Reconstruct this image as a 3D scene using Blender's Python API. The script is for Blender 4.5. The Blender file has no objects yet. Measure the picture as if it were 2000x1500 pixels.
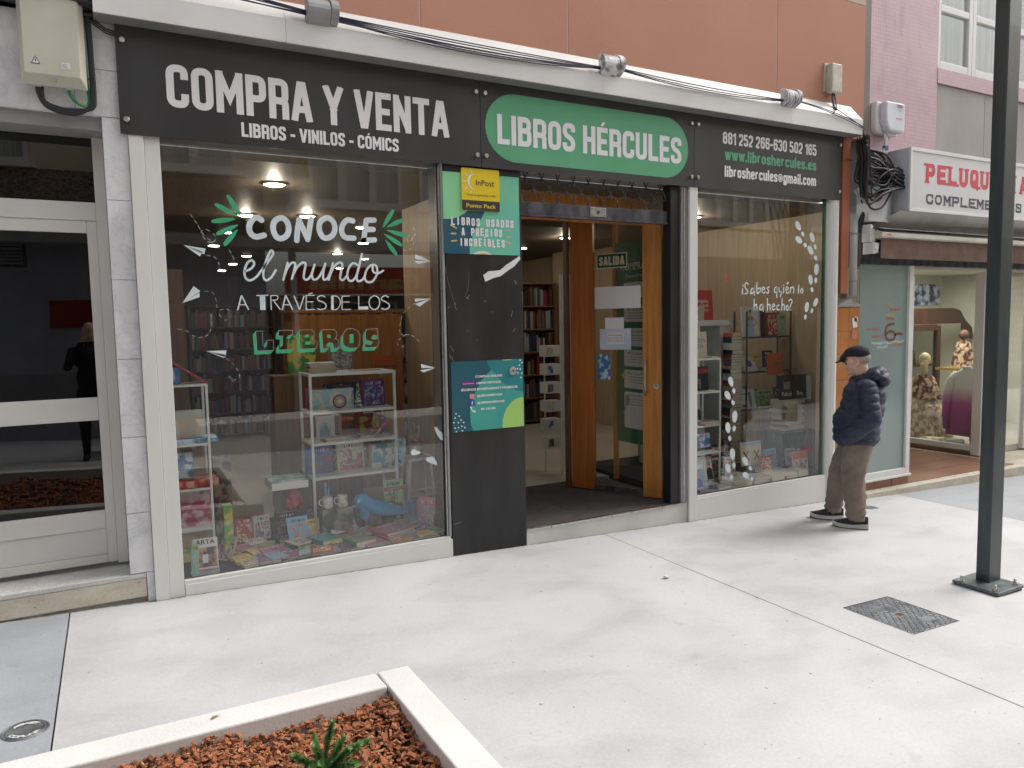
import bpy, bmesh, math, random
from mathutils import Vector, Matrix, Quaternion
random.seed(7)
SC = bpy.context.scene
COL = SC.collection
R = math.radians

# ---------------------------------------------------------------- camera
cam_d = bpy.data.cameras.new('camera'); cam = bpy.data.objects.new('camera', cam_d); COL.objects.link(cam)
cam_d.sensor_fit = 'HORIZONTAL'; cam_d.sensor_width = 36.0; cam_d.lens = 1440.71 / 2000 * 36
cam_d.clip_start = 0.05; cam_d.clip_end = 400
_r = Vector((0.8779156, -0.47845862, -0.01848086)); _u = Vector((0.05607746, 0.06441088, 0.9963466)); _f = Vector((0.47552025, 0.87574459, -0.08337806))
_m = Matrix((( _r.x, _u.x, -_f.x, 0), (_r.y, _u.y, -_f.y, -5.0), (_r.z, _u.z, -_f.z, 1.679), (0, 0, 0, 1)))
cam.matrix_world = _m
SC.camera = cam

# ---------------------------------------------------------------- world, sun, exposure
SUN_EL, SUN_AZ = R(48), R(94)      # azimuth measured clockwise from +y
world = bpy.data.worlds.new('World'); SC.world = world; world.use_nodes = True
wn = world.node_tree.nodes; wl = world.node_tree.links; wn.clear()
sky = wn.new('ShaderNodeTexSky'); sky.sky_type = 'NISHITA'; sky.sun_disc = False
sky.sun_elevation = SUN_EL; sky.sun_rotation = SUN_AZ; sky.air_density = 1.0; sky.dust_density = 5.0; sky.ozone_density = 1.0
hs = wn.new('ShaderNodeHueSaturation'); hs.inputs['Saturation'].default_value = 0.28
bg = wn.new('ShaderNodeBackground'); bg.inputs['Strength'].default_value = 0.15
wo = wn.new('ShaderNodeOutputWorld')
wl.new(sky.outputs[0], hs.inputs['Color']); wl.new(hs.outputs[0], bg.inputs['Color']); wl.new(bg.outputs[0], wo.inputs['Surface'])
sun_d = bpy.data.lights.new('sun', 'SUN'); sun_d.energy = .7; sun_d.angle = R(24); sun_d.color = (1.0, 0.95, 0.88)
sun = bpy.data.objects.new('sun', sun_d); COL.objects.link(sun)
_sd = Vector((math.sin(SUN_AZ) * math.cos(SUN_EL), math.cos(SUN_AZ) * math.cos(SUN_EL), math.sin(SUN_EL)))
sun.rotation_euler = _sd.to_track_quat('Z', 'Y').to_euler()
sun.location = _sd * 30
SC.view_settings.view_transform = 'Standard'; SC.view_settings.look = 'None'
SC.view_settings.gamma = 1.0; SC.view_settings.use_curve_mapping = False
SC.view_settings.exposure = 0.95

# ---------------------------------------------------------------- helpers
def gz(x, dz=0.0): return -0.03264 * x + dz          # the street falls to the right

class MB:
    """collects simple shapes in world coordinates, then links them as one mesh"""
    def __init__(s): s.v = []; s.f = []; s.mi = []; s.uvs = None
    def add(s, vs, fs, mi=0):
        n = len(s.v); s.v += [tuple(v) for v in vs]; s.f += [tuple(n + i for i in f) for f in fs]; s.mi += [mi] * len(fs); return s
    def box(s, x0, x1, y0, y1, z0, z1, mi=0):
        return s.add([(x0,y0,z0),(x1,y0,z0),(x1,y1,z0),(x0,y1,z0),(x0,y0,z1),(x1,y0,z1),(x1,y1,z1),(x0,y1,z1)],
            [(0,3,2,1),(4,5,6,7),(0,1,5,4),(1,2,6,5),(2,3,7,6),(3,0,4,7)], mi)
    def obox(s, c, size, M3=None, mi=0):
        M3 = M3 or Matrix.Identity(3); c = Vector(c); hx, hy, hz = [k / 2 for k in size]
        vs = [c + M3 @ Vector((a*hx, b*hy, d*hz)) for d in (-1,1) for a, b in ((-1,-1),(1,-1),(1,1),(-1,1))]
        return s.add(vs, [(0,3,2,1),(4,5,6,7),(0,1,5,4),(1,2,6,5),(2,3,7,6),(3,0,4,7)], mi)
    def prism(s, pts, a0, a1, axis='y', mi=0):
        n = len(pts)
        def P(p, a): return {'y': (p[0], a, p[1]), 'x': (a, p[0], p[1]), 'z': (p[0], p[1], a)}[axis]
        vs = [P(p, a0) for p in pts] + [P(p, a1) for p in pts]
        fs = [tuple(range(n)), tuple(range(2*n-1, n-1, -1))] + [(i, i+n, (i+1) % n + n, (i+1) % n) for i in range(n)]
        return s.add(vs, fs, mi)
    def flat(s, pts, y, mi=0):      # sheet in the xz plane
        return s.add([(p[0], y, p[1]) for p in pts], [tuple(range(len(pts)))], mi)
    def cone(s, p0, p1, r0, r1=None, n=12, mi=0, caps=True):
        r1 = r0 if r1 is None else r1
        p0 = Vector(p0); p1 = Vector(p1); d = (p1 - p0).normalized(); a = d.orthogonal().normalized(); b = d.cross(a)
        vs = [p0 + (a*math.cos(t) + b*math.sin(t)) * r0 for t in [2*math.pi*i/n for i in range(n)]] + \
             [p1 + (a*math.cos(t) + b*math.sin(t)) * r1 for t in [2*math.pi*i/n for i in range(n)]]
        fs = [(i, (i+1) % n, (i+1) % n + n, i+n) for i in range(n)]
        if caps: fs += [tuple(range(n-1, -1, -1)), tuple(range(n, 2*n))]
        return s.add(vs, fs, mi)
    def tube(s, pts, r, n=8, mi=0):
        pts = [Vector(p) for p in pts]; rs = r if isinstance(r, (list, tuple)) else [r]*len(pts)
        vs = []; a = None
        for i, p in enumerate(pts):
            d = (pts[min(i+1, len(pts)-1)] - pts[max(i-1, 0)]).normalized()
            a = d.orthogonal().normalized() if a is None else (a - d * a.dot(d)).normalized()
            b = d.cross(a)
            vs += [p + (a*math.cos(2*math.pi*k/n) + b*math.sin(2*math.pi*k/n)) * rs[i] for k in range(n)]
        m = len(pts)
        fs = [(i*n+k, i*n+(k+1) % n, (i+1)*n+(k+1) % n, (i+1)*n+k) for i in range(m-1) for k in range(n)]
        fs += [tuple(range(n-1, -1, -1)), tuple(range((m-1)*n, m*n))]
        return s.add(vs, fs, mi)
    def ball(s, c, r, n=12, m=8, M3=None, mi=0):
        c = Vector(c); r = r if isinstance(r, (list, tuple)) else (r, r, r); M3 = M3 or Matrix.Identity(3)
        vs = [c + M3 @ Vector((0, 0, -r[2]))]
        for j in range(1, m):
            ph = -math.pi/2 + math.pi*j/m
            vs += [c + M3 @ Vector((r[0]*math.cos(ph)*math.cos(2*math.pi*i/n), r[1]*math.cos(ph)*math.sin(2*math.pi*i/n), r[2]*math.sin(ph))) for i in range(n)]
        vs.append(c + M3 @ Vector((0, 0, r[2]))); L = len(vs) - 1
        fs = [(0, 1+(i+1) % n, 1+i) for i in range(n)]
        fs += [(1+j*n+i, 1+j*n+(i+1) % n, 1+(j+1)*n+(i+1) % n, 1+(j+1)*n+i) for j in range(m-2) for i in range(n)]
        fs += [(L, 1+(m-2)*n+i, 1+(m-2)*n+(i+1) % n) for i in range(n)]
        return s.add(vs, fs, mi)
    def build(s, name, mats, parent=None, bev=0, smooth=False, seg=2, label=None):
        if not isinstance(mats, (list, tuple)): mats = [mats]
        xs = [v[0] for v in s.v]; ys = [v[1] for v in s.v]; zs = [v[2] for v in s.v]
        o0 = Vector(((min(xs)+max(xs))/2, (min(ys)+max(ys))/2, min(zs)))
        me = bpy.data.meshes.new(name); me.from_pydata([(v[0]-o0.x, v[1]-o0.y, v[2]-o0.z) for v in s.v], [], s.f)
        for m in mats: me.materials.append(m)
        me.polygons.foreach_set('material_index', s.mi)
        if smooth: me.polygons.foreach_set('use_smooth', [True]*len(s.f))
        me.update()
        o = bpy.data.objects.new(name, me); COL.objects.link(o)
        if parent is not None:
            o.parent = parent; o.location = o0 - wloc(parent)
        else: o.location = o0
        if bev:
            b = o.modifiers.new('bevel', 'BEVEL'); b.width = bev; b.segments = seg; b.limit_method = 'ANGLE'; b.harden_normals = False
        if label: o['label'] = label
        return o
def wloc(o):
    p = Vector((0,0,0))
    while o is not None: p += o.location; o = o.parent
    return p
def box(name, x0, x1, y0, y1, z0, z1, m, parent=None, bev=0, label=None):
    return MB().box(x0, x1, y0, y1, z0, z1).build(name, m, parent, bev, label=label)
def tag(o, label=None, cat=None, group=None, kind=None):
    if label: o['label'] = label
    if cat: o['category'] = cat
    if group: o['group'] = group
    if kind: o['kind'] = kind
    return o
def thing(name, label, cat, loc=(0,0,0), group=None):
    o = bpy.data.objects.new(name, None); COL.objects.link(o); o.location = loc; o.empty_display_size = .1
    return tag(o, label, cat, group)
def mesh_thing(o, label, cat, group=None): return tag(o, label, cat, group)
def copy_tree(o, parent=None):
    c = o.copy(); COL.objects.link(c); c.parent = parent
    for ch in [k for k in bpy.data.objects if k.parent == o]: copy_tree(ch, c)
    return c

# ---------------------------------------------------------------- materials
def srgb(r, g, b):
    f = lambda c: (c/255/12.92) if c/255 <= .04045 else ((c/255+.055)/1.055)**2.4
    return (f(r), f(g), f(b))
def mat(name, rgb, rough=.6, metal=0., var=.12, scale=3., bump=0., bscale=60., stretch=(1,1,1), spec=.5, fine=.0, fscale=200., rgb2=None, detail=6., contrast=(.35,.65), coat=0., objspace=False, emit=0.):
    m = bpy.data.materials.new(name); m.use_nodes = True
    nt = m.node_tree; N = nt.nodes; L = nt.links; b = N['Principled BSDF']
    b.inputs['Roughness'].default_value = rough; b.inputs['Metallic'].default_value = metal
    b.inputs['Specular IOR Level'].default_value = spec; b.inputs['Coat Weight'].default_value = coat
    if objspace:
        tc = N.new('ShaderNodeTexCoord'); src = tc.outputs['Object']
    else:
        g = N.new('ShaderNodeNewGeometry'); src = g.outputs['Position']
    mp = N.new('ShaderNodeMapping'); mp.inputs['Scale'].default_value = stretch; L.new(src, mp.inputs['Vector'])
    n1 = N.new('ShaderNodeTexNoise'); n1.inputs['Scale'].default_value = scale; n1.inputs['Detail'].default_value = detail; L.new(mp.outputs[0], n1.inputs['Vector'])
    cr = N.new('ShaderNodeValToRGB'); L.new(n1.outputs['Fac'], cr.inputs['Fac'])
    a, c = (cr.color_ramp.elements[0], cr.color_ramp.elements[1])
    a.position, c.position = contrast
    if rgb2 is None: rgb2 = tuple(min(1, k*(1+var)) for k in rgb); rgb = tuple(k*(1-var) for k in rgb)
    a.color = (*rgb, 1); c.color = (*rgb2, 1)
    out = cr.outputs['Color']
    if fine:
        n2 = N.new('ShaderNodeTexNoise'); n2.inputs['Scale'].default_value = fscale; n2.inputs['Detail'].default_value = 2; L.new(mp.outputs[0], n2.inputs['Vector'])
        mr = N.new('ShaderNodeMapRange'); mr.inputs['From Min'].default_value = .3; mr.inputs['From Max'].default_value = .7
        mr.inputs['To Min'].default_value = 1-fine; mr.inputs['To Max'].default_value = 1+fine; L.new(n2.outputs['Fac'], mr.inputs['Value'])
        mx = N.new('ShaderNodeVectorMath'); mx.operation = 'SCALE'; L.new(out, mx.inputs[0]); L.new(mr.outputs[0], mx.inputs['Scale']); out = mx.outputs[0]
    L.new(out, b.inputs['Base Color'])
    # a little wear in the gloss
    rr = N.new('ShaderNodeMapRange'); rr.inputs['To Min'].default_value = max(0, rough-.07); rr.inputs['To Max'].default_value = min(1, rough+.07); L.new(n1.outputs['Fac'], rr.inputs['Value']); L.new(rr.outputs[0], b.inputs['Roughness'])
    if bump:
        n3 = N.new('ShaderNodeTexNoise'); n3.inputs['Scale'].default_value = bscale; n3.inputs['Detail'].default_value = 4; L.new(mp.outputs[0], n3.inputs['Vector'])
        bp = N.new('ShaderNodeBump'); bp.inputs['Strength'].default_value = bump; bp.inputs['Distance'].default_value = .01; L.new(n3.outputs['Fac'], bp.inputs['Height']); L.new(bp.outputs[0], b.inputs['Normal'])
    if emit:
        b.inputs['Emission Color'].default_value = (*rgb2, 1); b.inputs['Emission Strength'].default_value = emit
    return m
def flatmat(name, rgb, rough=.5, **k): return mat(name, rgb, rough, var=k.pop('var', .03), **k)
def glass(name, tint=(.975,.985,.98), boost=1.0):
    m = bpy.data.materials.new(name); m.use_nodes = True; nt = m.node_tree; N = nt.nodes; L = nt.links; N.clear()
    o = N.new('ShaderNodeOutputMaterial'); mx = N.new('ShaderNodeMixShader'); tr = N.new('ShaderNodeBsdfTransparent'); gl = N.new('ShaderNodeBsdfGlossy')
    tr.inputs['Color'].default_value = (*tint, 1); gl.inputs['Roughness'].default_value = 0.0
    g = N.new('ShaderNodeNewGeometry'); dt = N.new('ShaderNodeVectorMath'); dt.operation = 'DOT_PRODUCT'; L.new(g.outputs['Incoming'], dt.inputs[0]); L.new(g.outputs['Normal'], dt.inputs[1])
    ab = N.new('ShaderNodeMath'); ab.operation = 'ABSOLUTE'; L.new(dt.outputs['Value'], ab.inputs[0])
    om = N.new('ShaderNodeMath'); om.operation = 'SUBTRACT'; om.inputs[0].default_value = 1; L.new(ab.outputs[0], om.inputs[1])
    pw = N.new('ShaderNodeMath'); pw.operation = 'POWER'; pw.inputs[1].default_value = 5; L.new(om.outputs[0], pw.inputs[0])
    ma = N.new('ShaderNodeMath'); ma.operation = 'MULTIPLY_ADD'; ma.inputs[1].default_value = .95; ma.inputs[2].default_value = .045*boost; L.new(pw.outputs[0], ma.inputs[0])
    cl = N.new('ShaderNodeClamp'); L.new(ma.outputs[0], cl.inputs[0])
    # old panes are not perfectly flat
    nz = N.new('ShaderNodeTexNoise'); nz.inputs['Scale'].default_value = 1.3; nz.inputs['Detail'].default_value = 0; L.new(g.outputs['Position'], nz.inputs['Vector'])
    bp = N.new('ShaderNodeBump'); bp.inputs['Strength'].default_value = .12; bp.inputs['Distance'].default_value = .01; L.new(nz.outputs['Fac'], bp.inputs['Height']); L.new(bp.outputs[0], gl.inputs['Normal'])
    L.new(cl.outputs[0], mx.inputs[0]); L.new(tr.outputs[0], mx.inputs[1]); L.new(gl.outputs[0], mx.inputs[2]); L.new(mx.outputs[0], o.inputs[0])
    return m
def emission(name, rgb, s):
    m = bpy.data.materials.new(name); m.use_nodes = True; N = m.node_tree.nodes; b = N['Principled BSDF']
    b.inputs['Base Color'].default_value = (.8,.8,.8,1); b.inputs['Emission Color'].default_value = (*rgb,1); b.inputs['Emission Strength'].default_value = s
    return m

def concrete_mat(name, a, b):
    m = mat(name, a, .72, rgb2=b, scale=.8, detail=9, contrast=(.32,.68), fine=.045, fscale=70, bump=.08, bscale=120)
    nt = m.node_tree; N = nt.nodes; L = nt.links; p = N['Principled BSDF']; g = N.new('ShaderNodeNewGeometry')
    def layer(scale, lo, hi, dark, stretch=(1,1,1), det=6, dist=0.):
        mp = N.new('ShaderNodeMapping'); mp.inputs['Scale'].default_value = stretch; L.new(g.outputs['Position'], mp.inputs[0])
        n = N.new('ShaderNodeTexNoise'); n.inputs['Scale'].default_value = scale; n.inputs['Detail'].default_value = det; n.inputs['Distortion'].default_value = dist; L.new(mp.outputs[0], n.inputs[0])
        r = N.new('ShaderNodeValToRGB'); e = r.color_ramp.elements; e[0].position = lo; e[0].color = (*dark,1); e[1].position = hi; e[1].color = (1,1,1,1); L.new(n.outputs['Fac'], r.inputs[0])
        src = p.inputs['Base Color'].links[0].from_socket; x = N.new('ShaderNodeMix'); x.data_type = 'RGBA'; x.blend_type = 'MULTIPLY'; x.inputs[0].default_value = 1
        L.new(src, x.inputs[6]); L.new(r.outputs[0], x.inputs[7]); L.new(x.outputs[2], p.inputs['Base Color'])
    layer(1.7, .32, .54, (.86,.86,.855), (1,1.6,1), 9, .3)      # damp patches
    layer(6.5, .26, .36, (.90,.895,.885), (1.2,.8,1), 7, .5)    # scuffs
    layer(30, .20, .24, (.55,.51,.47), det=1)                 # specks of dirt
    layer(.45, .35, .6, (.93,.925,.91), det=4)
    return m
M = {}
M['concrete'] = concrete_mat('white_concrete', (.45,.455,.465), (.535,.54,.55))
M['concrete_grey'] = concrete_mat('blue_grey_concrete', (.315,.332,.36), (.38,.397,.425))
M['joint'] = mat('joint_filler', (.10,.095,.085), .9)
M['kerb'] = mat('planter_concrete', (.60,.59,.57), .8, rgb2=(.68,.67,.65), scale=2.5, fine=.05, fscale=150, bump=.15, bscale=90)
M['white_alu'] = mat('white_painted_aluminium', (.62,.62,.595), .38, rgb2=(.68,.68,.655), scale=1.2, stretch=(1,1,.3), fine=.015)
M['fascia'] = mat('white_fascia_sheet', (.60,.595,.575), .42, rgb2=(.69,.68,.66), scale=1.5)
M['soffit'] = mat('grey_soffit_sheet', (.20,.20,.20), .5)
M['orange_render'] = mat('orange_render', (.455,.225,.155), .9, rgb2=(.51,.255,.18), scale=1.1, fine=.09, fscale=140, bump=.3, bscale=150)
M['pale_joint'] = flatmat('pale_joint', (.60,.42,.34), .9)
M['beige_render'] = mat('beige_render', (.50,.40,.31), .9, fine=.05, bump=.2, bscale=150)
M['sign_black'] = mat('charcoal_sign_sheet', (.026,.026,.027), .42, rgb2=(.040,.040,.041), scale=1.6, stretch=(1.5,1,.35), detail=9)
M['sign_green'] = flatmat('green_sign_vinyl', (.10,.36,.19), .4)
M['sign_white'] = flatmat('white_lettering', (.74,.73,.74), .5)
M['vinyl_white'] = mat('pale_window_vinyl', (.55,.62,.64), .6, rgb2=(.68,.75,.77), scale=14)
M['vinyl_green'] = flatmat('green_window_vinyl', (.045,.36,.17), .5, var=.08, scale=12)
M['black_panel'] = mat('black_pillar_sheet', (.010,.010,.011), .38, rgb2=(.024,.024,.025), scale=3, stretch=(2,1,.5), detail=9, contrast=(.4,.7))
M['steel'] = mat('brushed_steel', (.55,.55,.54), .3, 1.0, scale=20)
M['dark_steel'] = mat('dark_weathered_steel', (.04,.04,.045), .55, .5, rgb2=(.11,.11,.12), scale=12, stretch=(1,1,.4))
M['glass'] = glass('shop_window_glass', boost=1.7)
M['glass_dark'] = glass('dark_door_glass', tint=(.16,.165,.17), boost=1.9)
M['frosted'] = mat('frosted_film_on_glass', (.20,.265,.25), .35, rgb2=(.25,.32,.305), scale=.8, coat=.6)
M['white_paint'] = mat('white_paint', (.66,.66,.64), .5, rgb2=(.72,.72,.70), scale=2)
M['orange_wood'] = mat('varnished_orange_wood', (.36,.135,.022), .35, rgb2=(.52,.22,.045), scale=4, stretch=(6,6,.5), coat=.3, detail=8)
M['brown_wood'] = mat('brown_wood', (.13,.062,.026), .45, rgb2=(.21,.105,.045), scale=4, stretch=(6,6,.5))
M['beige_wood'] = mat('light_beige_wood', (.34,.25,.15), .5, rgb2=(.42,.32,.20), scale=4, stretch=(6,6,.4))
M['dark_wood'] = mat('dark_wood', (.045,.03,.02), .5, rgb2=(.07,.05,.035), scale=4, stretch=(6,6,.5))
M['carpet'] = mat('dark_door_mat', (.055,.047,.047), .95, rgb2=(.08,.068,.068), scale=20, fine=.35, fscale=500, bump=.4, bscale=400)
M['felt'] = mat('black_display_felt', (.014,.015,.017), .95, fine=.3, fscale=400)
M['floor_tile'] = mat('pale_shop_floor', (.42,.38,.31), .35, rgb2=(.5,.46,.39), scale=1.5)
M['ceiling_dark'] = mat('dark_ceiling', (.10,.075,.05), .6)
M['orange_pipe'] = mat('orange_painted_metal', (.30,.088,.042), .45, rgb2=(.35,.105,.05), scale=2)
M['grey_pipe'] = mat('grey_plastic_pipe', (.40,.41,.41), .5)
M['black_rubber'] = mat('black_cable_rubber', (.015,.015,.018), .5)
M['navy_rubber'] = mat('dark_blue_cable_rubber', (.02,.022,.05), .5)
M['green_cable'] = mat('green_cable', (.03,.22,.06), .5)
M['grey_metal'] = mat('grey_sheet_metal', (.24,.24,.24), .5, rgb2=(.30,.30,.29), scale=6)
M['white_metal'] = mat('white_metal', (.62,.64,.60), .4)
M['paper'] = flatmat('white_paper', (.68,.68,.70), .8)
M['ink'] = flatmat('black_ink', (.02,.02,.025), .7)
M['pages'] = mat('book_pages', (.50,.44,.33), .9, rgb2=(.60,.54,.43), scale=3, stretch=(1,1,120), objspace=True)

def marble_mat():
    m = mat('grey_white_marble', (.58,.585,.60), .28, rgb2=(.72,.72,.73), scale=3.5, detail=9, contrast=(.4,.62))
    nt = m.node_tree; N = nt.nodes; L = nt.links; b = N['Principled BSDF']
    g = N.new('ShaderNodeNewGeometry'); w = N.new('ShaderNodeTexNoise'); w.inputs['Scale'].default_value = 5; w.inputs['Detail'].default_value = 8; w.inputs['Distortion'].default_value = 2.2
    L.new(g.outputs['Position'], w.inputs['Vector'])
    cr = N.new('ShaderNodeValToRGB'); e = cr.color_ramp.elements; e[0].position = .47; e[0].color = (1,1,1,1); e[1].position = .55; e[1].color = (1,1,1,1); k = e.new(.51); k.color = (.88,.885,.90,1)
    L.new(w.outputs['Fac'], cr.inputs[0])
    src = b.inputs['Base Color'].links[0].from_socket
    mx = N.new('ShaderNodeMix'); mx.data_type = 'RGBA'; mx.blend_type = 'MULTIPLY'; mx.inputs[0].default_value = 1
    L.new(src, mx.inputs[6]); L.new(cr.outputs[0], mx.inputs[7]); L.new(mx.outputs[2], b.inputs['Base Color'])
    return m
M['marble'] = marble_mat()
M['terrazzo'] = mat('worn_terrazzo', (.46,.45,.43), .6, rgb2=(.56,.55,.53), scale=4, fine=.18, fscale=120)
def travertine():
    m = mat('beige_travertine', (.46,.41,.32), .6, rgb2=(.56,.52,.43), scale=5, stretch=(1,1,2.5), fine=.08, fscale=60)
    nt = m.node_tree; N = nt.nodes; L = nt.links; b = N['Principled BSDF']
    g = N.new('ShaderNodeNewGeometry'); mp = N.new('ShaderNodeMapping'); mp.inputs['Scale'].default_value = (10,10,34); L.new(g.outputs['Position'], mp.inputs[0])
    w = N.new('ShaderNodeTexNoise'); w.inputs['Scale'].default_value = 2.2; w.inputs['Detail'].default_value = 3; L.new(mp.outputs[0], w.inputs['Vector'])
    cr = N.new('ShaderNodeValToRGB'); e = cr.color_ramp.elements; e[0].position = .30; e[0].color = (.35,.33,.32,1); e[1].position = .36; e[1].color = (1,1,1,1); L.new(w.outputs['Fac'], cr.inputs[0])
    src = b.inputs['Base Color'].links[0].from_socket
    mx = N.new('ShaderNodeMix'); mx.data_type = 'RGBA'; mx.blend_type = 'MULTIPLY'; mx.inputs[0].default_value = 1
    L.new(src, mx.inputs[6]); L.new(cr.outputs[0], mx.inputs[7]); L.new(mx.outputs[2], b.inputs['Base Color'])
    return m
M['travertine'] = travertine()
def mosaic_mat():
    m = bpy.data.materials.new('pink_mosaic'); m.use_nodes = True; nt = m.node_tree; N = nt.nodes; L = nt.links; b = N['Principled BSDF']
    g = N.new('ShaderNodeNewGeometry'); sp = N.new('ShaderNodeSeparateXYZ'); L.new(g.outputs['Position'], sp.inputs[0])
    cb = N.new('ShaderNodeCombineXYZ'); L.new(sp.outputs[0], cb.inputs[0]); L.new(sp.outputs[2], cb.inputs[1])
    br = N.new('ShaderNodeTexBrick'); br.offset = 0; br.inputs['Scale'].default_value = 1; br.inputs['Brick Width'].default_value = .04; br.inputs['Row Height'].default_value = .04
    br.inputs['Mortar Size'].default_value = .0022; br.inputs['Color1'].default_value = (.49,.325,.355,1); br.inputs['Color2'].default_value = (.52,.345,.375,1); br.inputs['Mortar'].default_value = (.40,.26,.29,1)
    L.new(cb.outputs[0], br.inputs['Vector'])
    n = N.new('ShaderNodeTexNoise'); n.inputs['Scale'].default_value = 1.2; n.inputs['Detail'].default_value = 7; L.new(g.outputs['Position'], n.inputs['Vector'])
    mr = N.new('ShaderNodeMapRange'); mr.inputs['From Min'].default_value = .3; mr.inputs['From Max'].default_value = .7; mr.inputs['To Min'].default_value = .85; mr.inputs['To Max'].default_value = 1.12; L.new(n.outputs['Fac'], mr.inputs[0])
    # dirt run below the cornice crack
    mpp = N.new('ShaderNodeMapping'); mpp.inputs['Scale'].default_value = (5,5,1.3); L.new(g.outputs['Position'], mpp.inputs[0])
    n2 = N.new('ShaderNodeTexNoise'); n2.inputs['Scale'].default_value = 1.6; n2.inputs['Detail'].default_value = 5; L.new(mpp.outputs[0], n2.inputs['Vector'])
    cr = N.new('ShaderNodeValToRGB'); e = cr.color_ramp.elements; e[0].position = .3; e[0].color = (.84,.83,.82,1); e[1].position = .42; e[1].color = (1,1,1,1); L.new(n2.outputs['Fac'], cr.inputs[0])
    v = N.new('ShaderNodeVectorMath'); v.operation = 'SCALE'; L.new(br.outputs['Color'], v.inputs[0]); L.new(mr.outputs[0], v.inputs['Scale'])
    mx = N.new('ShaderNodeMix'); mx.data_type = 'RGBA'; mx.blend_type = 'MULTIPLY'; mx.inputs[0].default_value = 1; L.new(v.outputs[0], mx.inputs[6]); L.new(cr.outputs[0], mx.inputs[7])
    L.new(mx.outputs[2], b.inputs['Base Color']); b.inputs['Roughness'].default_value = .45
    bp = N.new('ShaderNodeBump'); bp.inputs['Strength'].default_value = .3; bp.inputs['Distance'].default_value = .004; L.new(br.outputs['Fac'], bp.inputs['Height']); bp.invert = True; L.new(bp.outputs[0], b.inputs['Normal'])
    return m
M['mosaic'] = mosaic_mat()

# ---------------------------------------------------------------- stroke lettering
def smooth_path(pts, n=5, closed=False):
    P = [Vector((p[0], p[1])) for p in pts]
    if len(P) < 3: return P
    cl = (P[0]-P[-1]).length < 1e-6
    out = []
    for i in range(len(P)-1):
        p1, p2 = P[i], P[i+1]
        p0 = P[i-1] if i > 0 else (P[-2] if cl else p1*2-p2)
        p3 = P[i+2] if i+2 < len(P) else (P[1] if cl else p2*2-p1)
        for k in range(n):
            t = k/n
            out.append(.5*((2*p1)+(p2-p0)*t+(2*p0-5*p1+4*p2-p3)*t*t+(3*p1-p0-3*p2+p3)*t**3))
    out.append(P[-1]); return out
def ribbon_polys(pts, w, closed=False, caps=False, widths=None):
    """quads of a stroke of width w along pts (2-D), mitred, optional round ends"""
    P = [Vector((p[0], p[1])) for p in pts]
    Q = [P[0]]
    for p in P[1:]:
        if (p-Q[-1]).length > 1e-5: Q.append(p)
    if closed and (Q[0]-Q[-1]).length < 1e-5: Q.pop()
    if not closed and len(Q) > 3 and (Q[0]-Q[-1]).length < 1e-5: closed = True; Q.pop()
    P = Q; n = len(P)
    if n < 2: return [circle_pts(P[0].x, P[0].y, w/2, 10)]
    Lf = []; Rt = []
    for i in range(n):
        if closed: a, b, c = P[i-1], P[i], P[(i+1) % n]
        else: a, b, c = P[max(i-1, 0)], P[i], P[min(i+1, n-1)]
        d1 = (b-a).normalized() if (b-a).length > 1e-9 else (c-b).normalized()
        d2 = (c-b).normalized() if (c-b).length > 1e-9 else d1
        n1 = Vector((-d1.y, d1.x)); n2 = Vector((-d2.y, d2.x)); mN = (n1+n2)
        if mN.length < 1e-4: mN = n1
        mN.normalize(); k = 1/max(.45, mN.dot(n1)); ww = (widths[i] if widths else w)/2
        Lf.append(b + mN*ww*k); Rt.append(b - mN*ww*k)
    polys = []
    for i in range(n if closed else n-1):
        j = (i+1) % n; polys.append([Rt[i], Rt[j], Lf[j], Lf[i]])
    if caps and not closed:
        for e, (p, q) in ((0, (P[0], P[1])), (n-1, (P[-1], P[-2]))):
            d = (p-q).normalized(); a0 = math.atan2(d.y, d.x); ww = (widths[e] if widths else w)/2
            polys.append([p + Vector((math.cos(a0+t), math.sin(a0+t)))*ww for t in [(-.5+k/7)*math.pi for k in range(8)]])
    return polys
def circle_pts(x, z, r, n=16, rz=None):
    rz = rz or r
    return [Vector((x+r*math.cos(2*math.pi*k/n), z+rz*math.sin(2*math.pi*k/n))) for k in range(n)]
def area2(p): return sum(p[i][0]*p[(i+1) % len(p)][1]-p[(i+1) % len(p)][0]*p[i][1] for i in range(len(p)))
def clip_y(poly, lo, hi):
    for lim, sg in ((lo, 1), (hi, -1)):
        out = []
        for i in range(len(poly)):
            a, b = poly[i], poly[(i+1) % len(poly)]; fa = (a[1]-lim)*sg; fb = (b[1]-lim)*sg
            if fa >= 0: out.append(a)
            if (fa >= 0) != (fb >= 0): out.append(a + (b-a)*(fa/(fa-fb)))
        poly = out
        if len(poly) < 3: return []
    return poly
class Plane:
    """a drawing plane: (u,v,h) -> world; h is the height above the surface"""
    def __init__(s, o, u, v): s.o = Vector(o); s.u = Vector(u).normalized(); s.v = Vector(v).normalized(); s.n = s.u.cross(s.v)
    def __call__(s, p, h): return s.o + s.u*p[0] + s.v*p[1] + s.n*h
FACADE = lambda y: Plane((0, y, 0), (1,0,0), (0,0,1))
def put(mb, polys, pl, h, mi=0):
    for p in polys:
        if len(p) >= 3:
            if area2(p) < 0: p = p[::-1]
            mb.add([pl(q, h) for q in p], [tuple(range(len(p)))], mi)
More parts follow.
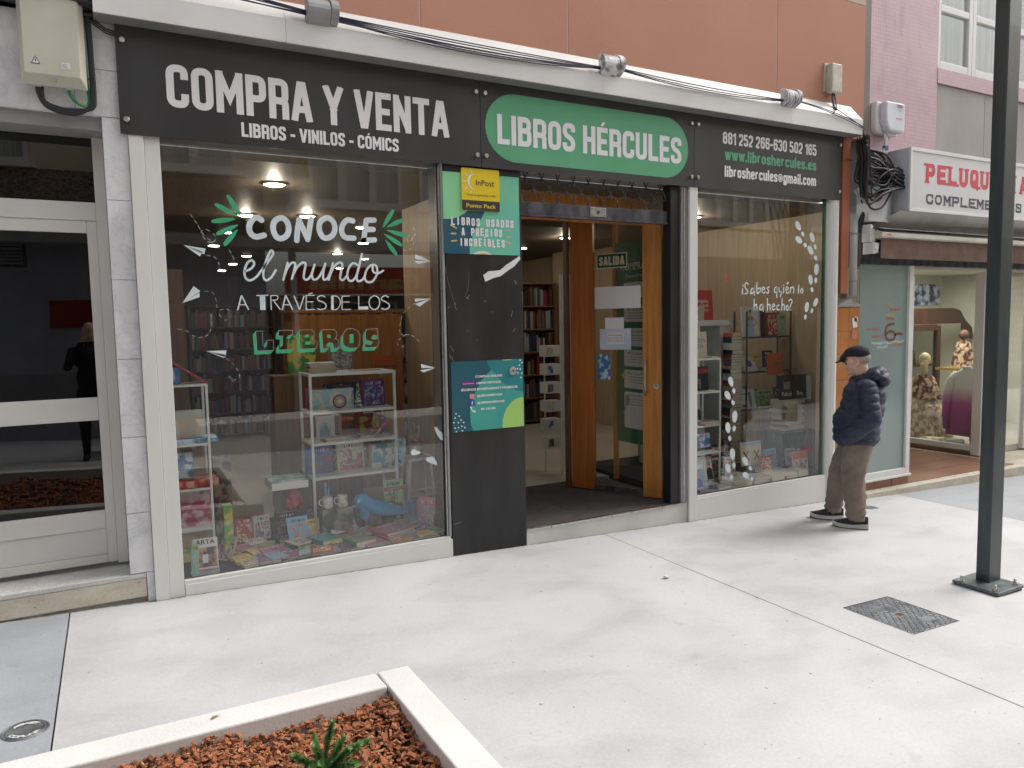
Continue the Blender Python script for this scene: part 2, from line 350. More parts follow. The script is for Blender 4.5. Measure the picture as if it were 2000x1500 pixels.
def rpath(pts, sx, sy, s, closed=False, rad=None):
    """pts (x,y,r) in the unit box -> centreline with rounded corners"""
    r0 = rad if rad is not None else .5*sx
    P = [(Vector((s/2+p[0]*sx, s/2+p[1]*sy)), p[2] if len(p) > 2 else 0) for p in pts]; n = len(P); out = []
    for i in range(n):
        b, r = P[i]
        if r == 0 or (not closed and i in (0, n-1)): out.append(b); continue
        a = P[i-1][0]; c = P[(i+1) % n][0]; d1 = (a-b); d2 = (c-b); rr = min(r*r0, d1.length*.5 if True else 0, d2.length*.5)
        rr = min(r*r0, d1.length*.499, d2.length*.499)
        p0 = b+d1.normalized()*rr; p1 = b+d2.normalized()*rr
        for k in range(7):
            t = k/6; tt = t
            out.append(p0*(1-tt)**2 + b*2*tt*(1-tt)*.98 + p1*tt*tt + (b*0 if True else 0) + (b*(.02*2*tt*(1-tt))))
    return out
G = {
'C':(1,[[(1,.7),(1,1,1),(0,1,1),(0,0,1),(1,0,1),(1,.3)]]), 'O':(1,['c',[(0,0,1),(0,1,1),(1,1,1),(1,0,1)]]), '0':(.95,['c',[(0,0,1),(0,1,1),(1,1,1),(1,0,1)]]),
'M':(1.45,[[(0,0),(0,1)],[(.02,1),(.5,.34),(.98,1)],[(1,1),(1,0)]]), 'P':(1,[[(0,0),(0,1)],[(0,1),(1,1,1),(1,.42,1),(0,.42)]]),
'R':(1,[[(0,0),(0,1)],[(0,1),(1,1,1),(1,.44,1),(0,.44)],[(.5,.44),(1,.42,.7),(1,0)]]), 'A':(1.12,[[(0,0),(.40,1)],[(1,0),(.60,1)],[(.2,.26),(.8,.26)]]),
'Y':(1.1,[[(0,1),(.5,.42)],[(1,1),(.5,.42)],[(.5,.45),(.5,0)]]), 'V':(1.1,[[(0,1),(.42,0)],[(1,1),(.58,0)]]), 'E':(.85,[[(1,1),(0,1),(0,0),(1,0)],[(0,.5),(.85,.5)]]),
'N':(1.05,[[(0,0),(0,1)],[(0,1),(1,0)],[(1,0),(1,1)]]), 'T':(1,[[(0,1),(1,1)],[(.5,1),(.5,0)]]), 'L':(.82,[[(0,1),(0,0),(1,0)]]), 'I':(0,[[(0,0),(0,1)]]),
'B':(1,[[(0,0),(0,1)],[(0,1),(.95,1,1),(.95,.54,1),(0,.54)],[(0,.54),(1,.54,1),(1,0,1),(0,0)]]), 'S':(.98,[[(1,.74),(1,1,1),(0,1,1),(0,.6,1),(1,.42,1),(1,0,1),(0,0,1),(0,.27)]]),
'H':(1.02,[[(0,0),(0,1)],[(1,0),(1,1)],[(0,.52),(1,.52)]]), 'U':(1,[[(0,1),(0,0,1),(1,0,1),(1,1)]]), 'D':(1,['c',[(0,0),(0,1),(1,1,1),(1,0,1)]]), 'G':(1,[[(1,.72),(1,1,1),(0,1,1),(0,0,1),(1,0,1),(1,.48),(.55,.48)]]),
'F':(.82,[[(1,1),(0,1),(0,0)],[(0,.5),(.85,.5)]]), 'K':(1,[[(0,0),(0,1)],[(1,1),(.05,.45)],[(.3,.6),(1,0)]]), 'Q':(1,['c',[(0,0,1),(0,1,1),(1,1,1),(1,0,1)],'o',[(.5,.25),(1.1,-.1)]]), 'X':(1.05,[[(0,0),(1,1)],[(0,1),(1,0)]]),
'-':(.45,[[(0,.42),(1,.42)]]), '1':(.45,[[(0,.84),(1,1),(1,0)]]), '2':(.92,[[(0,.74),(0,1,1),(1,1,1),(1,.55,.6),(0,.12,.4),(0,0),(1,0)]]), '5':(.92,[[(1,1),(0,1),(0,.6),(1,.6,1),(1,0,1),(0,0,1),(0,.26)]]),
'6':(.95,[[(1,.76),(1,1,1),(0,1,1),(0,.3)],'c',[(0,0,1),(0,.58,1),(1,.58,1),(1,0,1)]]), '8':(.95,['c',[(0,.54,1),(0,1,1),(1,1,1),(1,.54,1)],'c',[(0,0,1),(0,.54,1),(1,.54,1),(1,0,1)]]),
'3':(.92,[[(0,.76),(0,1,1),(1,1,1),(1,.54,.8),(.4,.54)],[(.4,.54),(1,.54,.8),(1,0,1),(0,0,1),(0,.26)]]), '9':(.95,[[(0,.24),(0,0,1),(1,0,1),(1,.7)],'c',[(0,.42,1),(0,1,1),(1,1,1),(1,.42,1)]]),
'4':(.95,[[(.8,0),(.8,1),(0,.3),(1,.3)]]), 'l':(0,[[(0,0),(0,1)]]), 'i':(0,[[(0,0),(0,.56)],[(0,.93),(0,.95)]]), 'b':(.88,[[(0,0),(0,1)],'c',[(0,0,1),(0,.68,1),(1,.68,1),(1,0,1)]]), 'r':(.62,[[(0,0),(0,.68)],[(0,.5),(0,.68,1),(1,.68)]]),
'o':(.88,['c',[(0,0,1),(0,.68,1),(1,.68,1),(1,0,1)]]), 's':(.82,[[(1,.52),(1,.68,1),(0,.68,1),(0,.4,1),(1,.3,1),(1,0,1),(0,0,1),(0,.16)]]), 'h':(.88,[[(0,0),(0,1)],[(0,.4),(0,.68,1),(1,.68,1),(1,0)]]),
'e':(.86,[[(0,.34),(1,.34)],[(1,.34),(1,.68,1),(0,.68,1),(0,0,1),(1,0,1),(1,.12)]]), 'c':(.82,[[(1,.5),(1,.68,1),(0,.68,1),(0,0,1),(1,0,1),(1,.18)]]), 'u':(.88,[[(0,.68),(0,0,1),(1,0,1),(1,.68)],[(1,0),(1,.68)]]),
'g':(.88,['c',[(0,0,1),(0,.68,1),(1,.68,1),(1,0,1)],'o',[(1,.68),(1,-.27,1),(0,-.27,1),(0,-.15)]]), 'm':(1.5,[[(0,0),(0,.68)],[(0,.4),(0,.68,.6),(.5,.68,.6),(.5,0)],[(.5,.4),(.5,.68,.6),(1,.68,.6),(1,0)]]),
'a':(.84,[[(0,.68),(1,.68,1),(1,0)],'c',[(0,0,1),(0,.4,1),(1,.4,1),(1,0,1)]]), 'w':(1.35,[[(0,.68),(.25,0)],[(.5,.66),(.25,0)],[(.5,.66),(.75,0)],[(1,.68),(.75,0)]]), '.':(0,[[(0,0),(0,.04)]]),
'@':(1.3,['c',[(0,.0,1),(0,.8,1),(1,.8,1),(1,0,1)],'c',[(.32,.22,1),(.32,.58,1),(.68,.58,1),(.68,.22,1)]]), 'n':(.88,[[(0,0),(0,.68)],[(0,.4),(0,.68,1),(1,.68,1),(1,0)]]),
}
ACC = {'É':'E','Ó':'O','Í':'I'}
def stroke_text(mb, txt, pl, x0, x1, z0, h, s, mi=0, hgt=.002, gap=.22, slope=0.):
    """condensed lettering: fits x0..x1, cap height h, stroke s"""
    lst = None
    if isinstance(mb, list): lst = mb; mb = MB(); lst.append(mb)      # one mesh per word
    ws = []
    for ch in txt:
        if ch == ' ': ws.append(.55); continue
        ws.append(G[ACC.get(ch, ch)][0])
    nat = sum(ws); nst = sum(1 for c in txt if c != ' '); total = x1-x0
    k = (total - nst*s - gap*s*0)/ (nat + gap*(len(txt)-1))
    x = x0
    for ch, w in zip(txt, ws):
        if ch == ' ':
            x += (w+gap)*k
            if lst is not None: mb = MB(); lst.append(mb)
            continue
        base = ACC.get(ch, ch); sx = w*k; sy = h-s; closed = False; li = 0
        ss = s*.55 if ch == '@' else s
        for item in G[base][1]:
            if item == 'c': closed = True; continue
            if item == 'o': closed = False; continue
            c = rpath(item, sx, sy, s, closed, rad=.5*max(sx, .001) if base not in 'BRPD' else .42*sx)
            if not closed:
                c = list(c)
                if len(c) > 1:
                    a = (c[0]-c[1]).normalized(); b = (c[-1]-c[-2]).normalized()
                    if base not in 'CSGcsea23569r@' or base in '': c[0] = c[0]+a*s/2; c[-1] = c[-1]+b*s/2
            polys = ribbon_polys(c, ss, closed)
            lo = -h if base in 'gQ' else 0
            polys = [clip_y(p, lo, h) for p in polys]
            if base in 'MNKR': polys = [[Vector((q[1], q[0])) for q in clip_y([Vector((t[1], t[0])) for t in p], 0, sx+s)] for p in polys if len(p) > 2]
            polys = [[Vector((q[0]+x, q[1]+z0+slope*(q[0]+x-x0))) for q in p] for p in polys if len(p) >= 3]
            put(mb, polys, pl, hgt+li*.0003, mi); li += 1; closed = False
        if ch in ACC:
            cx = x+s/2+sx*.5; put(mb, [[Vector((cx-s*.45, z0+h+s*.25)), Vector((cx+s*.2, z0+h+s*.25)), Vector((cx+s*.75, z0+h+s*1.05)), Vector((cx+s*.0, z0+h+s*1.05))]], pl, hgt+.002, mi)
        x += sx+s+gap*k
def words(txt, pl, *a, m=None, parent=None, **k):
    l = []; stroke_text(l, txt, pl, *a, **k)
    for b in l:
        if b.v: b.build('lettering', m, parent)
def spline3(pts, n=4):
    P = [Vector(p) for p in pts]; out = []
    for i in range(len(P)-1):
        p1, p2 = P[i], P[i+1]; p0 = P[i-1] if i else p1*2-p2; p3 = P[i+2] if i+2 < len(P) else p2*2-p1
        for k in range(n):
            t = k/n; out.append(.5*((2*p1)+(p2-p0)*t+(2*p0-5*p1+4*p2-p3)*t*t+(3*p1-p0-3*p2+p3)*t**3))
    return out+[P[-1]]
def ftext(body, pl, x, z, size, width, m, name='lettering', parent=None, hgt=.002, bold=0., align='LEFT', rot=0.):
    """text in Blender's built-in face, flattened to a mesh on a plane; width fits the line"""
    cu = bpy.data.curves.new('t', 'FONT'); cu.body = body; cu.size = 1; cu.offset = bold; cu.resolution_u = 2; cu.fill_mode = 'FRONT'; cu.space_line = 1.15
    cu.align_x = align
    ob = bpy.data.objects.new('t', cu); COL.objects.link(ob)
    dg = bpy.context.evaluated_depsgraph_get(); me = bpy.data.meshes.new_from_object(ob.evaluated_get(dg))
    bpy.data.objects.remove(ob); bpy.data.curves.remove(cu)
    vs = [v.co.copy() for v in me.vertices]; fs = [tuple(p.vertices) for p in me.polygons]; bpy.data.meshes.remove(me)
    if not vs: return None
    mn = min(v.x for v in vs); mxx = max(v.x for v in vs); kx = width/(mxx-mn) if width else size
    cr, sr = math.cos(rot), math.sin(rot)
    mb = MB(); out = []
    for v in vs:
        a, b = (v.x-mn)*kx, v.y*size
        if align == 'CENTER': a -= (mxx-mn)*kx/2
        out.append(pl((x+a*cr-b*sr, z+a*sr+b*cr), hgt))
    mb.add(out, fs); return mb.build(name, m, parent)

# ================================================================ THE STREET
def slab(name, x0, x1, y0, y1, m, top=0., th=.12, kind='structure'):
    mb = MB(); nx = 2
    vs = [(x0,y0,gz(x0,top-th)),(x1,y0,gz(x1,top-th)),(x1,y1,gz(x1,top-th)),(x0,y1,gz(x0,top-th)),(x0,y0,gz(x0,top)),(x1,y0,gz(x1,top)),(x1,y1,gz(x1,top)),(x0,y1,gz(x0,top))]
    mb.add(vs, [(0,3,2,1),(4,5,6,7),(0,1,5,4),(1,2,6,5),(2,3,7,6),(3,0,4,7)])
    return tag(mb.build(name, m, bev=.004), kind=kind)
slab('ground', -60, 60, -40, 30, M['joint'], top=-.012, th=.6)
def slab_cut(name, x0, x1, y0, y1, m, holes=()):
    """a cast slab with slots left for covers (top sheet pieces joined round the holes)"""
    xs = sorted({x0, x1, *[h[0] for h in holes], *[h[1] for h in holes]}); ys = sorted({y0, y1, *[h[2] for h in holes], *[h[3] for h in holes]})
    mb = MB()
    for i in range(len(xs)-1):
        for j in range(len(ys)-1):
            a, b, c, d = xs[i], xs[i+1], ys[j], ys[j+1]
            if any(h[0] <= a and b <= h[1] and h[2] <= c and d <= h[3] for h in holes): continue
            mb.add([(a,c,gz(a)),(b,c,gz(b)),(b,d,gz(b)),(a,d,gz(a))], [(0,1,2,3)])
    return tag(mb.build(name, m), kind='structure')
J = .0035
MH = (3.906, 4.350, -2.520, -2.055)
slab_cut('pavement', -.297+J, 3.571-J, -1.83, .30, M['concrete'])
slab_cut('pavement', 1.155, 3.571-J, -4.2, -1.83, M['concrete'])
slab_cut('pavement', 3.571+J, 7.33-J, -4.2, .30, M['concrete'], holes=[MH])
slab_cut('pavement', -4.0, -.297-J, -1.83, .30, M['concrete_grey'])
slab_cut('pavement', 7.33+J, 11.0, -4.2, .0, M['concrete_grey'])
slab_cut('pavement', 11.01, 30.0, -4.2, .0, M['concrete'])
slab_cut('pavement', -30, -4.01, -7.6, .30, M['concrete'])
slab_cut('pavement', -4.0, 30, -7.6, -4.21, M['concrete'])
slab_cut('pavement', -4.0, -2.62, -4.2, -1.83, M['concrete'])

# --- planter with bark mulch and a small conifer
pl_root = thing('planter', 'low rectangular planter bed edged with pale precast concrete kerbs in the foreground', 'planter', (0,-2.6,.0))
def kerb(p0, p1, w, side, top, parent, nm='kerb_stone'):
    p0 = Vector(p0); p1 = Vector(p1); d = (p1-p0).normalized(); n = Vector((-d.y, d.x))*side*w
    mb = MB(); vs = []
    for z in ('b', 't'):
        for q in (p0, p1, p1+n, p0+n):
            zz = gz(q.x) - .15 if z == 'b' else gz(q.x, top)
            vs.append((q.x, q.y, zz))
    mb.add(vs, [(0,3,2,1),(4,5,6,7),(0,1,5,4),(1,2,6,5),(2,3,7,6),(3,0,4,7)])
    if side > 0: mb.f = [f[::-1] for f in mb.f]
    return mb.build(nm, M['kerb'], parent, bev=.008)
kerb((-1.15,-1.913), (.985,-1.818), .15, -1, .12, pl_root)
kerb((-2.6,-1.98), (-1.16,-1.914), .15, -1, .12, pl_root)
kerb((.995,-1.812), (1.028,-3.9), -.15, -1, .118, pl_root)
kerb((-2.6,-4.05), (1.18,-3.905), .15, -1, .12, pl_root)
kerb((-2.6,-3.9), (-2.6,-2.13), .15, -1, .12, pl_root)
mb = MB(); nx, ny = 40, 24
soil = lambda x, y: gz(x, .035) + .018*math.sin(x*7+y*3) + .012*math.sin(x*17-y*11)
for i in range(nx):
    for j in range(ny):
        a, b = -2.5+3.52*i/nx, -2.5+3.52*(i+1)/nx; c, d = -4.0+2.05*j/ny, -4.0+2.05*(j+1)/ny
        mb.add([(a,c,soil(a,c)-.02),(b,c,soil(b,c)-.02),(b,d,soil(b,d)-.02),(a,d,soil(a,d)-.02)], [(0,1,2,3)])
M['soil'] = mat('dark_soil', (.035,.018,.010), .95, fine=.3)
tag(mb.build('soil', M['soil'], pl_root), kind='stuff')
M['bark'] = [mat('red_bark_chip', (.27,.088,.036), .85, rgb2=(.42,.155,.062), scale=45, bump=.4, bscale=130), mat('brown_bark_chip', (.18,.066,.034), .9, rgb2=(.30,.118,.055), scale=45, bump=.4, bscale=130), mat('tan_bark_chip', (.30,.135,.06), .85, rgb2=(.42,.21,.10), scale=45)]
def bark(n, xr, yr, sz, seed):
    rnd = random.Random(seed); mb = MB()
    for _ in range(n):
        x = rnd.uniform(*xr); y = rnd.uniform(*yr); s = rnd.uniform(.5, 1.25)*sz
        Lh, Wh, Th = s*rnd.uniform(.8,1.5), s*rnd.uniform(.45,.8), s*rnd.uniform(.12,.3)
        rot = Matrix.Rotation(rnd.uniform(0, 6.3), 3, 'Z') @ Matrix.Rotation(rnd.gauss(0,.45), 3, 'X') @ Matrix.Rotation(rnd.gauss(0,.35), 3, 'Y')
        edge = min(abs(x-.98), abs(y+1.99)); lift = .012 if edge < .05 else 0
        c = Vector((x, y, soil(x,y)+rnd.uniform(-.004,.026)+lift))
        k = rnd.choice((5,6,6,7)); ring = [(math.cos(2*math.pi*i/k+rnd.uniform(-.25,.25))*rnd.uniform(.75,1.05), math.sin(2*math.pi*i/k+rnd.uniform(-.25,.25))*rnd.uniform(.7,1.05)) for i in range(k)]
        vs = [c + rot @ Vector((a*Lh/2, b*Wh/2, -Th/2)) for a, b in ring] + [c + rot @ Vector((a*Lh/2*.86, b*Wh/2*.8, Th/2*rnd.uniform(.5,1.3))) for a, b in ring]
        fs = [tuple(range(k-1,-1,-1)), tuple(range(k,2*k))] + [(i,(i+1)%k,(i+1)%k+k,i+k) for i in range(k)]
        mb.add(vs, fs, rnd.choices((0,1,2),(5,4,1))[0])
    return mb
tag(bark(7800, (-.35,1.005), (-2.95,-1.98), .028, 3).build('bark_mulch', M['bark']), 'reddish brown bark chip mulch filling the concrete planter bed', 'mulch', kind='stuff')
tag(bark(4200, (-2.45,1.005), (-3.85,-2.0), .05, 4).build('bark_mulch', M['bark']), 'reddish brown bark chip mulch in the far part of the planter', 'mulch', kind='stuff')
# conifer
M['needle'] = mat('green_needles', (.06,.18,.045), .6, rgb2=(.12,.29,.085), scale=30)
M['needle_tip'] = mat('pale_green_needles', (.14,.30,.09), .6, rgb2=(.21,.40,.14), scale=30)
M['twig'] = mat('brown_twig', (.09,.05,.03), .9)
con = thing('conifer_shrub', 'young green conifer with one upright shoot growing out of the bark mulch', 'shrub', (.60,-2.40,.04))
nd = MB(); tw = MB(); rnd = random.Random(5)
def shoot(p0, p1, ln, dens=420):
    p0 = Vector(p0); p1 = Vector(p1); d = p1-p0; L_ = d.length; dn = d.normalized(); a = dn.orthogonal().normalized(); b = dn.cross(a)
    tw.tube([p0, p0+d*.5+Vector((0,0,.004)), p1], [.005,.004,.002], 6)
    for i in range(int(dens*L_/.1)):
        t = rnd.random(); th = rnd.uniform(0, 6.283); p = p0+d*t
        o = a*math.cos(th)+b*math.sin(th); q = p + o*ln*rnd.uniform(.7,1.1)*(1-.35*t) + dn*ln*rnd.uniform(.35,.9)
        w = dn.cross(o)*.0013; nd.add([p-w+o*.002, p+w+o*.002, q+w*.4, q-w*.4], [(0,1,2,3)], 1 if t > .75 or rnd.random() < .2 else 0)
bx, by, bz = .60, -2.40, .05
shoot((bx,by,bz), (bx+.03,by+.05,bz+.10), .024); shoot((bx+.03,by+.05,bz+.08), (bx+.045,by+.03,bz+.165), .019, 620)
shoot((bx+.0,by,bz+.02), (bx-.10,by+.05,bz+.07), .022); shoot((bx,by,bz+.02), (bx+.17,by+.02,bz+.06), .022, 640); shoot((bx,by,bz), (bx-.03,by-.02,bz+.12), .024, 480)
shoot((bx+.05,by+.01,bz+.03), (bx+.12,by-.05,bz+.10), .022); shoot((bx-.02,by,bz+.03), (bx-.06,by-.08,bz+.08), .024); shoot((bx+.04,by-.02,bz+.02), (bx+.09,by-.10,bz+.06), .024)
shoot((bx-.02,by+.01,bz), (bx-.14,by-.04,bz+.03), .022); shoot((bx+.02,by+.0,bz), (bx+.07,by+.08,bz+.05), .02)
for k in range(5):
    a = k*1.3+.4; shoot((bx+.01*math.cos(a),by+.01*math.sin(a),bz), (bx+rnd.uniform(.05,.11)*math.cos(a),by+rnd.uniform(.05,.10)*math.sin(a),bz+rnd.uniform(.03,.10)), .020, 620)
nd.build('needles', [M['needle'], M['needle_tip']], con); tw.build('stem', M['twig'], con)
# leaf and litter
lf = MB(); c = Vector((.29,-1.905,gz(.29,.123)))
lf.add([c+Vector(v) for v in [(-.02,-.012,.002),(-.006,-.014,.006),(.012,-.004,.008),(.024,.010,.003),(.008,.010,.002),(-.012,.004,.0045)]], [(0,1,5),(1,2,4,5),(2,3,4)])
tag(lf.build('dry_leaf', mat('dry_leaf', (.34,.25,.11), .8, scale=60)), 'small curled dry leaf lying on the concrete planter kerb', 'leaf')
def scrap(loc, s, m, label, seed):
    rnd = random.Random(seed); bm = bmesh.new(); bmesh.ops.create_icosphere(bm, subdivisions=2, radius=s)
    for v in bm.verts: v.co *= rnd.uniform(.45,1.15); v.co.z *= .55; v.co.x *= 1.3
    me = bpy.data.meshes.new('crumpled_paper'); bm.to_mesh(me); bm.free(); me.materials.append(m); o = bpy.data.objects.new('crumpled_paper', me); COL.objects.link(o); o.location = loc; tag(o, label, 'litter')
scrap((3.284,-1.126,gz(3.284,.012)), .022, M['white_paint'], 'crumpled scrap of white paper on the concrete pavement in front of the door step', 2)
scrap((1.63,-2.22,gz(1.63,.003)), .007, M['paper'], 'tiny white paper crumb on the pavement right of the planter kerb', 4)

# --- cast iron inspection cover
M['iron'] = mat('worn_cast_iron', (.10,.11,.12), .5, .55, rgb2=(.27,.28,.29), scale=9, fine=.2, fscale=120)
M['rust'] = mat('rusty_iron', (.05,.025,.015), .8, rgb2=(.11,.055,.03), scale=30)
x0, x1, y0, y1 = MH; cov = thing('inspection_cover', 'rectangular chequered iron cover set in the pavement beside the lamp post', 'manhole cover', ((x0+x1)/2,(y0+y1)/2,gz(4.1)))
mb = MB(); g = .006
def sheet(mb, a, b, c, d, dz, mi=0): mb.add([(a,c,gz(a,dz)),(b,c,gz(b,dz)),(b,d,gz(b,dz)),(a,d,gz(a,dz))], [(0,1,2,3)], mi)
sheet(mb, x0+g, x1-g, y0+g, y1-g, -.001); mb.build('plate', M['iron'], cov)
mb = MB()
for a, b, c, d in ((x0,x0+g-.001,y0,y1),(x1-g+.001,x1,y0,y1),(x0,x1,y0,y0+g-.001),(x0,x1,y1-g+.001,y1)): sheet(mb, a, b, c, d, -.006)
mb.build('frame', M['rust'], cov)
mb = MB(); n = 17
for i in range(n):
    for j in range(n):
        cx = x0+.025+(x1-x0-.05)*i/(n-1); cy = y0+.025+(y1-y0-.05)*j/(n-1)
        if abs(i-8) < 2 and abs(j-8) < 2: continue
        if 10 < j < 14 and 3 < i < 12: continue
        if 2 < j < 5 and 9 < i < 14: continue
        a = R(45) if (i+j) % 2 else R(-45); d = Vector((math.cos(a), math.sin(a), 0)); nn = Vector((-d.y, d.x, 0))
        p = Vector((cx, cy, gz(cx, -.001))); l, w, h = .0145, .0055, .005
        mb.add([p-d*l-nn*w*.3, p+d*l-nn*w*.3, p+d*l+nn*w*.3, p-d*l+nn*w*.3, p+nn*w+d*0, p-nn*w, p-d*l*.7+Vector((0,0,h)), p+d*l*.7+Vector((0,0,h))], [(0,5,6),(5,1,7,6),(1,2,7),(2,4,6,7),(4,3,6),(3,0,6)])
tag(mb.build('raised_tread', mat('polished_iron', (.22,.24,.26), .4, .5, rgb2=(.34,.36,.38), scale=8), cov), kind='stuff')
PG = Plane((0,0,gz(0,.0)), (1,0,-.03264), (0,1,0))
mb = MB(); sheet(mb, 4.105, 4.150, -2.308, -2.27, .0005); mb.build('lifting_socket', M['rust'], cov)
mb = MB(); stroke_text(mb, 'SANEAMENTO', PG, 3.985, 4.17, -2.205, .028, .0045, hgt=.001); stroke_text(mb, 'EN124', PG, 4.19, 4.29, -2.455, .024, .004, hgt=.001); mb.build('cast_lettering', M['iron'], cov)

# --- round covers
def round_cover(c, r, label, words=None):
    t = thing('drain_cover', label, 'drain cover', (c[0], c[1], gz(c[0])))
    mb = MB()
    P = lambda rr, a, h: (c[0]+rr*math.cos(a), c[1]+rr*math.sin(a), gz(c[0]+rr*math.cos(a), h))
    def ring(r0, r1, h0, h1, n=40):
        for i in range(n):
            a, b = 2*math.pi*i/n, 2*math.pi*(i+1)/n
            mb.add([P(r0,a,h0),P(r1,a,h1),P(r1,b,h1),P(r0,b,h0)], [(0,1,2,3)])
    ring(r*.94, r, .004, .001); ring(r*.86, r*.94, .001, .004); ring(r*.8, r*.86, .004, .001); ring(.001, r*.8, .0015, .0015); mb.build('plate', M['iron'], t)
    mb = MB(); ring(r*.05, r*.45, .0025, .003); 
    for k in range(8):
        a = k*math.pi/4; mb.add([P(r*.2,a-.12,.004),P(r*.42,a-.06,.004),P(r*.42,a+.06,.004),P(r*.2,a+.12,.004)], [(0,1,2,3)])
    mb.build('hub', M['iron'], t)
    if words:
        mb = MB()
        for w, up in words:
            n = len(w)
            for i, ch in enumerate(w):
                a = (math.pi/2 + (n-1)/2*.36 - i*.36) if up else (-math.pi/2 - (n-1)/2*.36 + i*.36)
                u = Vector((math.sin(a), -math.cos(a), 0))*(1 if up else -1); v = Vector((math.cos(a), math.sin(a), 0))*(1 if up else -1)
                o = Vector(P(r*(.52 if up else .74), a, .0))
                sub = Plane(o, u, v); stroke_text(mb, ch, sub, -.012 if G[ch][0] > .3 else -.0025, .012 if G[ch][0] > .3 else .0025, 0, r*.21, .005, hgt=.004)
        mb.build('cast_lettering', M['kerb'], t)
    return t
round_cover((-.402,-1.412), .088, 'round cast iron cover with lettering in the blue grey strip of pavement', [('ABAST', True), ('CORUNA', False)])
round_cover((6.5,-.394), .075, 'small round cover in the pavement behind the man')

# --- lamp post with bolted base
M['post'] = mat('dark_green_grey_paint', (.020,.030,.033), .38, rgb2=(.038,.050,.053), scale=7, stretch=(2,2,.25), detail=9, coat=.2)
M['post_top'] = mat('worn_base_plate_paint', (.05,.065,.07), .4, rgb2=(.13,.15,.16), scale=18)
px0, px1, py0, py1 = 5.115, 5.257, -2.268, -2.180
zb = gz(5.13)
post = thing('steel_post', 'tall dark grey rectangular steel post bolted to the pavement at the right', 'post', (5.13,-2.26,zb))
box('shaft', px0, px1, py0, py1, zb+.03, 6.2, M['post'], post, bev=.006)
mb = MB(); mb.prism([(4.982,-2.405),(5.275,-2.405),(5.282,-2.398),(5.282,-2.108),(5.275,-2.10),(4.982,-2.10),(4.975,-2.108),(4.975,-2.398)], zb+.012, zb+.034, 'z'); mb.build('base_plate', M['post_top'], post, bev=.003)
mb = MB(); mb.prism([(4.985,-2.395),(5.272,-2.395),(5.272,-2.11),(4.985,-2.11)], zb-.02, zb+.0115, 'z'); mb.build('grout_bed', mat('grey_grout', (.12,.11,.10), .9), post)
for bx_, by_ in ((5.012,-2.145),(5.012,-2.365),(5.245,-2.365),(5.245,-2.145)):
    mb = MB(); mb.cone((bx_,by_,zb+.034), (bx_,by_,zb+.037), .019, n=16); mb.cone((bx_,by_,zb+.037), (bx_,by_,zb+.050), .0125, n=6); mb.cone((bx_,by_,zb+.050), (bx_,by_,zb+.068), .0065, n=10); mb.ball((bx_,by_,zb+.06), (.010,.010,.012), 8, 6)
    mb.build('bolt', M['steel'], post)
box('cross_beam', 5.13, 5.24, -7.4, py0-.004, 5.95, 6.11, M['post'], post)

# ================================================================ THE BOOKSHOP FRONT
W = M['white_alu']
shop = thing('bookshop_building', 'bookshop building with orange rendered wall, white window frames and wide glazed front', 'building', (3.4,0,0))
# orange rendered panels with pale joints
ed = [-2.2, .62, 2.036, 3.268, 5.568, 6.822]
box('joint_backing', -2.2, 6.81, .0035, .26, 3.46, 4.70, M['pale_joint'], shop)
for a, b in zip(ed[:-1], ed[1:]): box('wall_panel', a+.007, b-.007, 0., .0033, 3.452, 4.755, M['orange_render'], shop, bev=.001)
box('upper_wall', -2.2, 6.822, .004, .26, 4.762, 10.5, M['beige_render'], shop)
box('lintel', -2.2, 6.45, .03, .25, 2.84, 3.46, M['grey_metal'], shop)
box('side_wall', 6.822, 6.95, .035, .3, 2.2, 10.5, mat('grey_cement_render', (.20,.185,.17), .9, rgb2=(.27,.25,.23), scale=2, stretch=(1,1,.4)), shop)
# pilaster of two aluminium profiles
box('frame_profile', .163, .243, -.022, .12, -.012, 2.84, W, shop, bev=.003)
box('frame_profile', .245, .330, -.004, .10, -.022, 2.84, W, shop, bev=.003)
box('frame_foot', .170, .24, -.018, .10, -.05, -.0135, M['terrazzo'], shop)
box('frame_foot', .245, .330, 0., .10, -.05, -.023, M['terrazzo'], shop)

def part_empty(name, parent, loc):
    e = bpy.data.objects.new(name, None); COL.objects.link(e); e.parent = parent; e.location = Vector(loc)-wloc(parent); e.empty_display_size = .05; return e
# left window
w1 = part_empty('window', shop, (1.25,0,.09))
box('sill', .332, 2.182, -.006, .16, -.085, .062, W, w1, bev=.003)
box('sill', .332, 2.170, -.0, .035, .0625, .085, W, w1, bev=.002)
box('pane', .335, 2.140, .036, .044, .083, 2.85, M['glass'], w1)
box('mullion', 2.146, 2.156, .016, .07, .0855, 2.85, M['steel'], w1)
box('mullion', 2.158, 2.176, .0, .07, .0855, 2.85, M['grey_metal'], w1, bev=.002)
box('gasket', 2.139, 2.1455, .030, .05, .0855, 2.85, M['black_rubber'], w1)
# black pillar
pil = box('pillar', 2.184, 2.822, 0., .30, -.10, 2.85, M['black_panel'], shop, bev=.002)
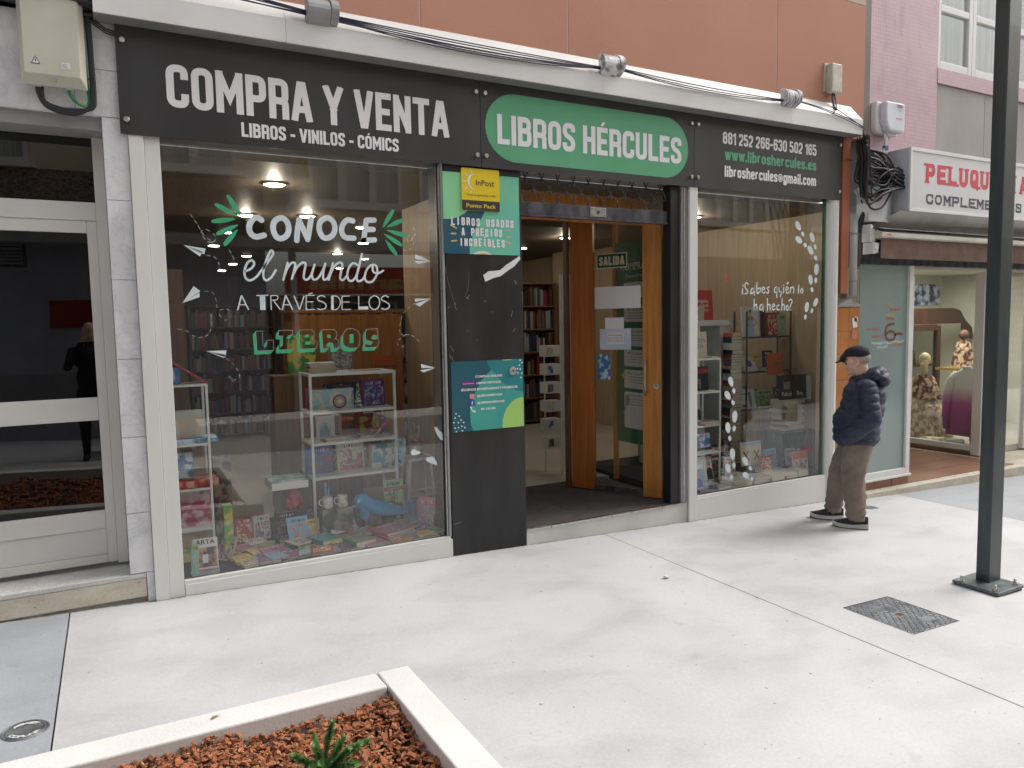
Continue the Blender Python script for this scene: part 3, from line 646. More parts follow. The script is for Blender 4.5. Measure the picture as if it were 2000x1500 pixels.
# entrance
ent = part_empty('entrance', shop, (3.65,0,.04))
box('riser', 2.8235, 4.490, 0., .10, -.16, .018, mat('pale_green_white_metal', (.52,.53,.49), .4, scale=2), ent)
box('threshold', 2.8235, 4.490, -.006, .03, .0185, .036, M['steel'], ent, bev=.002)
for x in (3.05,3.65,4.2):
    mb = MB(); mb.cone((x,-.0065,.027), (x,-.009,.027), .006, n=8); mb.build('screw', M['dark_steel'], ent)
tag(box('door_mat', 2.824, 4.48, .031, 1.33, .0, .036, M['carpet']), 'dark grey carpet mat inside the shop entrance behind the threshold', 'mat')
box('shutter_guide', 4.315, 4.415, .02, .12, .037, 2.84, M['black_panel'], ent)
box('frame_profile', 4.417, 4.493, .0, .09, .037, 2.84, mat('shaded_side_aluminium', (.27,.27,.28), .4, .5), shop, bev=.004)  # side of the post, its shade put into the grey colour
box('frame_profile', 4.495, 4.588, -.022, .09, -.16, 2.84, W, shop, bev=.004)
box('frame_bead', 4.445, 4.455, -.005, .0, .037, 2.84, M['steel'], ent)
# rolling shutter rolled down to a lattice strip
sh = thing('rolling_shutter', 'raised lattice shutter with dented grey bottom bar above the shop entrance', 'shutter', (3.6,.08,2.6))
box('bottom_bar', 2.83, 4.31, .055, .085, 2.520, 2.612, M['dark_steel'], sh, bev=.004)
box('bar_lip', 2.83, 4.31, .045, .09, 2.500, 2.519, M['dark_steel'], sh, bev=.002)
box('lock_plate', 3.50, 3.655, .050, .0545, 2.528, 2.602, M['steel'], sh, bev=.001)
mb = MB(); mb.cone((3.578,.0495,2.565), (3.578,.043,2.565), .013, n=12); mb.build('keyhole', M['dark_steel'], sh)
for x in (3.515,3.64):
    for z in (2.54,2.59):
        mb = MB(); mb.cone((x,.0495,z), (x,.047,z), .005, n=8); mb.build('rivet', M['dark_steel'], sh)
la = MB(); pw = .148
for row in range(3):
    for i in range(-1, 11):
        cx = 2.83 + pw*(i+.5*(row % 2)) ; z0 = 2.612+row*.080
        arc = [(cx+pw/2*math.cos(t), .07+.004*(row%2), z0+.098*math.sin(t)) for t in [math.pi*k/10 for k in range(11)]]
        arc = [p for p in arc if 2.83 <= p[0] <= 4.31]
        if len(arc) > 2: la.tube(arc, .0055, 6)
        if 2.84 < cx+pw/2 < 4.30: la.ball((cx+pw/2, .066, z0+.004), (.012,.008,.016), 8, 6)
la.build('lattice', M['dark_steel'], sh, smooth=True)
# right window
w2 = part_empty('window', shop, (5.5,0,.09))
box('sill', 4.590, 6.330, -.004, .14, -.24, .052, W, w2, bev=.003)
box('sill', 4.590, 6.330, -.0, .03, .0525, .072, W, w2, bev=.002)
box('pane', 4.592, 6.290, .036, .044, .070, 2.85, M['glass'], w2)
box('pane_edge', 6.2905, 6.312, .03, .055, .0725, 2.85, mat('green_glass_edge', (.03,.10,.055), .2), w2)
mb = MB(); mb.prism([(6.332,.09),(6.332,.012),(6.345,-.004),(6.372,-.02),(6.41,-.028),(6.44,-.022),(6.452,-.01),(6.455,.09)], -.26, 2.84, 'z'); mb.build('frame_profile', W, shop, smooth=False)
# orange pipe, grey conduit, tiled pier
pp = thing('downpipe', 'orange painted square downpipe at the right end of the shop sign', 'pipe', (6.53,-.02,1.9))
box('pipe', 6.478, 6.585, -.03, .033, 1.905, 3.46, M['orange_pipe'], pp, bev=.006)
box('clamp', 6.47, 6.60, -.036, .03, 3.22, 3.232, M['steel'], pp)
cd = MB(); cd.tube([(6.70,.0,1.88),(6.70,.0,2.70)], .036, 14); cdo = thing('conduit', 'grey plastic conduit pipe rising beside the orange downpipe', 'pipe', (6.70,0,1.88)); cd.build('pipe', M['grey_pipe'], cdo, smooth=True)
for z in (2.02,2.5): 
    mb = MB(); mb.tube([(6.70,0,z),(6.70,0,z+.02)], .040, 14); mb.build('clamp', M['grey_metal'], cdo)
pier = part_empty('pier', shop, (6.65,0,0))
M['orange_tile'] = mat('orange_brown_glazed_tile', (.40,.15,.045), .25, rgb2=(.48,.19,.06), scale=3, coat=.3)
box('core', 6.478, 6.815, .012, .25, -.26, 1.765, M['pale_joint'], pier)
tz = [-.22+.249*k for k in range(9)]
for k in range(len(tz)-1):
    z0, z1 = tz[k], min(tz[k+1], 1.772)
    box('tile', 6.472, 6.652, -.0, .0118, z0+.003, z1-.003, M['orange_tile'], pier, bev=.002)
    box('tile', 6.656, 6.818, -.0, .0118, z0+.003, z1-.003, M['orange_tile'], pier, bev=.002)
mb = MB(); mb.prism([(6.46,1.773),(6.83,1.773),(6.80,1.80),(6.72,1.81),(6.67,1.86),(6.60,1.84),(6.50,1.80)], -.01, .2); mb.build('mortar_cap', mat('rough_mortar', (.33,.32,.31), .95, bump=1, bscale=30), pier)
# small stickers on the pier
for i, (x, z, w, h, c) in enumerate(((6.70,1.56,.07,.10,M['paper']),(6.69,1.44,.08,.09,mat('faded_red_sticker', (.45,.16,.12), .7, scale=40)),(6.73,1.62,.05,.05,M['paper']))):
    mb = MB(); mb.obox((x+w/2,-.004,z+h/2), (w,.002,h), Matrix.Rotation(R((-8,5,12)[i]),3,'Y'))
    tag(mb.build('sticker', c), ('torn white sticker on the orange tiled pier behind the man','faded red sticker on the orange tiled pier just above the man\'s cap','small white sticker scrap, topmost on the orange tiled pier')[i], 'sticker')

# --- sign boards
def board(x0, x1, label, y=-.030):
    t = thing('sign_board', label, 'sign', ((x0+x1)/2, y, 2.82), 'charcoal sign boards over the shop front')
    box('panel', x0, x1, y, y+.008, 2.822, 3.442, M['sign_black'], t)
    mb = MB()
    for x in (x0+.035, x1-.035):
        for z in (2.905, 3.355):
            b = MB(); b.cone((x,y,z), (x,y-.018,z), .0155, n=18); b.cone((x,y-.018,z), (x,y-.021,z), .0155, .012, n=18); b.build('standoff_bolt', M['steel'], t, smooth=False)
    return t
SY = -.030; FP = FACADE(SY)
b1 = board(.124, 2.474, 'long charcoal sign board reading COMPRA Y VENTA, leftmost of the three')
words('COMPRA Y VENTA', FP, .382, 2.222, 3.006, .252, .043, gap=.20, m=M['sign_white'], parent=b1)
words('LIBROS - VINILOS - CÓMICS', FP, .80, 1.838, 2.872, .088, .0165, gap=.20, m=M['sign_white'], parent=b1)
b2 = board(2.478, 4.534, 'middle charcoal sign board with green oval reading LIBROS HÉRCULES')
cap = [(2.775+.256*math.cos(t)*1.02, 3.128+.25*math.sin(t)) for t in [math.pi/2+math.pi*k/24 for k in range(25)]] + [(4.21+.256*math.cos(t), 3.128+.25*math.sin(t)) for t in [-math.pi/2+math.pi*k/24 for k in range(25)]]
mb = MB(); mb.flat(cap, SY-.0015); mb.build('green_oval', M['sign_green'], b2)
words('LIBROS HÉRCULES', FP, 2.612, 4.388, 3.003, .218, .040, gap=.20, hgt=.004, m=M['sign_white'], parent=b2)
b3 = board(4.538, 6.452, 'right charcoal sign board with phone numbers, web address and e-mail')
words('881 252 266-630 502 165', FP, 4.868, 6.085, 3.222, .105, .019, gap=.20, m=M['sign_white'], parent=b3)
words('www.libroshercules.es', FP, 4.892, 6.085, 3.083, .098, .021, gap=.18, m=M['sign_green'], parent=b3)
words('libroshercules@gmail.com', FP, 4.892, 6.085, 2.937, .098, .019, gap=.18, m=M['sign_white'], parent=b3)

# --- white sheet metal fascia
fas = thing('metal_fascia', 'long white sheet metal canopy fascia running above the shop signs', 'canopy', (3.4,-.08,3.44))
fx = [.02, 1.075, 3.49, 5.60, 6.60]
M['fascia_dark'] = M['soffit']
for a, b in zip(fx[:-1], fx[1:]):
    prof = [(-.150,3.448),(-.150,3.592),(-.128,3.612),(-.008,3.752),(-.001,3.752),(-.001,3.448)]
    mb = MB(); mb.prism([(p[0], p[1]) for p in prof], a+.001, b-.001, 'x'); mb.build('fascia_panel', M['fascia'], fas)
box('soffit', .02, 6.60, -.148, -.002, 3.443, 3.4475, M['soffit'], fas)
box('soffit_trim', .13, 6.45, -.032, -.02, 3.4435, 3.4505, M['kerb'], fas)
# cable covers over the clamps
def half_round(x0, x1, label, m, worn=False):
    t = thing('cable_cover', label, 'cable cover', ((x0+x1)/2, -.15, 3.6), 'half round cable covers on the fascia')
    n = 10; out = []
    for k in range(n+1):
        a = math.pi*(.95 - .80*k/n); out.append((-.115-.105*math.sin(a), 3.64-.085*math.cos(a)*-1))
    out2 = [(-.115-.112*math.sin(math.pi*(.05+.9*k/n)), 3.665-.085*math.cos(math.pi*(.05+.9*k/n))) for k in range(n+1)]
    mb = MB(); mb.prism(out2, x0, x0+(x1-x0)*.72, 'x'); mb.build('cover_shell', m, t, bev=.003)
    mb = MB(); mb.prism([(p[0]*1.0-.001, p[1]+.012) for p in out2], x0+(x1-x0)*.74, x1, 'x'); mb.build('cover_shell', m, t, bev=.003)
half_round(1.20, 1.40, 'smooth grey half round cable cover, leftmost on the white fascia', mat('grey_cover', (.25,.25,.25), .5))
half_round(3.46, 3.66, 'scuffed whitish cable cover at the middle of the fascia', mat('scuffed_cover', (.16,.16,.17), .6, rgb2=(.62,.62,.64), scale=14, contrast=(.4,.55)))
half_round(5.47, 5.66, 'streaky grey cable cover near the right end of the fascia', mat('streaky_cover', (.13,.13,.14), .6, rgb2=(.55,.56,.58), scale=10, stretch=(6,1,1), contrast=(.42,.58)))
# cables sagging along the fascia
def sag(x0, x1, z0, z1, s, y=-.165, n=14): return [(x0+(x1-x0)*t, y-.004*math.sin(math.pi*t), z0+(z1-z0)*t - s*4*t*(1-t)) for t in [k/n for k in range(n+1)]]
def cables(label, runs, m=M['navy_rubber'], r=.0042):
    t = thing('cable_bundle', label, 'cables', (runs[0][0], -.165, 3.6), 'dark cables strung along the fascia')
    for a in runs:
        mb = MB(); mb.tube(sag(*a[:5], **(a[5] if len(a) > 5 else {})), r, 6); mb.build('cable', m, t, smooth=True)
cables('black cables entering the leftmost grey cover from the left', [(.36,1.21,3.735,3.648,.004),(.30,1.21,3.76,3.655,.008),(.42,1.21,3.70,3.643,.0),(.75,1.21,3.655,3.640,.004)])
cables('fan of dark cables sagging between the leftmost and middle covers', [(1.38,3.47,3.655,3.638,.010),(1.38,3.47,3.65,3.635,.022),(1.38,3.47,3.645,3.632,.036),(1.38,3.47,3.64,3.630,.050),(1.38,3.47,3.635,3.628,.062)])
cables('single thin cable running low along the left half of the fascia', [(.35,3.47,3.69,3.622,.052)])
cables('dark cables sagging between the middle and right covers', [(3.65,5.48,3.655,3.640,.020),(3.65,5.48,3.65,3.638,.038),(3.65,5.48,3.645,3.632,.048),(3.65,5.48,3.64,3.628,.044)])
cables('dark cables dropping over the right end of the fascia', [(5.65,6.60,3.655,3.52,-.022),(5.65,6.60,3.65,3.50,-.02),(6.2,6.62,3.64,3.50,.0)])
# junction box on the orange wall
jb = thing('junction_box', 'small cream weathered junction box on the orange wall above the right end of the sign', 'junction box', (6.3,0,3.9))
M['cream_plastic'] = mat('weathered_cream_plastic', (.42,.40,.32), .5, rgb2=(.55,.53,.44), scale=10)
mb = MB(); mb.prism([(6.20,3.845),(6.335,3.845),(6.335,4.115),(6.20,4.115)], -.02, -.001); mb.build('back_plate', M['cream_plastic'], jb, bev=.004)
mb = MB(); mb.prism([(6.215,3.83),(6.36,3.83),(6.36,4.10),(6.215,4.10)], -.095, -.021); mb.build('lid', M['cream_plastic'], jb, bev=.012)
mb = MB(); mb.tube([(6.28,-.05,3.83),(6.275,-.05,3.78),(6.29,-.06,3.70),(6.26,-.11,3.66),(6.20,-.15,3.645)], .010, 8); mb.tube([(6.30,-.05,3.83),(6.31,-.06,3.76),(6.30,-.08,3.69),(6.23,-.13,3.645)], .007, 8); mb.build('cable', M['dark_steel'], jb, smooth=True)

# --- left doorway with marble surround
dw = thing('doorway_building', 'entrance bay with grey veined marble cladding left of the bookshop', 'building', (-.8,0,0))
mz = [.182, .558, 1.026, 1.500, 1.973, 2.44, 2.915]
for a, b in zip(mz[:-1], mz[1:]):
    mb = MB(); mb.box(.031, .161, 0, .30, a+.0015, b-.0015); mb.build('marble_slab', M['marble'], dw, bev=.0015)
box('marble_slab', .121, .161, .0, .3, -.05, .18, M['marble'], dw)
for (a, b, c, d) in ((-2.2,-.82,2.917,3.62),(-.817,-.10,2.917,3.62),(-.097,.161,2.917,3.18),(-.097,.161,3.183,3.62)): box('marble_slab', a, b, 0, .30, c, d, M['marble'], dw, bev=.0015)
box('marble_slab', -2.2, -1.55, 0, .3, .18, 2.914, M['marble'], dw)
box('lintel_face', -1.549, .0305, .06, .3, 2.86, 2.9165, M['marble'], dw)
# step
box('step', -2.2, .1185, .0, .5, .150, .178, M['terrazzo'], dw, bev=.003)
box('step_riser', -2.2, .118, .002, .3, .028, .1495, M['travertine'], dw, bev=.006)
box('step_base', -2.2, .118, .012, .3, -.06, .0275, mat('stained_plinth', (.16,.15,.13), .95, rgb2=(.35,.34,.31), scale=5), dw)
door = thing('aluminium_door', 'cream white aluminium door with dark glass panes in the marble doorway', 'door', (-.75,.25,.2))
A = mat('cream_white_aluminium', (.60,.59,.555), .35, rgb2=(.67,.66,.62), scale=1.5)
DY = .25
def fr(n, x0, x1, z0, z1, y0=0., y1=.05): box(n, x0, x1, DY+y0, DY+y1, z0, z1, A, door, bev=.004)
fr('stile', -.030, .0300, .20, 2.859, -.012); fr('rail', -1.548, -.0305, 2.345, 2.455, -.008); fr('rail', -1.548, -.0305, 2.842, 2.859, -.008)
fr('stile', -.085, -.0305, .21, 2.3445); fr('rail', -1.548, -.0855, 2.27, 2.3445)
fr('rail', -1.548, -.0855, 1.118, 1.262); fr('rail', -1.548, -.0855, .430, .548); fr('rail', -1.548, -.0855, .21, .262)
fr('panel', -1.548, -.0855, .2625, .4295, .010, .03)
fr('stile', -1.62, -1.549, .2, 2.86)
for z0, z1, x1 in ((1.2625,2.2695,-.0855),(.5485,1.1175,-.0855),(2.4555,2.8415,-.0305)):
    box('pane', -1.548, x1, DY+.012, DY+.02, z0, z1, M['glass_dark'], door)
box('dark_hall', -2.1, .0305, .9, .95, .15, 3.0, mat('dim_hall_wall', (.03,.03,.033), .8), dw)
box('reveal', .0315, .10, .3005, .95, .15, 3.0, M['marble'], dw)

# --- cream meter box and its cables
eb = thing('electrical_box', 'large cream electrical box with warning triangle on the marble above the doorway', 'electrical box', (-.18,0,3.04))
M['cream_box'] = mat('cream_polyester_box', (.46,.45,.365), .45, rgb2=(.52,.51,.42), scale=3)
box('back_box', -.325, -.045, -.06, -.001, 3.055, 3.56, M['cream_box'], eb, bev=.006)
mb = MB(); o_ = [(-.345,3.035),(-.030,3.035),(-.030,3.60),(-.345,3.60)]; i_ = [(-.325,3.085),(-.060,3.085),(-.060,3.58),(-.325,3.58)]
vs = [(p[0],-.075,p[1]) for p in o_] + [(p[0],-.115,p[1]) for p in i_] + [(p[0],-.0605,p[1]) for p in o_]
mb.add(vs, [(4,5,6,7),(0,1,5,4),(1,2,6,5),(2,3,7,6),(3,0,4,7),(8,9,1,0),(9,10,2,1),(10,11,3,2),(11,8,0,3),(11,10,9,8)]); mb.build('lid', M['cream_box'], eb, bev=.003)
mb = MB(); mb.cone((-.19,-.094,3.062), (-.19,-.104,3.062), .013, n=18); mb.build('lock', M['steel'], eb)
EP = FACADE(-.1155)
tri = [(-.292,3.135),(-.248,3.135),(-.270,3.178)]
mb = MB(); mb.flat(tri, -.1165); mb.build('warning_label', M['ink'], eb)
mb = MB(); mb.flat([(-.286,3.139),(-.254,3.139),(-.270,3.170)], -.1172); mb.build('warning_label', M['white_paint'], eb)
mb = MB(); mb.flat([(-.272,3.160),(-.266,3.160),(-.2685,3.152),(-.266,3.152),(-.2705,3.142),(-.270,3.149),(-.2735,3.149)], -.1178); mb.build('warning_label', M['ink'], eb)
box('maker_label', -.150, -.108, -.1165, -.1157, 3.125, 3.158, M['paper'], eb)
for k, w in enumerate((.03,.024,.034)): box('maker_label', -.147, -.147+w, -.1172, -.1167, 3.148-.008*k, 3.1495-.008*k, M['ink'], eb)
mb = MB(); mb.cone((-.27,-.045,3.054), (-.27,-.045,3.03), .028, .02); mb.cone((-.12,-.045,3.054), (-.12,-.045,3.03), .028, .02); mb.build('gland', M['cream_box'], eb)
cb = MB()
for k in range(3): cb.tube(spline3([(-.275+.012*k,-.045,3.035),(-.272+.01*k,-.045,3.0),(-.24,-.04,2.935+.01*k),(-.17,-.04,2.905+.012*k),(-.09,-.04,2.905+.012*k),(-.03+.01*k,-.04,2.945),(-.012+.008*k,-.04,3.02),(-.010+.006*k,-.04,3.2),(-.015+.006*k,-.04,3.42),(-.03,-.04,3.56),(-.16,-.06,3.66),(-.5,-.06,3.70)]), .0095, 8)
cb.build('cable', M['black_rubber'], eb, smooth=True)
cb = MB(); cb.tube(spline3([(-.125,-.045,3.035),(-.115,-.045,3.0),(-.08,-.04,2.965),(-.04,-.035,2.955),(-.025,-.03,2.99),(-.03,-.03,3.06),(-.035,-.03,3.17),(-.04,-.03,3.24),(-.05,-.03,3.26)]), .009, 8); cb.tube([(-.122,-.050,3.03),(-.11,-.052,2.995),(-.075,-.05,2.958),(-.04,-.045,2.947)], .003, 6); cb.build('earth_cable', M['green_cable'], eb, smooth=True)
cb = MB(); cb.tube([(-.03,-.055,3.10),(.005,-.06,3.12),(.012,-.04,3.13)], .003, 6); cb.build('cable_tie', M['black_rubber'], eb)
# black telephone cable mass above the box
bun = thing('cable_mass', 'thick black bundle of telephone cables above the cream electrical box', 'cables', (-.5,-.08,3.6))
rnd = random.Random(9); mb = MB()
for k in range(26):
    z = 3.56+rnd.uniform(-.10,.16); y = -.06-rnd.uniform(0,.10)
    mb.tube([(-2.0,y,z+.15),(-1.2,y+rnd.uniform(-.02,.02),z+.08+rnd.uniform(-.04,.04)),(-.6,y,z+.03),(-.15,y+.02,z+.02+rnd.uniform(-.03,.03)),(.06,y+.03,z-.0+rnd.uniform(-.03,.05)),(.30,-.04,3.66)], rnd.uniform(.008,.018), 7)
mb.build('cable', M['black_rubber'], bun, smooth=True)
mb = MB()
for k in range(3): mb.tube([(-.03,-.03,3.50-.02*k),(.03,-.035,3.44-.014*k),(.08,-.03,3.405-.012*k),(.13,-.02,3.40-.012*k)], .004, 6)
mb.build('cable', M['black_rubber'], bun, smooth=True)

# grime gathered where the front meets the pavement
rnd = random.Random(14)
M['grime'] = mat('brown_grime', (.13,.115,.095), .95, rgb2=(.26,.24,.21), scale=30)
for a0, a1, yy in ((.12,.332,-.022),(.332,2.184,-.006),(2.184,2.823,-.0),(2.823,4.495,-.0),(4.495,4.588,-.022),(4.588,6.34,-.004),(6.34,6.82,-.02),(-2.2,.118,.0)):
    n = max(3, int((a1-a0)/.035)); mb = MB(); w = [rnd.choice((.003,.004,.006,.009,.013))*rnd.uniform(.6,1.2) for _ in range(n+1)]
    for k in range(n):
        p, q = a0+(a1-a0)*k/n, a0+(a1-a0)*(k+1)/n
        mb.add([(p,yy-w[k],gz(p,.0015)),(q,yy-w[k+1],gz(q,.0015)),(q,yy+.02,gz(q,.0015)),(p,yy+.02,gz(p,.0015))], [(0,1,2,3)])
    tag(mb.build('grime', M['grime']), 'thin line of brown grime where the shop front meets the pavement', 'grime', kind='stuff')

# traced outlines of the window vinyls, in metres on the facade
T_CONOCE=[[[0.908,2.369],[0.883,2.385],[0.853,2.371],[0.83,2.326],[0.837,2.282],[0.87,2.261],[0.919,2.273]],[[1.031,2.39],[0.989,2.363],[0.979,2.313],[0.998,2.266],[1.032,2.257],[1.068,2.282],[1.079,2.327],[1.066,2.372],[1.031,2.39]],[[1.128,2.247],[1.135,2.31],[1.15,2.381]],[[1.148,2.381],[1.174,2.321],[1.2,2.26]],[[1.2,2.257],[1.214,2.323],[1.228,2.393]],[[1.335,2.405],[1.29,2.377],[1.28,2.326],[1.3,2.278],[1.337,2.271],[1.374,2.297],[1.387,2.343],[1.373,2.386],[1.335,2.405]],[[1.513,2.393],[1.476,2.397],[1.442,2.364],[1.433,2.317],[1.456,2.28],[1.517,2.276]],[[1.609,2.403],[1.597,2.334],[1.585,2.263]],[[1.609,2.403],[1.665,2.406]],[[1.601,2.338],[1.656,2.342]],[[1.585,2.263],[1.663,2.27]]]
T_LEAF=[[[0.712,2.508],[0.782,2.384]],[[0.638,2.451],[0.754,2.392]],[[0.614,2.347],[0.746,2.369]],[[0.638,2.271],[0.76,2.331]],[[0.677,2.206],[0.756,2.301]],[[1.804,2.477],[1.726,2.358]],[[1.876,2.418],[1.755,2.362]],[[1.895,2.307],[1.759,2.34]],[[1.858,2.241],[1.738,2.312]],[[1.819,2.175],[1.745,2.269]]]
T_MUNDO=[[[0.794,2.039],[0.83,2.057],[0.85,2.087],[0.837,2.109],[0.809,2.093],[0.788,2.041],[0.794,1.994],[0.821,1.981],[0.859,2.003],[0.891,2.043],[0.937,2.103],[0.972,2.154],[0.961,2.175],[0.936,2.133],[0.909,2.053],[0.905,2.003],[0.922,1.982],[0.955,2.004],[0.984,2.049]],[[1.062,2.098],[1.046,2.045],[1.03,1.987]],[[1.036,2.007],[1.058,2.061],[1.09,2.099],[1.111,2.092],[1.102,2.046],[1.085,1.994]],[[1.091,2.014],[1.124,2.072],[1.16,2.102],[1.18,2.092],[1.17,2.047],[1.164,2.002],[1.184,1.989],[1.213,2.02],[1.239,2.09]],[[1.239,2.09],[1.22,2.028],[1.227,1.992],[1.258,2],[1.291,2.05],[1.312,2.099]],[[1.312,2.099],[1.295,2.034],[1.297,1.993],[1.321,1.998],[1.343,2.04],[1.365,2.103]],[[1.365,2.103],[1.346,2.045],[1.331,1.99]],[[1.338,2.017],[1.368,2.074],[1.404,2.107],[1.428,2.098],[1.42,2.052],[1.41,2.005],[1.428,1.989],[1.461,2.021]],[[1.538,2.091],[1.506,2.106],[1.474,2.074],[1.461,2.021],[1.474,1.986],[1.507,1.995],[1.538,2.054],[1.569,2.17]],[[1.569,2.17],[1.542,2.075],[1.526,2.011],[1.536,1.982],[1.569,1.996],[1.59,2.033]],[[1.642,2.098],[1.605,2.071],[1.584,2.017],[1.597,1.98],[1.638,1.983],[1.673,2.035],[1.67,2.088],[1.642,2.098]],[[1.642,2.098],[1.646,2.05],[1.681,2.04],[1.719,2.059]]]
T_TRAVES=[[20,[[0.735,1.79],[0.762,1.884]]],[20,[[0.762,1.884],[0.802,1.791]]],[14,[[0.747,1.824],[0.786,1.824]]],[16,[[0.854,1.883],[0.929,1.885]]],[82,[[0.892,1.879],[0.891,1.789]]],[16,[[0.945,1.885],[0.944,1.788]]],[14,[[0.945,1.882],[0.981,1.883],[0.991,1.871],[0.98,1.856],[0.949,1.852]]],[16,[[0.961,1.85],[1.003,1.789]]],[20,[[1.014,1.788],[1.04,1.885]]],[20,[[1.04,1.885],[1.082,1.789]]],[14,[[1.026,1.823],[1.064,1.822]]],[18,[[1.095,1.882],[1.127,1.789]]],[18,[[1.161,1.882],[1.127,1.789]]],[16,[[1.175,1.888],[1.171,1.789]]],[14,[[1.174,1.883],[1.231,1.885]]],[14,[[1.173,1.841],[1.224,1.842]]],[14,[[1.171,1.789],[1.23,1.79]]],[14,[[1.19,1.892],[1.218,1.901]]],[18,[[1.302,1.874],[1.278,1.883],[1.252,1.872],[1.254,1.852],[1.282,1.841],[1.304,1.824],[1.301,1.799],[1.271,1.789],[1.245,1.795]]],[42,[[1.352,1.882],[1.348,1.787]]],[14,[[1.35,1.882],[1.384,1.877],[1.405,1.849],[1.398,1.81],[1.375,1.789],[1.347,1.787]]],[16,[[1.418,1.882],[1.415,1.787]]],[13,[[1.418,1.879],[1.474,1.881]]],[13,[[1.417,1.839],[1.471,1.84]]],[13,[[1.415,1.788],[1.477,1.789]]],[14,[[1.536,1.881],[1.533,1.785]]],[50,[[1.533,1.797],[1.602,1.798]]],[18,[[1.648,1.882],[1.618,1.865],[1.608,1.834],[1.619,1.8],[1.645,1.786],[1.672,1.799],[1.685,1.834],[1.678,1.868],[1.648,1.882]]],[18,[[1.753,1.871],[1.729,1.883],[1.702,1.871],[1.704,1.851],[1.731,1.839],[1.754,1.822],[1.752,1.799],[1.726,1.787],[1.696,1.795]]]]
T_LIBROS=[[[0.839,1.651],[0.88,1.653],[0.881,1.557],[0.905,1.558],[0.907,1.59],[0.948,1.592],[0.947,1.524],[0.843,1.523]],[[0.984,1.653],[1.076,1.654],[1.073,1.621],[1.049,1.621],[1.047,1.554],[1.079,1.554],[1.078,1.525],[0.981,1.525],[0.98,1.554],[1.006,1.555],[1.008,1.617],[0.983,1.618]],[[1.118,1.653],[1.2,1.655],[1.219,1.634],[1.216,1.607],[1.2,1.593],[1.23,1.578],[1.237,1.556],[1.227,1.526],[1.121,1.526]],[[1.268,1.651],[1.347,1.653],[1.372,1.636],[1.372,1.603],[1.359,1.591],[1.383,1.577],[1.383,1.523],[1.345,1.522],[1.341,1.561],[1.31,1.562],[1.311,1.523],[1.273,1.521]],[[1.441,1.654],[1.485,1.656],[1.524,1.636],[1.534,1.604],[1.53,1.547],[1.512,1.522],[1.462,1.52],[1.428,1.53],[1.412,1.556],[1.414,1.618]],[[1.584,1.649],[1.664,1.652],[1.664,1.598],[1.63,1.608],[1.62,1.579],[1.665,1.586],[1.671,1.549],[1.654,1.523],[1.567,1.522],[1.569,1.557],[1.628,1.559],[1.575,1.574],[1.574,1.626]]]
T_COUNTER=[[[1.156,1.622],[1.182,1.621],[1.181,1.603],[1.155,1.603]],[[1.155,1.576],[1.191,1.577],[1.19,1.555],[1.154,1.554]],[[1.306,1.618],[1.329,1.615],[1.328,1.595],[1.305,1.596]],[[1.46,1.617],[1.489,1.617],[1.487,1.554],[1.458,1.555]]]
T_PLANES=[[[[0.435,2.194],[0.561,2.176],[0.552,2.14]],[[0.435,2.194],[0.546,2.154],[0.525,2.127]]],[[[0.411,1.836],[0.48,1.941],[0.518,1.91]],[[0.411,1.836],[0.512,1.901],[0.512,1.874]]],[[[0.531,1.533],[0.655,1.533],[0.646,1.49]],[[0.531,1.533],[0.649,1.504],[0.64,1.484]]],[[[2.082,2.131],[1.964,2.179],[1.958,2.146]],[[2.082,2.131],[1.951,2.132],[1.98,2.11]]],[[[2.074,1.863],[1.946,1.861],[1.954,1.839]],[[2.074,1.863],[1.95,1.824],[1.985,1.805]]],[[[2.098,1.356],[1.979,1.389],[1.987,1.357]],[[2.098,1.356],[1.972,1.343],[2.002,1.325]]]]
T_DASH=[[[0.483,2.386],[0.517,2.331],[0.558,2.257],[0.61,2.221],[0.621,2.259],[0.569,2.295],[0.541,2.275],[0.565,2.229],[0.601,2.211]],[[0.565,2.133],[0.61,2.125],[0.635,2.087],[0.638,2.048],[0.665,2.031]],[[0.699,2.175],[0.733,2.099],[0.722,2.059]],[[0.541,1.91],[0.586,1.903],[0.606,1.864],[0.617,1.796],[0.672,1.796],[0.693,1.756],[0.65,1.728],[0.599,1.801]],[[0.574,1.767],[0.57,1.68],[0.536,1.627],[0.473,1.626],[0.413,1.669],[0.348,1.675]],[[0.652,1.482],[0.701,1.43],[0.727,1.369],[0.697,1.341],[0.661,1.363],[0.696,1.321]],[[1.953,2.371],[1.963,2.312],[1.915,2.267],[1.904,2.31],[1.95,2.29],[1.937,2.224],[1.866,2.2]],[[1.948,1.83],[1.864,1.764],[1.832,1.677],[1.835,1.611],[1.917,1.598],[1.986,1.541]],[[1.87,1.605],[1.81,1.557],[1.821,1.524],[1.867,1.522]]]
T_CLOUD=[[[1.882,0.748],[1.893,0.764],[1.915,0.77],[1.931,0.752],[1.963,0.742],[1.946,0.727],[1.891,0.724]],[[1.998,0.683],[2.013,0.697],[2.032,0.695],[2.049,0.702],[2.066,0.682],[2.085,0.656],[2.089,0.626],[2.056,0.642],[2.012,0.662]],[[2.072,0.917],[2.095,0.915],[2.113,0.884],[2.129,0.876],[2.146,0.851],[2.143,0.81],[2.12,0.818],[2.087,0.868]]]
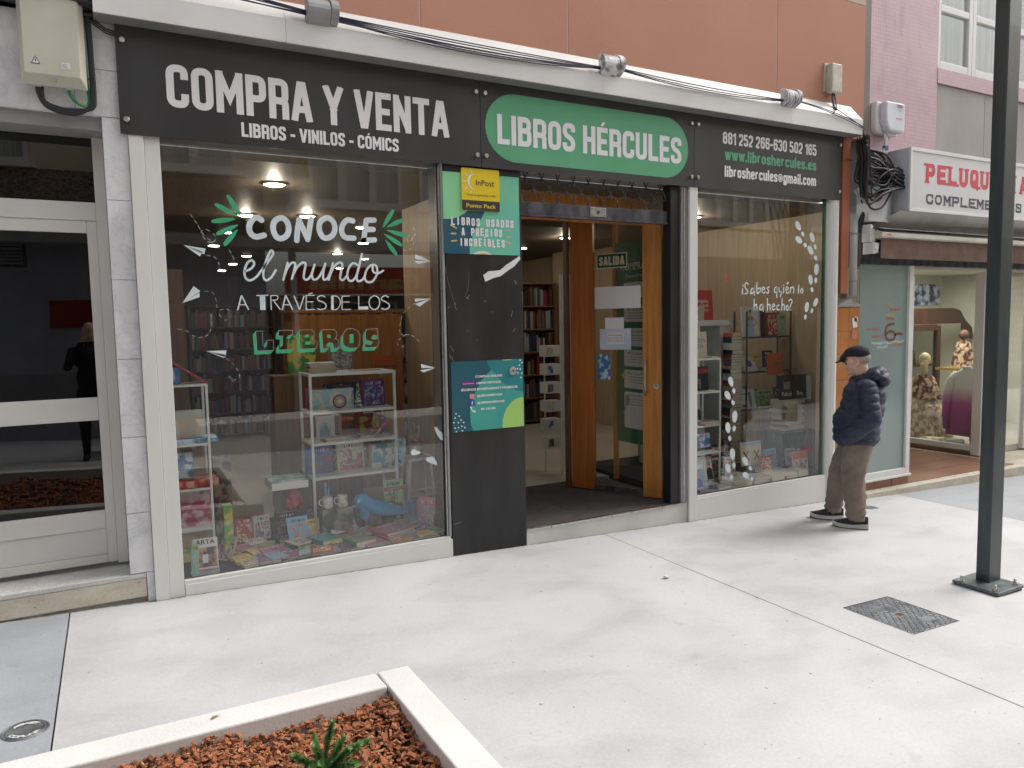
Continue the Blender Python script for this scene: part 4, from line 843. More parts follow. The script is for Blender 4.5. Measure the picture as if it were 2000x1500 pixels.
T_FOOT=[[[5.927,2.557],[5.993,2.482]],[[5.939,2.424],[6.028,2.377]],[[6.126,2.454],[6.172,2.365]],[[6.106,2.329],[6.181,2.257]],[[6.194,2.144],[6.186,2.035]],[[6.112,2.04],[6.134,1.943]],[[6.188,1.817],[6.136,1.737]],[[6.063,1.772],[6.043,1.675]],[[5.053,1.088],[5.091,1]],[[5.014,0.964],[5.081,0.891]],[[5.103,0.756],[5.097,0.646]],[[5.019,0.659],[5.042,0.558]],[[5.078,0.404],[5.097,0.296]],[[5.024,0.275],[5.067,0.188]],[[5.245,0.321],[5.311,0.245]],[[5.255,0.184],[5.336,0.142]]]
T_SABES=[[[5.192,1.95],[5.187,1.902]],[[5.195,1.98],[5.196,1.975]],[[5.263,1.993],[5.233,2.004],[5.221,1.966],[5.252,1.934],[5.246,1.907],[5.219,1.905]],[[5.338,1.956],[5.305,1.945],[5.294,1.907],[5.331,1.918],[5.341,1.956],[5.342,1.891]],[[5.376,2.005],[5.377,1.913],[5.415,1.924],[5.422,1.956],[5.381,1.951]],[[5.437,1.935],[5.476,1.951],[5.457,1.967],[5.437,1.935],[5.464,1.91],[5.484,1.924]],[[5.54,1.968],[5.509,1.957],[5.53,1.935],[5.525,1.913],[5.504,1.913]],[[5.643,1.969],[5.612,1.957],[5.613,1.919],[5.644,1.93],[5.643,1.969],[5.64,1.869]],[[5.67,1.963],[5.675,1.925],[5.707,1.93],[5.706,1.966],[5.707,1.925],[5.687,1.875]],[[5.735,1.964],[5.733,1.914]],[[5.735,1.986],[5.736,1.983]],[[5.763,1.936],[5.798,1.955],[5.777,1.97],[5.761,1.939],[5.782,1.91],[5.806,1.922]],[[5.781,2],[5.797,2.014]],[[5.83,1.967],[5.826,1.914]],[[5.83,1.959],[5.862,1.97],[5.874,1.953],[5.871,1.914]],[[5.943,1.987],[5.939,1.914]],[[5.988,1.954],[5.969,1.931],[5.989,1.911],[6.005,1.937],[5.988,1.954]],[[5.34,1.853],[5.341,1.75]],[[5.34,1.788],[5.371,1.804],[5.379,1.75]],[[5.455,1.804],[5.419,1.793],[5.417,1.755],[5.447,1.76],[5.456,1.804],[5.46,1.738]],[[5.515,1.858],[5.517,1.748]],[[5.516,1.792],[5.547,1.803],[5.556,1.748]],[[5.579,1.775],[5.615,1.792],[5.599,1.808],[5.579,1.781],[5.595,1.751],[5.621,1.759]],[[5.673,1.797],[5.646,1.786],[5.65,1.751],[5.678,1.755]],[[5.715,1.858],[5.71,1.747]],[[5.713,1.791],[5.741,1.802],[5.748,1.75]],[[5.785,1.791],[5.769,1.769],[5.79,1.746],[5.809,1.768],[5.785,1.791]],[[5.808,1.836],[5.832,1.852],[5.853,1.83],[5.833,1.796],[5.83,1.776]],[[5.83,1.751],[5.832,1.747]]]
T_SALON=[[0,[[7.393,1.589],[7.284,1.566],[7.254,1.487],[7.289,1.423],[7.389,1.42],[7.421,1.472],[7.352,1.51],[7.27,1.486]]],[1,[[6.944,1.531],[7.024,1.538],[7.153,1.531]]],[1,[[7.036,1.454],[7.107,1.461],[7.231,1.458]]],[2,[[7.029,1.384],[7.11,1.386],[7.274,1.391],[7.577,1.398]]],[2,[[7.112,1.333],[7.193,1.345],[7.292,1.349]]],[1,[[7.325,1.354],[7.443,1.355],[7.572,1.361]]],[3,[[7.243,1.78],[7.308,1.79],[7.359,1.775]]],[3,[[7.237,1.676],[7.312,1.685],[7.38,1.674]]],[1,[[7.32,1.733],[7.41,1.741],[7.522,1.736]]],[1,[[7.264,1.638],[7.337,1.645],[7.398,1.64]]],[0,[[7.421,1.472],[7.472,1.482],[7.533,1.476]]]]

# ================================================================ THE HAIR SALON NEXT DOOR
nb = thing('salon_building', 'pink mosaic clad building with grey panels and white windows right of the bookshop', 'building', (9,0,0))
M['grey_panel'] = mat('stained_grey_panel', (.34,.32,.30), .85, rgb2=(.44,.415,.39), scale=1.2, stretch=(1,1,.5), fine=.06, detail=9)
box('mosaic_wall', 6.952, 8.10, .05, .3, 2.2, 9.5, M['mosaic'], nb)
box('grey_panel', 8.102, 9.05, .07, .3, 2.2, 4.20, M['grey_panel'], nb, bev=.003)
box('grey_panel', 9.056, 10.3, .07, .3, 2.2, 4.20, M['grey_panel'], nb, bev=.003)
box('grey_panel', 10.306, 16, .07, .3, 2.2, 4.20, M['grey_panel'], nb, bev=.003)
box('sill_course', 8.102, 16, .045, .3, 4.202, 4.36, M['mosaic'], nb)
box('upper_wall', 8.102, 16, .06, .3, 5.9, 9.5, M['mosaic'], nb)
M['curtain'] = mat('pale_curtain', (.36,.38,.34), .9, rgb2=(.55,.56,.52), scale=9, stretch=(4,1,.05))
def salon_window(x0, x1):
    w = part_empty('window', nb, ((x0+x1)/2,.1,4.36)); z0, z1 = 4.362, 5.898
    n = 3; d = (x1-x0)/n
    for k in range(n):
        a = x0+d*k; b = a+d-.002
        for (p, q, r, s) in ((a,a+.07,z0,z1),(b-.07,b,z0,z1),(a+.071,b-.071,z0,z0+.09),(a+.071,b-.071,z1-.07,z1),(a+.071,b-.071,4.98,5.05)):
            MB().box(p, q, .07, .13, r, s).build('frame', M['white_paint'], w, bev=.006)
        MB().box(a+.071, b-.071, .10, .106, z0+.0905, 4.979).build('pane', M['glass'], w); MB().box(a+.071, b-.071, .10, .106, 5.051, z1-.071).build('pane', M['glass'], w)
    mb = MB(); m = 60
    for k in range(m):
        u = x0+(x1-x0)*k/m; v = x0+(x1-x0)*(k+1)/m; f = lambda t: .30+.03*math.sin(t*38)+.015*math.sin(t*91)
        mb.add([(u,f(u),z0),(v,f(v),z0),(v,f(v),z1),(u,f(u),z1)], [(0,1,2,3)])
    mb.build('curtain', M['curtain'], w, smooth=True)
    box('dark_room', x0, x1, .9, 1.0, z0-.1, z1+.1, M['dark_wood'], nb)
salon_window(8.105, 10.1); salon_window(10.3, 12.3)
box('upper_wall', 10.102, 10.298, .06, .3, 4.362, 5.899, M['mosaic'], nb)
box('upper_wall', 12.302, 16, .06, .3, 4.362, 5.899, M['mosaic'], nb)
# white fibre box on the mosaic
fb = thing('fibre_box', 'small white telecom box with grey lettering on the pink mosaic wall', 'junction box', (7.13,0,3.54))
mb = MB(); mb.prism([(6.985,3.57),(7.02,3.545),(7.06,3.535),(7.33,3.535),(7.33,3.855),(6.985,3.855)], -.02, .048); mb.build('back_plate', M['white_paint'], fb, bev=.01)
mb = MB(); mb.prism([(7.08,3.55),(7.335,3.55),(7.335,3.845),(7.03,3.845),(7.03,3.64),(7.06,3.60)], -.10, -.021); mb.build('lid', mat('bluish_white_plastic', (.56,.58,.62), .4), fb, bev=.02, seg=3)
DP = FACADE(-.1002); ftext('DIGI', DP, 7.20, 3.795, .045, .085, M['ink'], parent=fb, bold=.02, hgt=.001)
ftext('fibra', DP, 7.215, 3.76, .03, .06, M['grey_metal'], parent=fb, hgt=.001)
for k in range(4): box('red_mark', 7.19+.025*k, 7.197+.025*k, -.1025, -.1005, 3.675, 3.69, mat('red_led', (.5,.15,.12), .6) if k == 0 else bpy.data.materials['red_led'], fb)
mb = MB(); mb.tube([(7.09,-.04,3.54),(7.10,-.05,3.46),(7.08,-.05,3.38),(7.02,-.06,3.30)], .012, 8); mb.tube([(7.12,-.04,3.54),(7.12,-.05,3.45),(7.09,-.05,3.38)], .010, 8); mb.build('cable', M['white_metal'], fb, smooth=True)
box('blue_tape', 7.07, 7.125, -.066, -.035, 3.37, 3.41, mat('blue_tape', (.05,.10,.35), .6), fb)
# tangle of black cable in the corner between the buildings
tg = thing('cable_tangle', 'dense tangle of black cables hanging in the gap between the two buildings', 'cables', (6.95,-.03,3.2))
rnd = random.Random(21)
mb = MB()
for k in range(40):
    z0 = 3.42-rnd.uniform(0,.14); dip = rnd.uniform(.05,.52)**1.0; y = -.02-rnd.uniform(0,.12)
    mb.tube(spline3([(6.60+rnd.uniform(0,.06),y-.05,z0+.04),(6.68+rnd.uniform(-.03,.05),y-.02,z0-.10),(6.72+rnd.uniform(-.06,.08),y,z0-dip),(6.92+rnd.uniform(-.05,.06),y-.02,z0-dip*rnd.uniform(.7,1.1)-.03),(7.12+rnd.uniform(-.05,.05),y-.02,3.02+rnd.uniform(-.08,.18)),(7.40,y,2.97+rnd.uniform(-.02,.14))]), rnd.uniform(.006,.015), 6)
mb.build('cable', M['black_rubber'], tg, smooth=True)
mb = MB()
for k in range(5): mb.tube([(6.60,-.15,3.50-.01*k),(6.72,-.10,3.38-.02*k),(6.95,-.08,3.26-.03*k),(7.15,-.06,3.17-.02*k),(7.40,-.04,3.12-.015*k)], .0055, 6)
mb.build('cable', M['dark_steel'], tg, smooth=True)
mb = MB(); mb.tube(spline3([(7.0,-.03,3.02),(6.96,-.04,2.94),(6.90,-.04,2.86),(6.86,-.04,2.79),(6.80,-.03,2.70),(6.76,-.02,2.60),(6.74,.0,2.52)]), .027, 9); mb.build('wrapped_cable', M['black_rubber'], tg, smooth=True)
mb = MB(); mb.tube([(7.30,-.02,3.0),(7.18,-.03,2.95),(7.10,-.03,2.87),(7.0,-.03,2.84),(6.84,-.03,2.83),(6.74,-.02,2.87),(6.70,.0,2.95)], .013, 8); mb.build('grey_cable', M['grey_pipe'], tg, smooth=True)
# illuminated sign box
sb = thing('shop_sign', 'white box sign with red PELUQUERIA and grey COMPLEMENTOS above the salon', 'sign', (8.9,-.1,2.74))
M['sign_face'] = mat('white_sign_face', (.60,.595,.60), .35, rgb2=(.66,.655,.66), scale=1)
box('casing', 7.275, 10.9, -.195, .045, 2.745, 3.385, mat('bluish_sheet_metal', (.42,.45,.49), .5, rgb2=(.50,.53,.57), scale=4), sb, bev=.004)
box('face', 7.31, 10.87, -.202, -.196, 2.775, 3.35, M['sign_face'], sb)
for a, b, c, d in ((7.273,10.9,3.3505,3.387),(7.273,10.9,2.743,2.7745),(7.273,7.3095,2.775,3.35),(10.8705,10.9,2.775,3.35)): box('trim', a, b, -.215, -.196, c, d, M['white_paint'], sb, bev=.003)
M['sign_red'] = flatmat('red_lettering', (.58,.03,.06), .45); M['sign_grey'] = flatmat('dark_grey_lettering', (.05,.05,.08), .5)
NP = FACADE(-.2035)
def slab_text(body, x0, x1, z, h, m, s):
    """bracketed slab-serif capitals built from strokes with feet"""
    mb = MB(); n = len(body); adv = (x1-x0)/n; w = adv*.80
    for i, ch in enumerate(body):
        ox = x0+i*adv; k = 0
        for item_i, item in enumerate(G[ch][1]):
            if item in ('c', 'o'): continue
            closed = item_i > 0 and G[ch][1][item_i-1] == 'c'
            cw = 0 if G[ch][0] == 0 else w-s
            c = rpath(item, cw, h-s*.8, s, closed, rad=.5*cw); off = ox + (w/2-s/2 if cw == 0 else 0)
            if not closed and len(c) > 1:
                a = (c[0]-c[1]).normalized(); b = (c[-1]-c[-2]).normalized(); c[0] = c[0]+a*s*.4; c[-1] = c[-1]+b*s*.4
            polys = [clip_y(p, -.04, h) if ch == 'Q' else clip_y(p, 0, h) for p in ribbon_polys(c, s, closed)]
            put(mb, [[Vector((q[0]+off, q[1]+z)) for q in p] for p in polys if len(p) > 2], NP, .0004*k); k += 1
            if not closed:
                for e in (c[0], c[-1]):
                    if e[1] < s or e[1] > h-s*1.2:
                        zz = z if e[1] < s else z+h-s*.45
                        put(mb, [[Vector((off+e[0]-s*.85, zz)), Vector((off+e[0]+s*.85, zz)), Vector((off+e[0]+s*.7, zz+s*.45)), Vector((off+e[0]-s*.7, zz+s*.45))]], NP, .0004*k); k += 1
    mb.build('lettering', m, sb)
slab_text('PELUQUERIA', 7.545, 9.52, 3.045, .20, M['sign_red'], .052)
slab_text('COMPLEMENTOS', 7.56, 9.40, 2.83, .105, M['sign_grey'], .026)
# underside sheet, ledge box, awning
box('soffit_sheet', 6.80, 12, .05, .30, 2.55, 2.74, M['grey_metal'], nb)
mb = MB(); mb.add([(7.16,-.19,2.742),(12,-.19,2.742),(12,.04,2.60),(6.93,-.02,2.60)], [(0,1,2,3)]); mb.add([(7.16,-.19,2.744),(12,-.19,2.744),(12,.04,2.602),(6.93,-.02,2.602)], [(3,2,1,0)]); tag(mb.build('soffit_board', mat('white_soffit_board', (.50,.49,.46), .5)), 'whitish sloping soffit board beneath the salon sign', 'soffit')
lb = thing('sheet_metal_box', 'whitish angular sheet metal box left of the salon sign', 'metal box', (7.0,-.06,2.63))
mb = MB(); mb.prism([(6.79,-.02),(6.79,-.10),(7.06,-.10),(7.27,-.02),(7.27,.045),(6.79,.045)], 2.63, 2.98, 'z'); mb.build('body', mat('chipped_white_sheet', (.50,.51,.52), .5, rgb2=(.60,.61,.62), scale=5), lb, bev=.003)
aw = thing('awning', 'retracted awning with cream cassette and brown fabric valance over the salon window', 'awning', (8.8,-.15,2.3))
M['cream_metal'] = mat('cream_awning_metal', (.55,.53,.46), .4)
M['brown_fabric'] = mat('brown_awning_fabric', (.115,.066,.047), .9, rgb2=(.16,.095,.07), scale=6, fine=.1)
mb = MB(); mb.prism([(-.05,2.56),(-.16,2.54),(-.20,2.51),(-.20,2.47),(-.16,2.455),(-.05,2.46)], 6.86, 12.5, 'x'); mb.build('cassette', M['cream_metal'], aw, bev=.004)
mb = MB(); mb.prism([(-.05,2.59),(-.17,2.565),(-.21,2.545),(-.17,2.545),(-.05,2.57)], 6.83, 12.5, 'x'); mb.build('hood', M['dark_steel'], aw)
mb = MB(); n = 160
for k in range(n):
    a, b = 6.885+5.6*k/n, 6.885+5.6*(k+1)/n; f = lambda x, d: -.172+.004*math.sin(x*9)*d+.003*math.sin(x*23+1)*d
    mb.add([(a,f(a,1),2.255),(b,f(b,1),2.255),(b,f(b,.2),2.457),(a,f(a,.2),2.457)], [(0,1,2,3)])
mb.build('valance', M['brown_fabric'], aw, smooth=True)
mb = MB(); mb.prism([(6.795,2.42),(6.86,2.42),(6.90,2.47),(6.90,2.56),(6.795,2.60)], -.12, -.02); mb.build('bracket', M['white_paint'], aw, bev=.004)
mb = MB(); mb.prism([(6.80,2.30),(6.88,2.31),(6.90,2.41),(6.80,2.415)], -.15, -.03); mb.cone((6.84,-.16,2.37), (6.84,-.13,2.37), .03, n=14); mb.build('gear', M['white_paint'], aw, bev=.003)
mb = MB(); stroke_text(mb, 'CARBE', FACADE(-.2012), 6.93, 7.01, 2.482, .016, .0035, hgt=.001); mb.build('lettering', M['sign_red'], aw)
# salon front
box('header', 6.82, 12, .0, .10, 2.21, 2.54, M['dark_steel'], nb)
fw = part_empty('window', nb, (7.2,0,0))
box('pane', 6.83, 7.615, .012, .022, .005, 2.208, M['frosted'], fw)
for a, b, c, d in ((7.616,7.69,-.062,2.208),(6.83,7.6155,-.062,.004)): box('frame', a, b, -.015, .05, c, d, M['white_paint'], fw, bev=.004)
box('sill', 6.83, 7.70, -.035, .05, -.085, -.063, M['white_paint'], fw, bev=.003)
M['brown_tile'] = mat('brown_ceramic_tile', (.20,.085,.045), .35, rgb2=(.27,.125,.07), scale=3)
for k in range(3): box('plinth_tile', 6.83+.29*k, 7.115+.29*k, -.0, .05, -.19, -.086, M['brown_tile'], nb, bev=.002)
mb = MB(); top = [(6.84,-.115,-.175),(13,-.115,-.235),(13,1.9,-.235),(6.84,1.9,-.175)]
mb.add([(p[0],p[1],p[2]-.12) for p in top] + top, [(0,3,2,1),(4,5,6,7),(0,1,5,4),(1,2,6,5),(2,3,7,6),(3,0,4,7)]); tag(mb.build('doorstep', M['travertine'], bev=.004), 'long stone doorstep slab along the foot of the salon front', 'step')
for i in range(8):
    for j in range(5):
        x = 7.72+.30*i; y = .0+.30*j
        if x+.29 > 10.0: continue
        z = -.175-.0097*(x-6.84)+.006
        box('floor_tile', x, x+.295, y, y+.295, z-.01, z, M['brown_tile'], nb)
VN = [flatmat('dark_red_marker', (.16,.05,.045), .7), flatmat('red_marker', (.62,.12,.10), .7), flatmat('white_marker', (.72,.74,.74), .7), flatmat('yellow_marker', (.55,.60,.10), .7)]
sw = thing('window_writing', 'hand painted red and white prices on the frosted salon window', 'window lettering', (7.2,0,1.5))
rnd = random.Random(3)
for c, pts in T_SALON:
    mb = MB()
    if c == 0: put(mb, ribbon_polys(smooth_path(pts), .028, caps=True), FACADE(.010), 0)
    else:
        # scribbled words along the traced line
        P = smooth_path(pts, 6); x0, x1 = P[0].x, P[-1].x; n = max(8, int((x1-x0)/.022)); line = []
        for k in range(n*4+1):
            t = k/(n*4); q = P[min(len(P)-1, int(t*(len(P)-1)))]; line.append(Vector((x0+(x1-x0)*t+.006*math.sin(k*1.7), q.y+(.016 if c != 1 else .014)*math.sin(k*1.9+rnd.random()*1.1))))
        put(mb, ribbon_polys(line, .0045), FACADE(.010), .0)
    mb.build('brush_line', VN[c], sw)
# display at the side of the recessed entry
sg = part_empty('window', nb, (10.0,1.0,0))
for y0, y1, z0, z1 in ((.50,.62,-.19,2.21),(1.50,1.60,-.19,2.21),(.621,1.499,-.14,-.07)): box('frame', 9.965, 10.04, y0, y1, z0, z1, M['white_paint'], sg, bev=.004)
box('pane', 9.998, 10.006, .621, 1.499, -.069, 2.21, M['glass'], sg)
box('plinth', 9.97, 10.04, .50, 1.60, -.21, -.1905, M['brown_tile'], nb)
box('frame', 10.041, 10.12, .50, .56, -.19, 2.21, M['white_paint'], sg)
box('frame', 11.0, 11.1, .50, .56, -.19, 2.21, M['white_paint'], sg)
box('pane', 10.121, 10.999, .52, .53, -.19, 2.21, M['glass'], sg)
box('front_wall', 11.101, 12, .5, .56, -.3, 2.21, M['white_paint'], nb)
M['cream_wall'] = mat('cream_interior_wall', (.52,.52,.42), .8, scale=1)
box('inner_wall', 10.05, 13.0, 2.9, 3.0, -.3, 2.6, M['cream_wall'], nb)
box('inner_wall', 7.7, 9.95, 1.75, 1.8, -.3, 2.3, M['cream_wall'], nb)
box('inner_wall', 13.0, 13.1, .0, 3.0, -.3, 2.6, M['cream_wall'], nb)
box('inner_floor', 10.05, 13.0, .57, 2.9, -.3, -.13, M['floor_tile'], nb)
box('inner_ceiling', 7.7, 13.0, .11, 2.9, 2.35, 2.4, M['cream_wall'], nb)
a = MB(); 
lat = thing('lattice_shutter', 'grey lattice shutter section at the far right edge beyond the post', 'shutter', (11.6,.2,1))
for k in range(26):
    for s in (1,-1):
        x = 11.05+.1*k; a.tube([(x,.12,1.2),(x+s*.5,.12,2.2)], .008, 5)
a.build('lattice', M['dark_steel'], lat)
box('bottom_bar', 10.8, 14, .10, .15, 1.10, 1.2, M['dark_steel'], lat); box('side_post', 10.72, 10.79, .08, .16, -.2, 2.2, M['grey_metal'], lat)
# poster, mirror frame, mannequin, blouse, plant
pz = Plane((10.35,2.88,0), (1,0,0), (0,0,1))
po = box('photo_poster', 12.10, 12.88, 2.870, 2.885, 1.84, 2.20, mat('blue_white_print', (.03,.06,.14), .5, rgb2=(.55,.62,.72), scale=7, detail=3, contrast=(.42,.56))); tag(po, 'blue and white photo poster on the cream salon wall', 'poster')
mi = thing('dressing_mirror', 'dark wood dressing mirror with arched top inside the salon display', 'mirror', (11.6,2.3,.4))
M['mahogany'] = mat('dark_mahogany', (.028,.010,.007), .35, rgb2=(.055,.02,.012), scale=6, stretch=(4,4,.6))
for a0, b0, c0, d0 in ((10.9,11.0,.3,1.5),(11.75,11.85,.3,1.5),(11.0,11.75,1.42,1.52)): box('frame', a0, b0, 2.2, 2.26, c0, d0, M['mahogany'], mi, bev=.006)
box('glass', 11.0, 11.75, 2.235, 2.24, .4, 1.42, mat('mirror_glass', (.25,.25,.25), .05, 1.0), mi)
mb = MB(); mb.prism([(10.8,1.525),(12.6,1.525),(12.6,1.30),(12.9,1.25),(12.85,1.45),(12.65,1.58),(12.5,1.74),(12.3,1.78),(10.8,1.78)], 2.28, 2.33); mb.build('crest', M['mahogany'], mi, bev=.004)
man = thing('mannequin_head', 'pale bald mannequin head turned left, wearing patterned scarves', 'mannequin', (10.62,1.35,.4))
M['mannequin'] = mat('cream_mannequin', (.50,.40,.22), .4)
mb = MB(); mb.ball((10.62,1.690,1.020), (.095,.075,.10), 20, 14); mb.ball((10.575,1.670,0.950), (.06,.055,.085), 16, 12); mb.cone((10.62,1.700,0.950), (10.65,1.720,0.750), .045, .05, 14); mb.ball((10.66,1.720,0.650), (.11,.17,.13), 18, 12); mb.cone((10.528,1.660,0.960), (10.50,1.655,0.935), .018, .006, 8)
mb.build('head', M['mannequin'], man, smooth=True)
M['scarf'] = mat('patterned_scarf', (.10,.02,.03), .9, rgb2=(.50,.40,.25), scale=16, contrast=(.45,.55), detail=3)
M['scarf2'] = mat('beige_leaf_scarf', (.28,.22,.13), .9, rgb2=(.62,.56,.42), scale=13, contrast=(.42,.56), detail=3)
def drape(c, rx, ry, z0, z1, flare, folds, m, name, parent, n=72, seed=0):
    mb = MB(); rings = 9; vs = []
    for j in range(rings):
        t = j/(rings-1); z = z1+(z0-z1)*t; k = .45+.55*t**.6*flare
        for i in range(n):
            a = 2*math.pi*i/n; w = 1+.13*math.sin(a*folds+seed)*t+.06*math.sin(a*folds*2.3+seed*2)*t; vs.append((c[0]+rx*k*w*math.cos(a), c[1]+ry*k*w*math.sin(a), z))
    fs = [(j*n+i, j*n+(i+1) % n, (j+1)*n+(i+1) % n, (j+1)*n+i) for j in range(rings-1) for i in range(n)] + [tuple(range(n))]
    mb.add(vs, fs); return mb.build(name, m, parent, smooth=True)
drape((10.66,1.72), .19, .23, .43, .79, 1.1, 9, M['scarf'], 'scarf', man, seed=1); drape((10.60,1.62), .26, .30, -.10, .42, 1.2, 11, M['scarf2'], 'skirt', man, seed=4)
bl = thing('blouse', 'white to magenta dip dyed long sleeved blouse hanging in the salon display', 'blouse', (10.5,.85,.0))
def ombre():
    m = bpy.data.materials.new('white_to_magenta_dye'); m.use_nodes = True; nt = m.node_tree; N = nt.nodes; L = nt.links; b = N['Principled BSDF']
    g = N.new('ShaderNodeNewGeometry'); sp = N.new('ShaderNodeSeparateXYZ'); L.new(g.outputs['Position'], sp.inputs[0]); n = N.new('ShaderNodeTexNoise'); n.inputs['Scale'].default_value = 9; L.new(g.outputs['Position'], n.inputs[0])
    a = N.new('ShaderNodeMath'); a.operation = 'MULTIPLY_ADD'; a.inputs[1].default_value = .08; L.new(n.outputs[0], a.inputs[0]); L.new(sp.outputs[2], a.inputs[2])
    cr = N.new('ShaderNodeValToRGB'); mr = N.new('ShaderNodeMapRange'); mr.inputs['From Min'].default_value = .0; mr.inputs['From Max'].default_value = 1.0; L.new(a.outputs[0], mr.inputs[0]); L.new(mr.outputs[0], cr.inputs[0])
    e = cr.color_ramp.elements; e[0].position = .0; e[0].color = (.16,.02,.12,1); e[1].position = .72; e[1].color = (.62,.62,.58,1); k = e.new(.48); k.color = (.42,.05,.27,1)
    L.new(cr.outputs[0], b.inputs['Base Color']); b.inputs['Roughness'].default_value = .8; return m
OM = ombre()
mb = MB(); n = 40; rows = 22; vs = []
for j in range(rows):
    t = j/(rows-1); z = .93-.95*t; w = .07+.16*min(1, t*9)+.05*t
    for i in range(n):
        a = 2*math.pi*i/n; f = 1+.06*math.sin(a*7+2)*t; vs.append((10.42+.06*math.cos(a)*f, .93+w*math.sin(a)*f, z))
fs = [(j*n+i, j*n+(i+1) % n, (j+1)*n+(i+1) % n, (j+1)*n+i) for j in range(rows-1) for i in range(n)] + [tuple(range(n-1,-1,-1))]
mb.add(vs, fs); mb.build('body', OM, bl, smooth=True)
for s in (-1, 1):
    mb = MB(); mb.tube([(10.42,.93+s*.16,.86),(10.40,.93+s*.23,.74),(10.38,.93+s*.27,.50),(10.38,.93+s*.275,.26),(10.39,.93+s*.27,.06)], [.045,.062,.058,.05,.042], 14); mb.build('sleeve', OM, bl, smooth=True)
mb = MB(); mb.tube([(10.40,.87,.93),(10.36,.90,.95),(10.35,.93,.94),(10.36,.96,.95),(10.40,.99,.93)], .018, 8); mb.build('collar', M['white_paint'], bl, smooth=True)
hd = thing('headscarf_bust', 'small bust with a green and red headscarf on a gilt shelf', 'mannequin', (11.6,1.6,.9))
mb = MB(); mb.ball((11.7,1.75,1.36), (.075,.07,.075), 14, 10); mb.build('turban', mat('green_red_cloth', (.02,.08,.05), .8, rgb2=(.3,.05,.05), scale=22, contrast=(.48,.52)), hd, smooth=True); drape((11.7,1.75), .15, .15, .86, 1.28, 1.1, 8, M['scarf'], 'scarf', hd, seed=7)
box('gilt_shelf', 11.3, 12.2, 1.6, 1.95, .82, .855, mat('gilt_metal', (.5,.33,.08), .4, .7), hd)
pt = thing('house_plant', 'dark strappy leaved potted plant behind the salon glass', 'plant', (10.25,.68,-.1))
mb = MB(); rnd = random.Random(8)
for k in range(26):
    a = rnd.uniform(0, 6.28); l = rnd.uniform(.22,.42); hh = rnd.uniform(.18,.42); d = Vector((math.cos(a)*.6, math.sin(a)*.5, 0))
    pts = [Vector((10.28,.72,-.0))+d*l*t+Vector((0,0,hh*4*t*(1-t*.72))) for t in [i/6 for i in range(7)]]
    for i in range(6):
        w0, w1 = .011*(1-i/6.5), .011*(1-(i+1)/6.5); s_ = Vector((-d.y, d.x, 0)).normalized(); mb.add([pts[i]-s_*w0, pts[i]+s_*w0, pts[i+1]+s_*w1, pts[i+1]-s_*w1], [(0,1,2,3)])
mb.build('leaves', mat('dark_leaf', (.02,.05,.015), .5), pt); mb = MB(); mb.cone((10.28,.72,-.13), (10.28,.72,.02), .07, .09, 16); mb.build('pot', M['mahogany'], pt)
bag = MB(); bag.obox((10.18,.95,-.08), (.10,.22,.08), Matrix.Rotation(.2,3,'Z')); tag(bag.build('folded_cloth', M['paper'], bev=.02), 'folded white cloth lying below the magenta blouse', 'cloth')
cloth = MB(); cloth.ball((10.3,1.3,-.12), (.22,.25,.05), 20, 8); tag(cloth.build('draped_cloth', M['scarf2'], smooth=True), 'crumpled leaf patterned cloth on the floor of the salon display', 'cloth')
sl = bpy.data.lights.new('salon_ceiling_lamp', 'AREA'); sl.energy = 30; sl.size = 1.0; sl.color = (1,.97,.9); slo = bpy.data.objects.new('salon_ceiling_lamp', sl); COL.objects.link(slo); slo.location = (11.2,1.6,2.3)

# ================================================================ ACROSS THE STREET (seen mirrored in the glass)
YO = -7.5
op = thing('opposite_building', 'beige plastered apartment house across the street with white sliding windows, seen in the shop glass', 'building', (4,YO,0))
M['beige_wall'] = mat('beige_plaster', (.62,.53,.38), .85, rgb2=(.70,.60,.44), scale=.8)
M['ochre_wall'] = mat('ochre_plaster', (.62,.47,.22), .85, scale=.8)
M['rough_brown'] = mat('rough_brown_cladding', (.12,.085,.06), .95, rgb2=(.36,.28,.21), scale=24, bump=1, bscale=30)
M['grey_wall'] = mat('grey_render_wall', (.27,.28,.31), .8)
M['dark_shop'] = mat('dark_shop_front', (.045,.04,.038), .5)
def ow(n, x0, x1, z0, z1, m, d=0., th=.3): box(n, x0, x1, YO-th, YO+d, z0, z1, m, op)
ow('wall', -16, 2.3, 3.42, 4.05, M['rough_brown'], .05); ow('wall', -16, 2.3, 4.051, 7.0, M['beige_wall'])
ow('wall', 2.301, 10.4, 3.12, 7.0, M['beige_wall'], .02)
ow('ledge', -16, 10.4, 2.95, 3.119, M['grey_metal'], .35); ow('fascia', -16, 2.3, 3.12, 3.419, M['dark_shop'], .05)
ow('shop_front', -1.5, 2.3, -.4, 2.949, M['grey_wall'], 0); ow('shop_front', -5, -1.501, -.4, 2.949, M['grey_wall'], -.05); ow('shop_front', 2.301, 5.2, -.5, 2.18, M['dark_shop'], -.1); ow('shop_front', 5.201, 10.4, -.6, 2.949, M['beige_wall'], 0)
ow('wall', 10.401, 24, 3.05, 3.62, M['beige_wall'], .25); ow('wall', 10.401, 24, 3.621, 7.0, M['ochre_wall'], 0); ow('shop_front', 10.401, 24, -.9, 3.049, M['dark_shop'], -.1)
ow('wall', -30, -16.01, -.2, 7.0, M['beige_wall'])
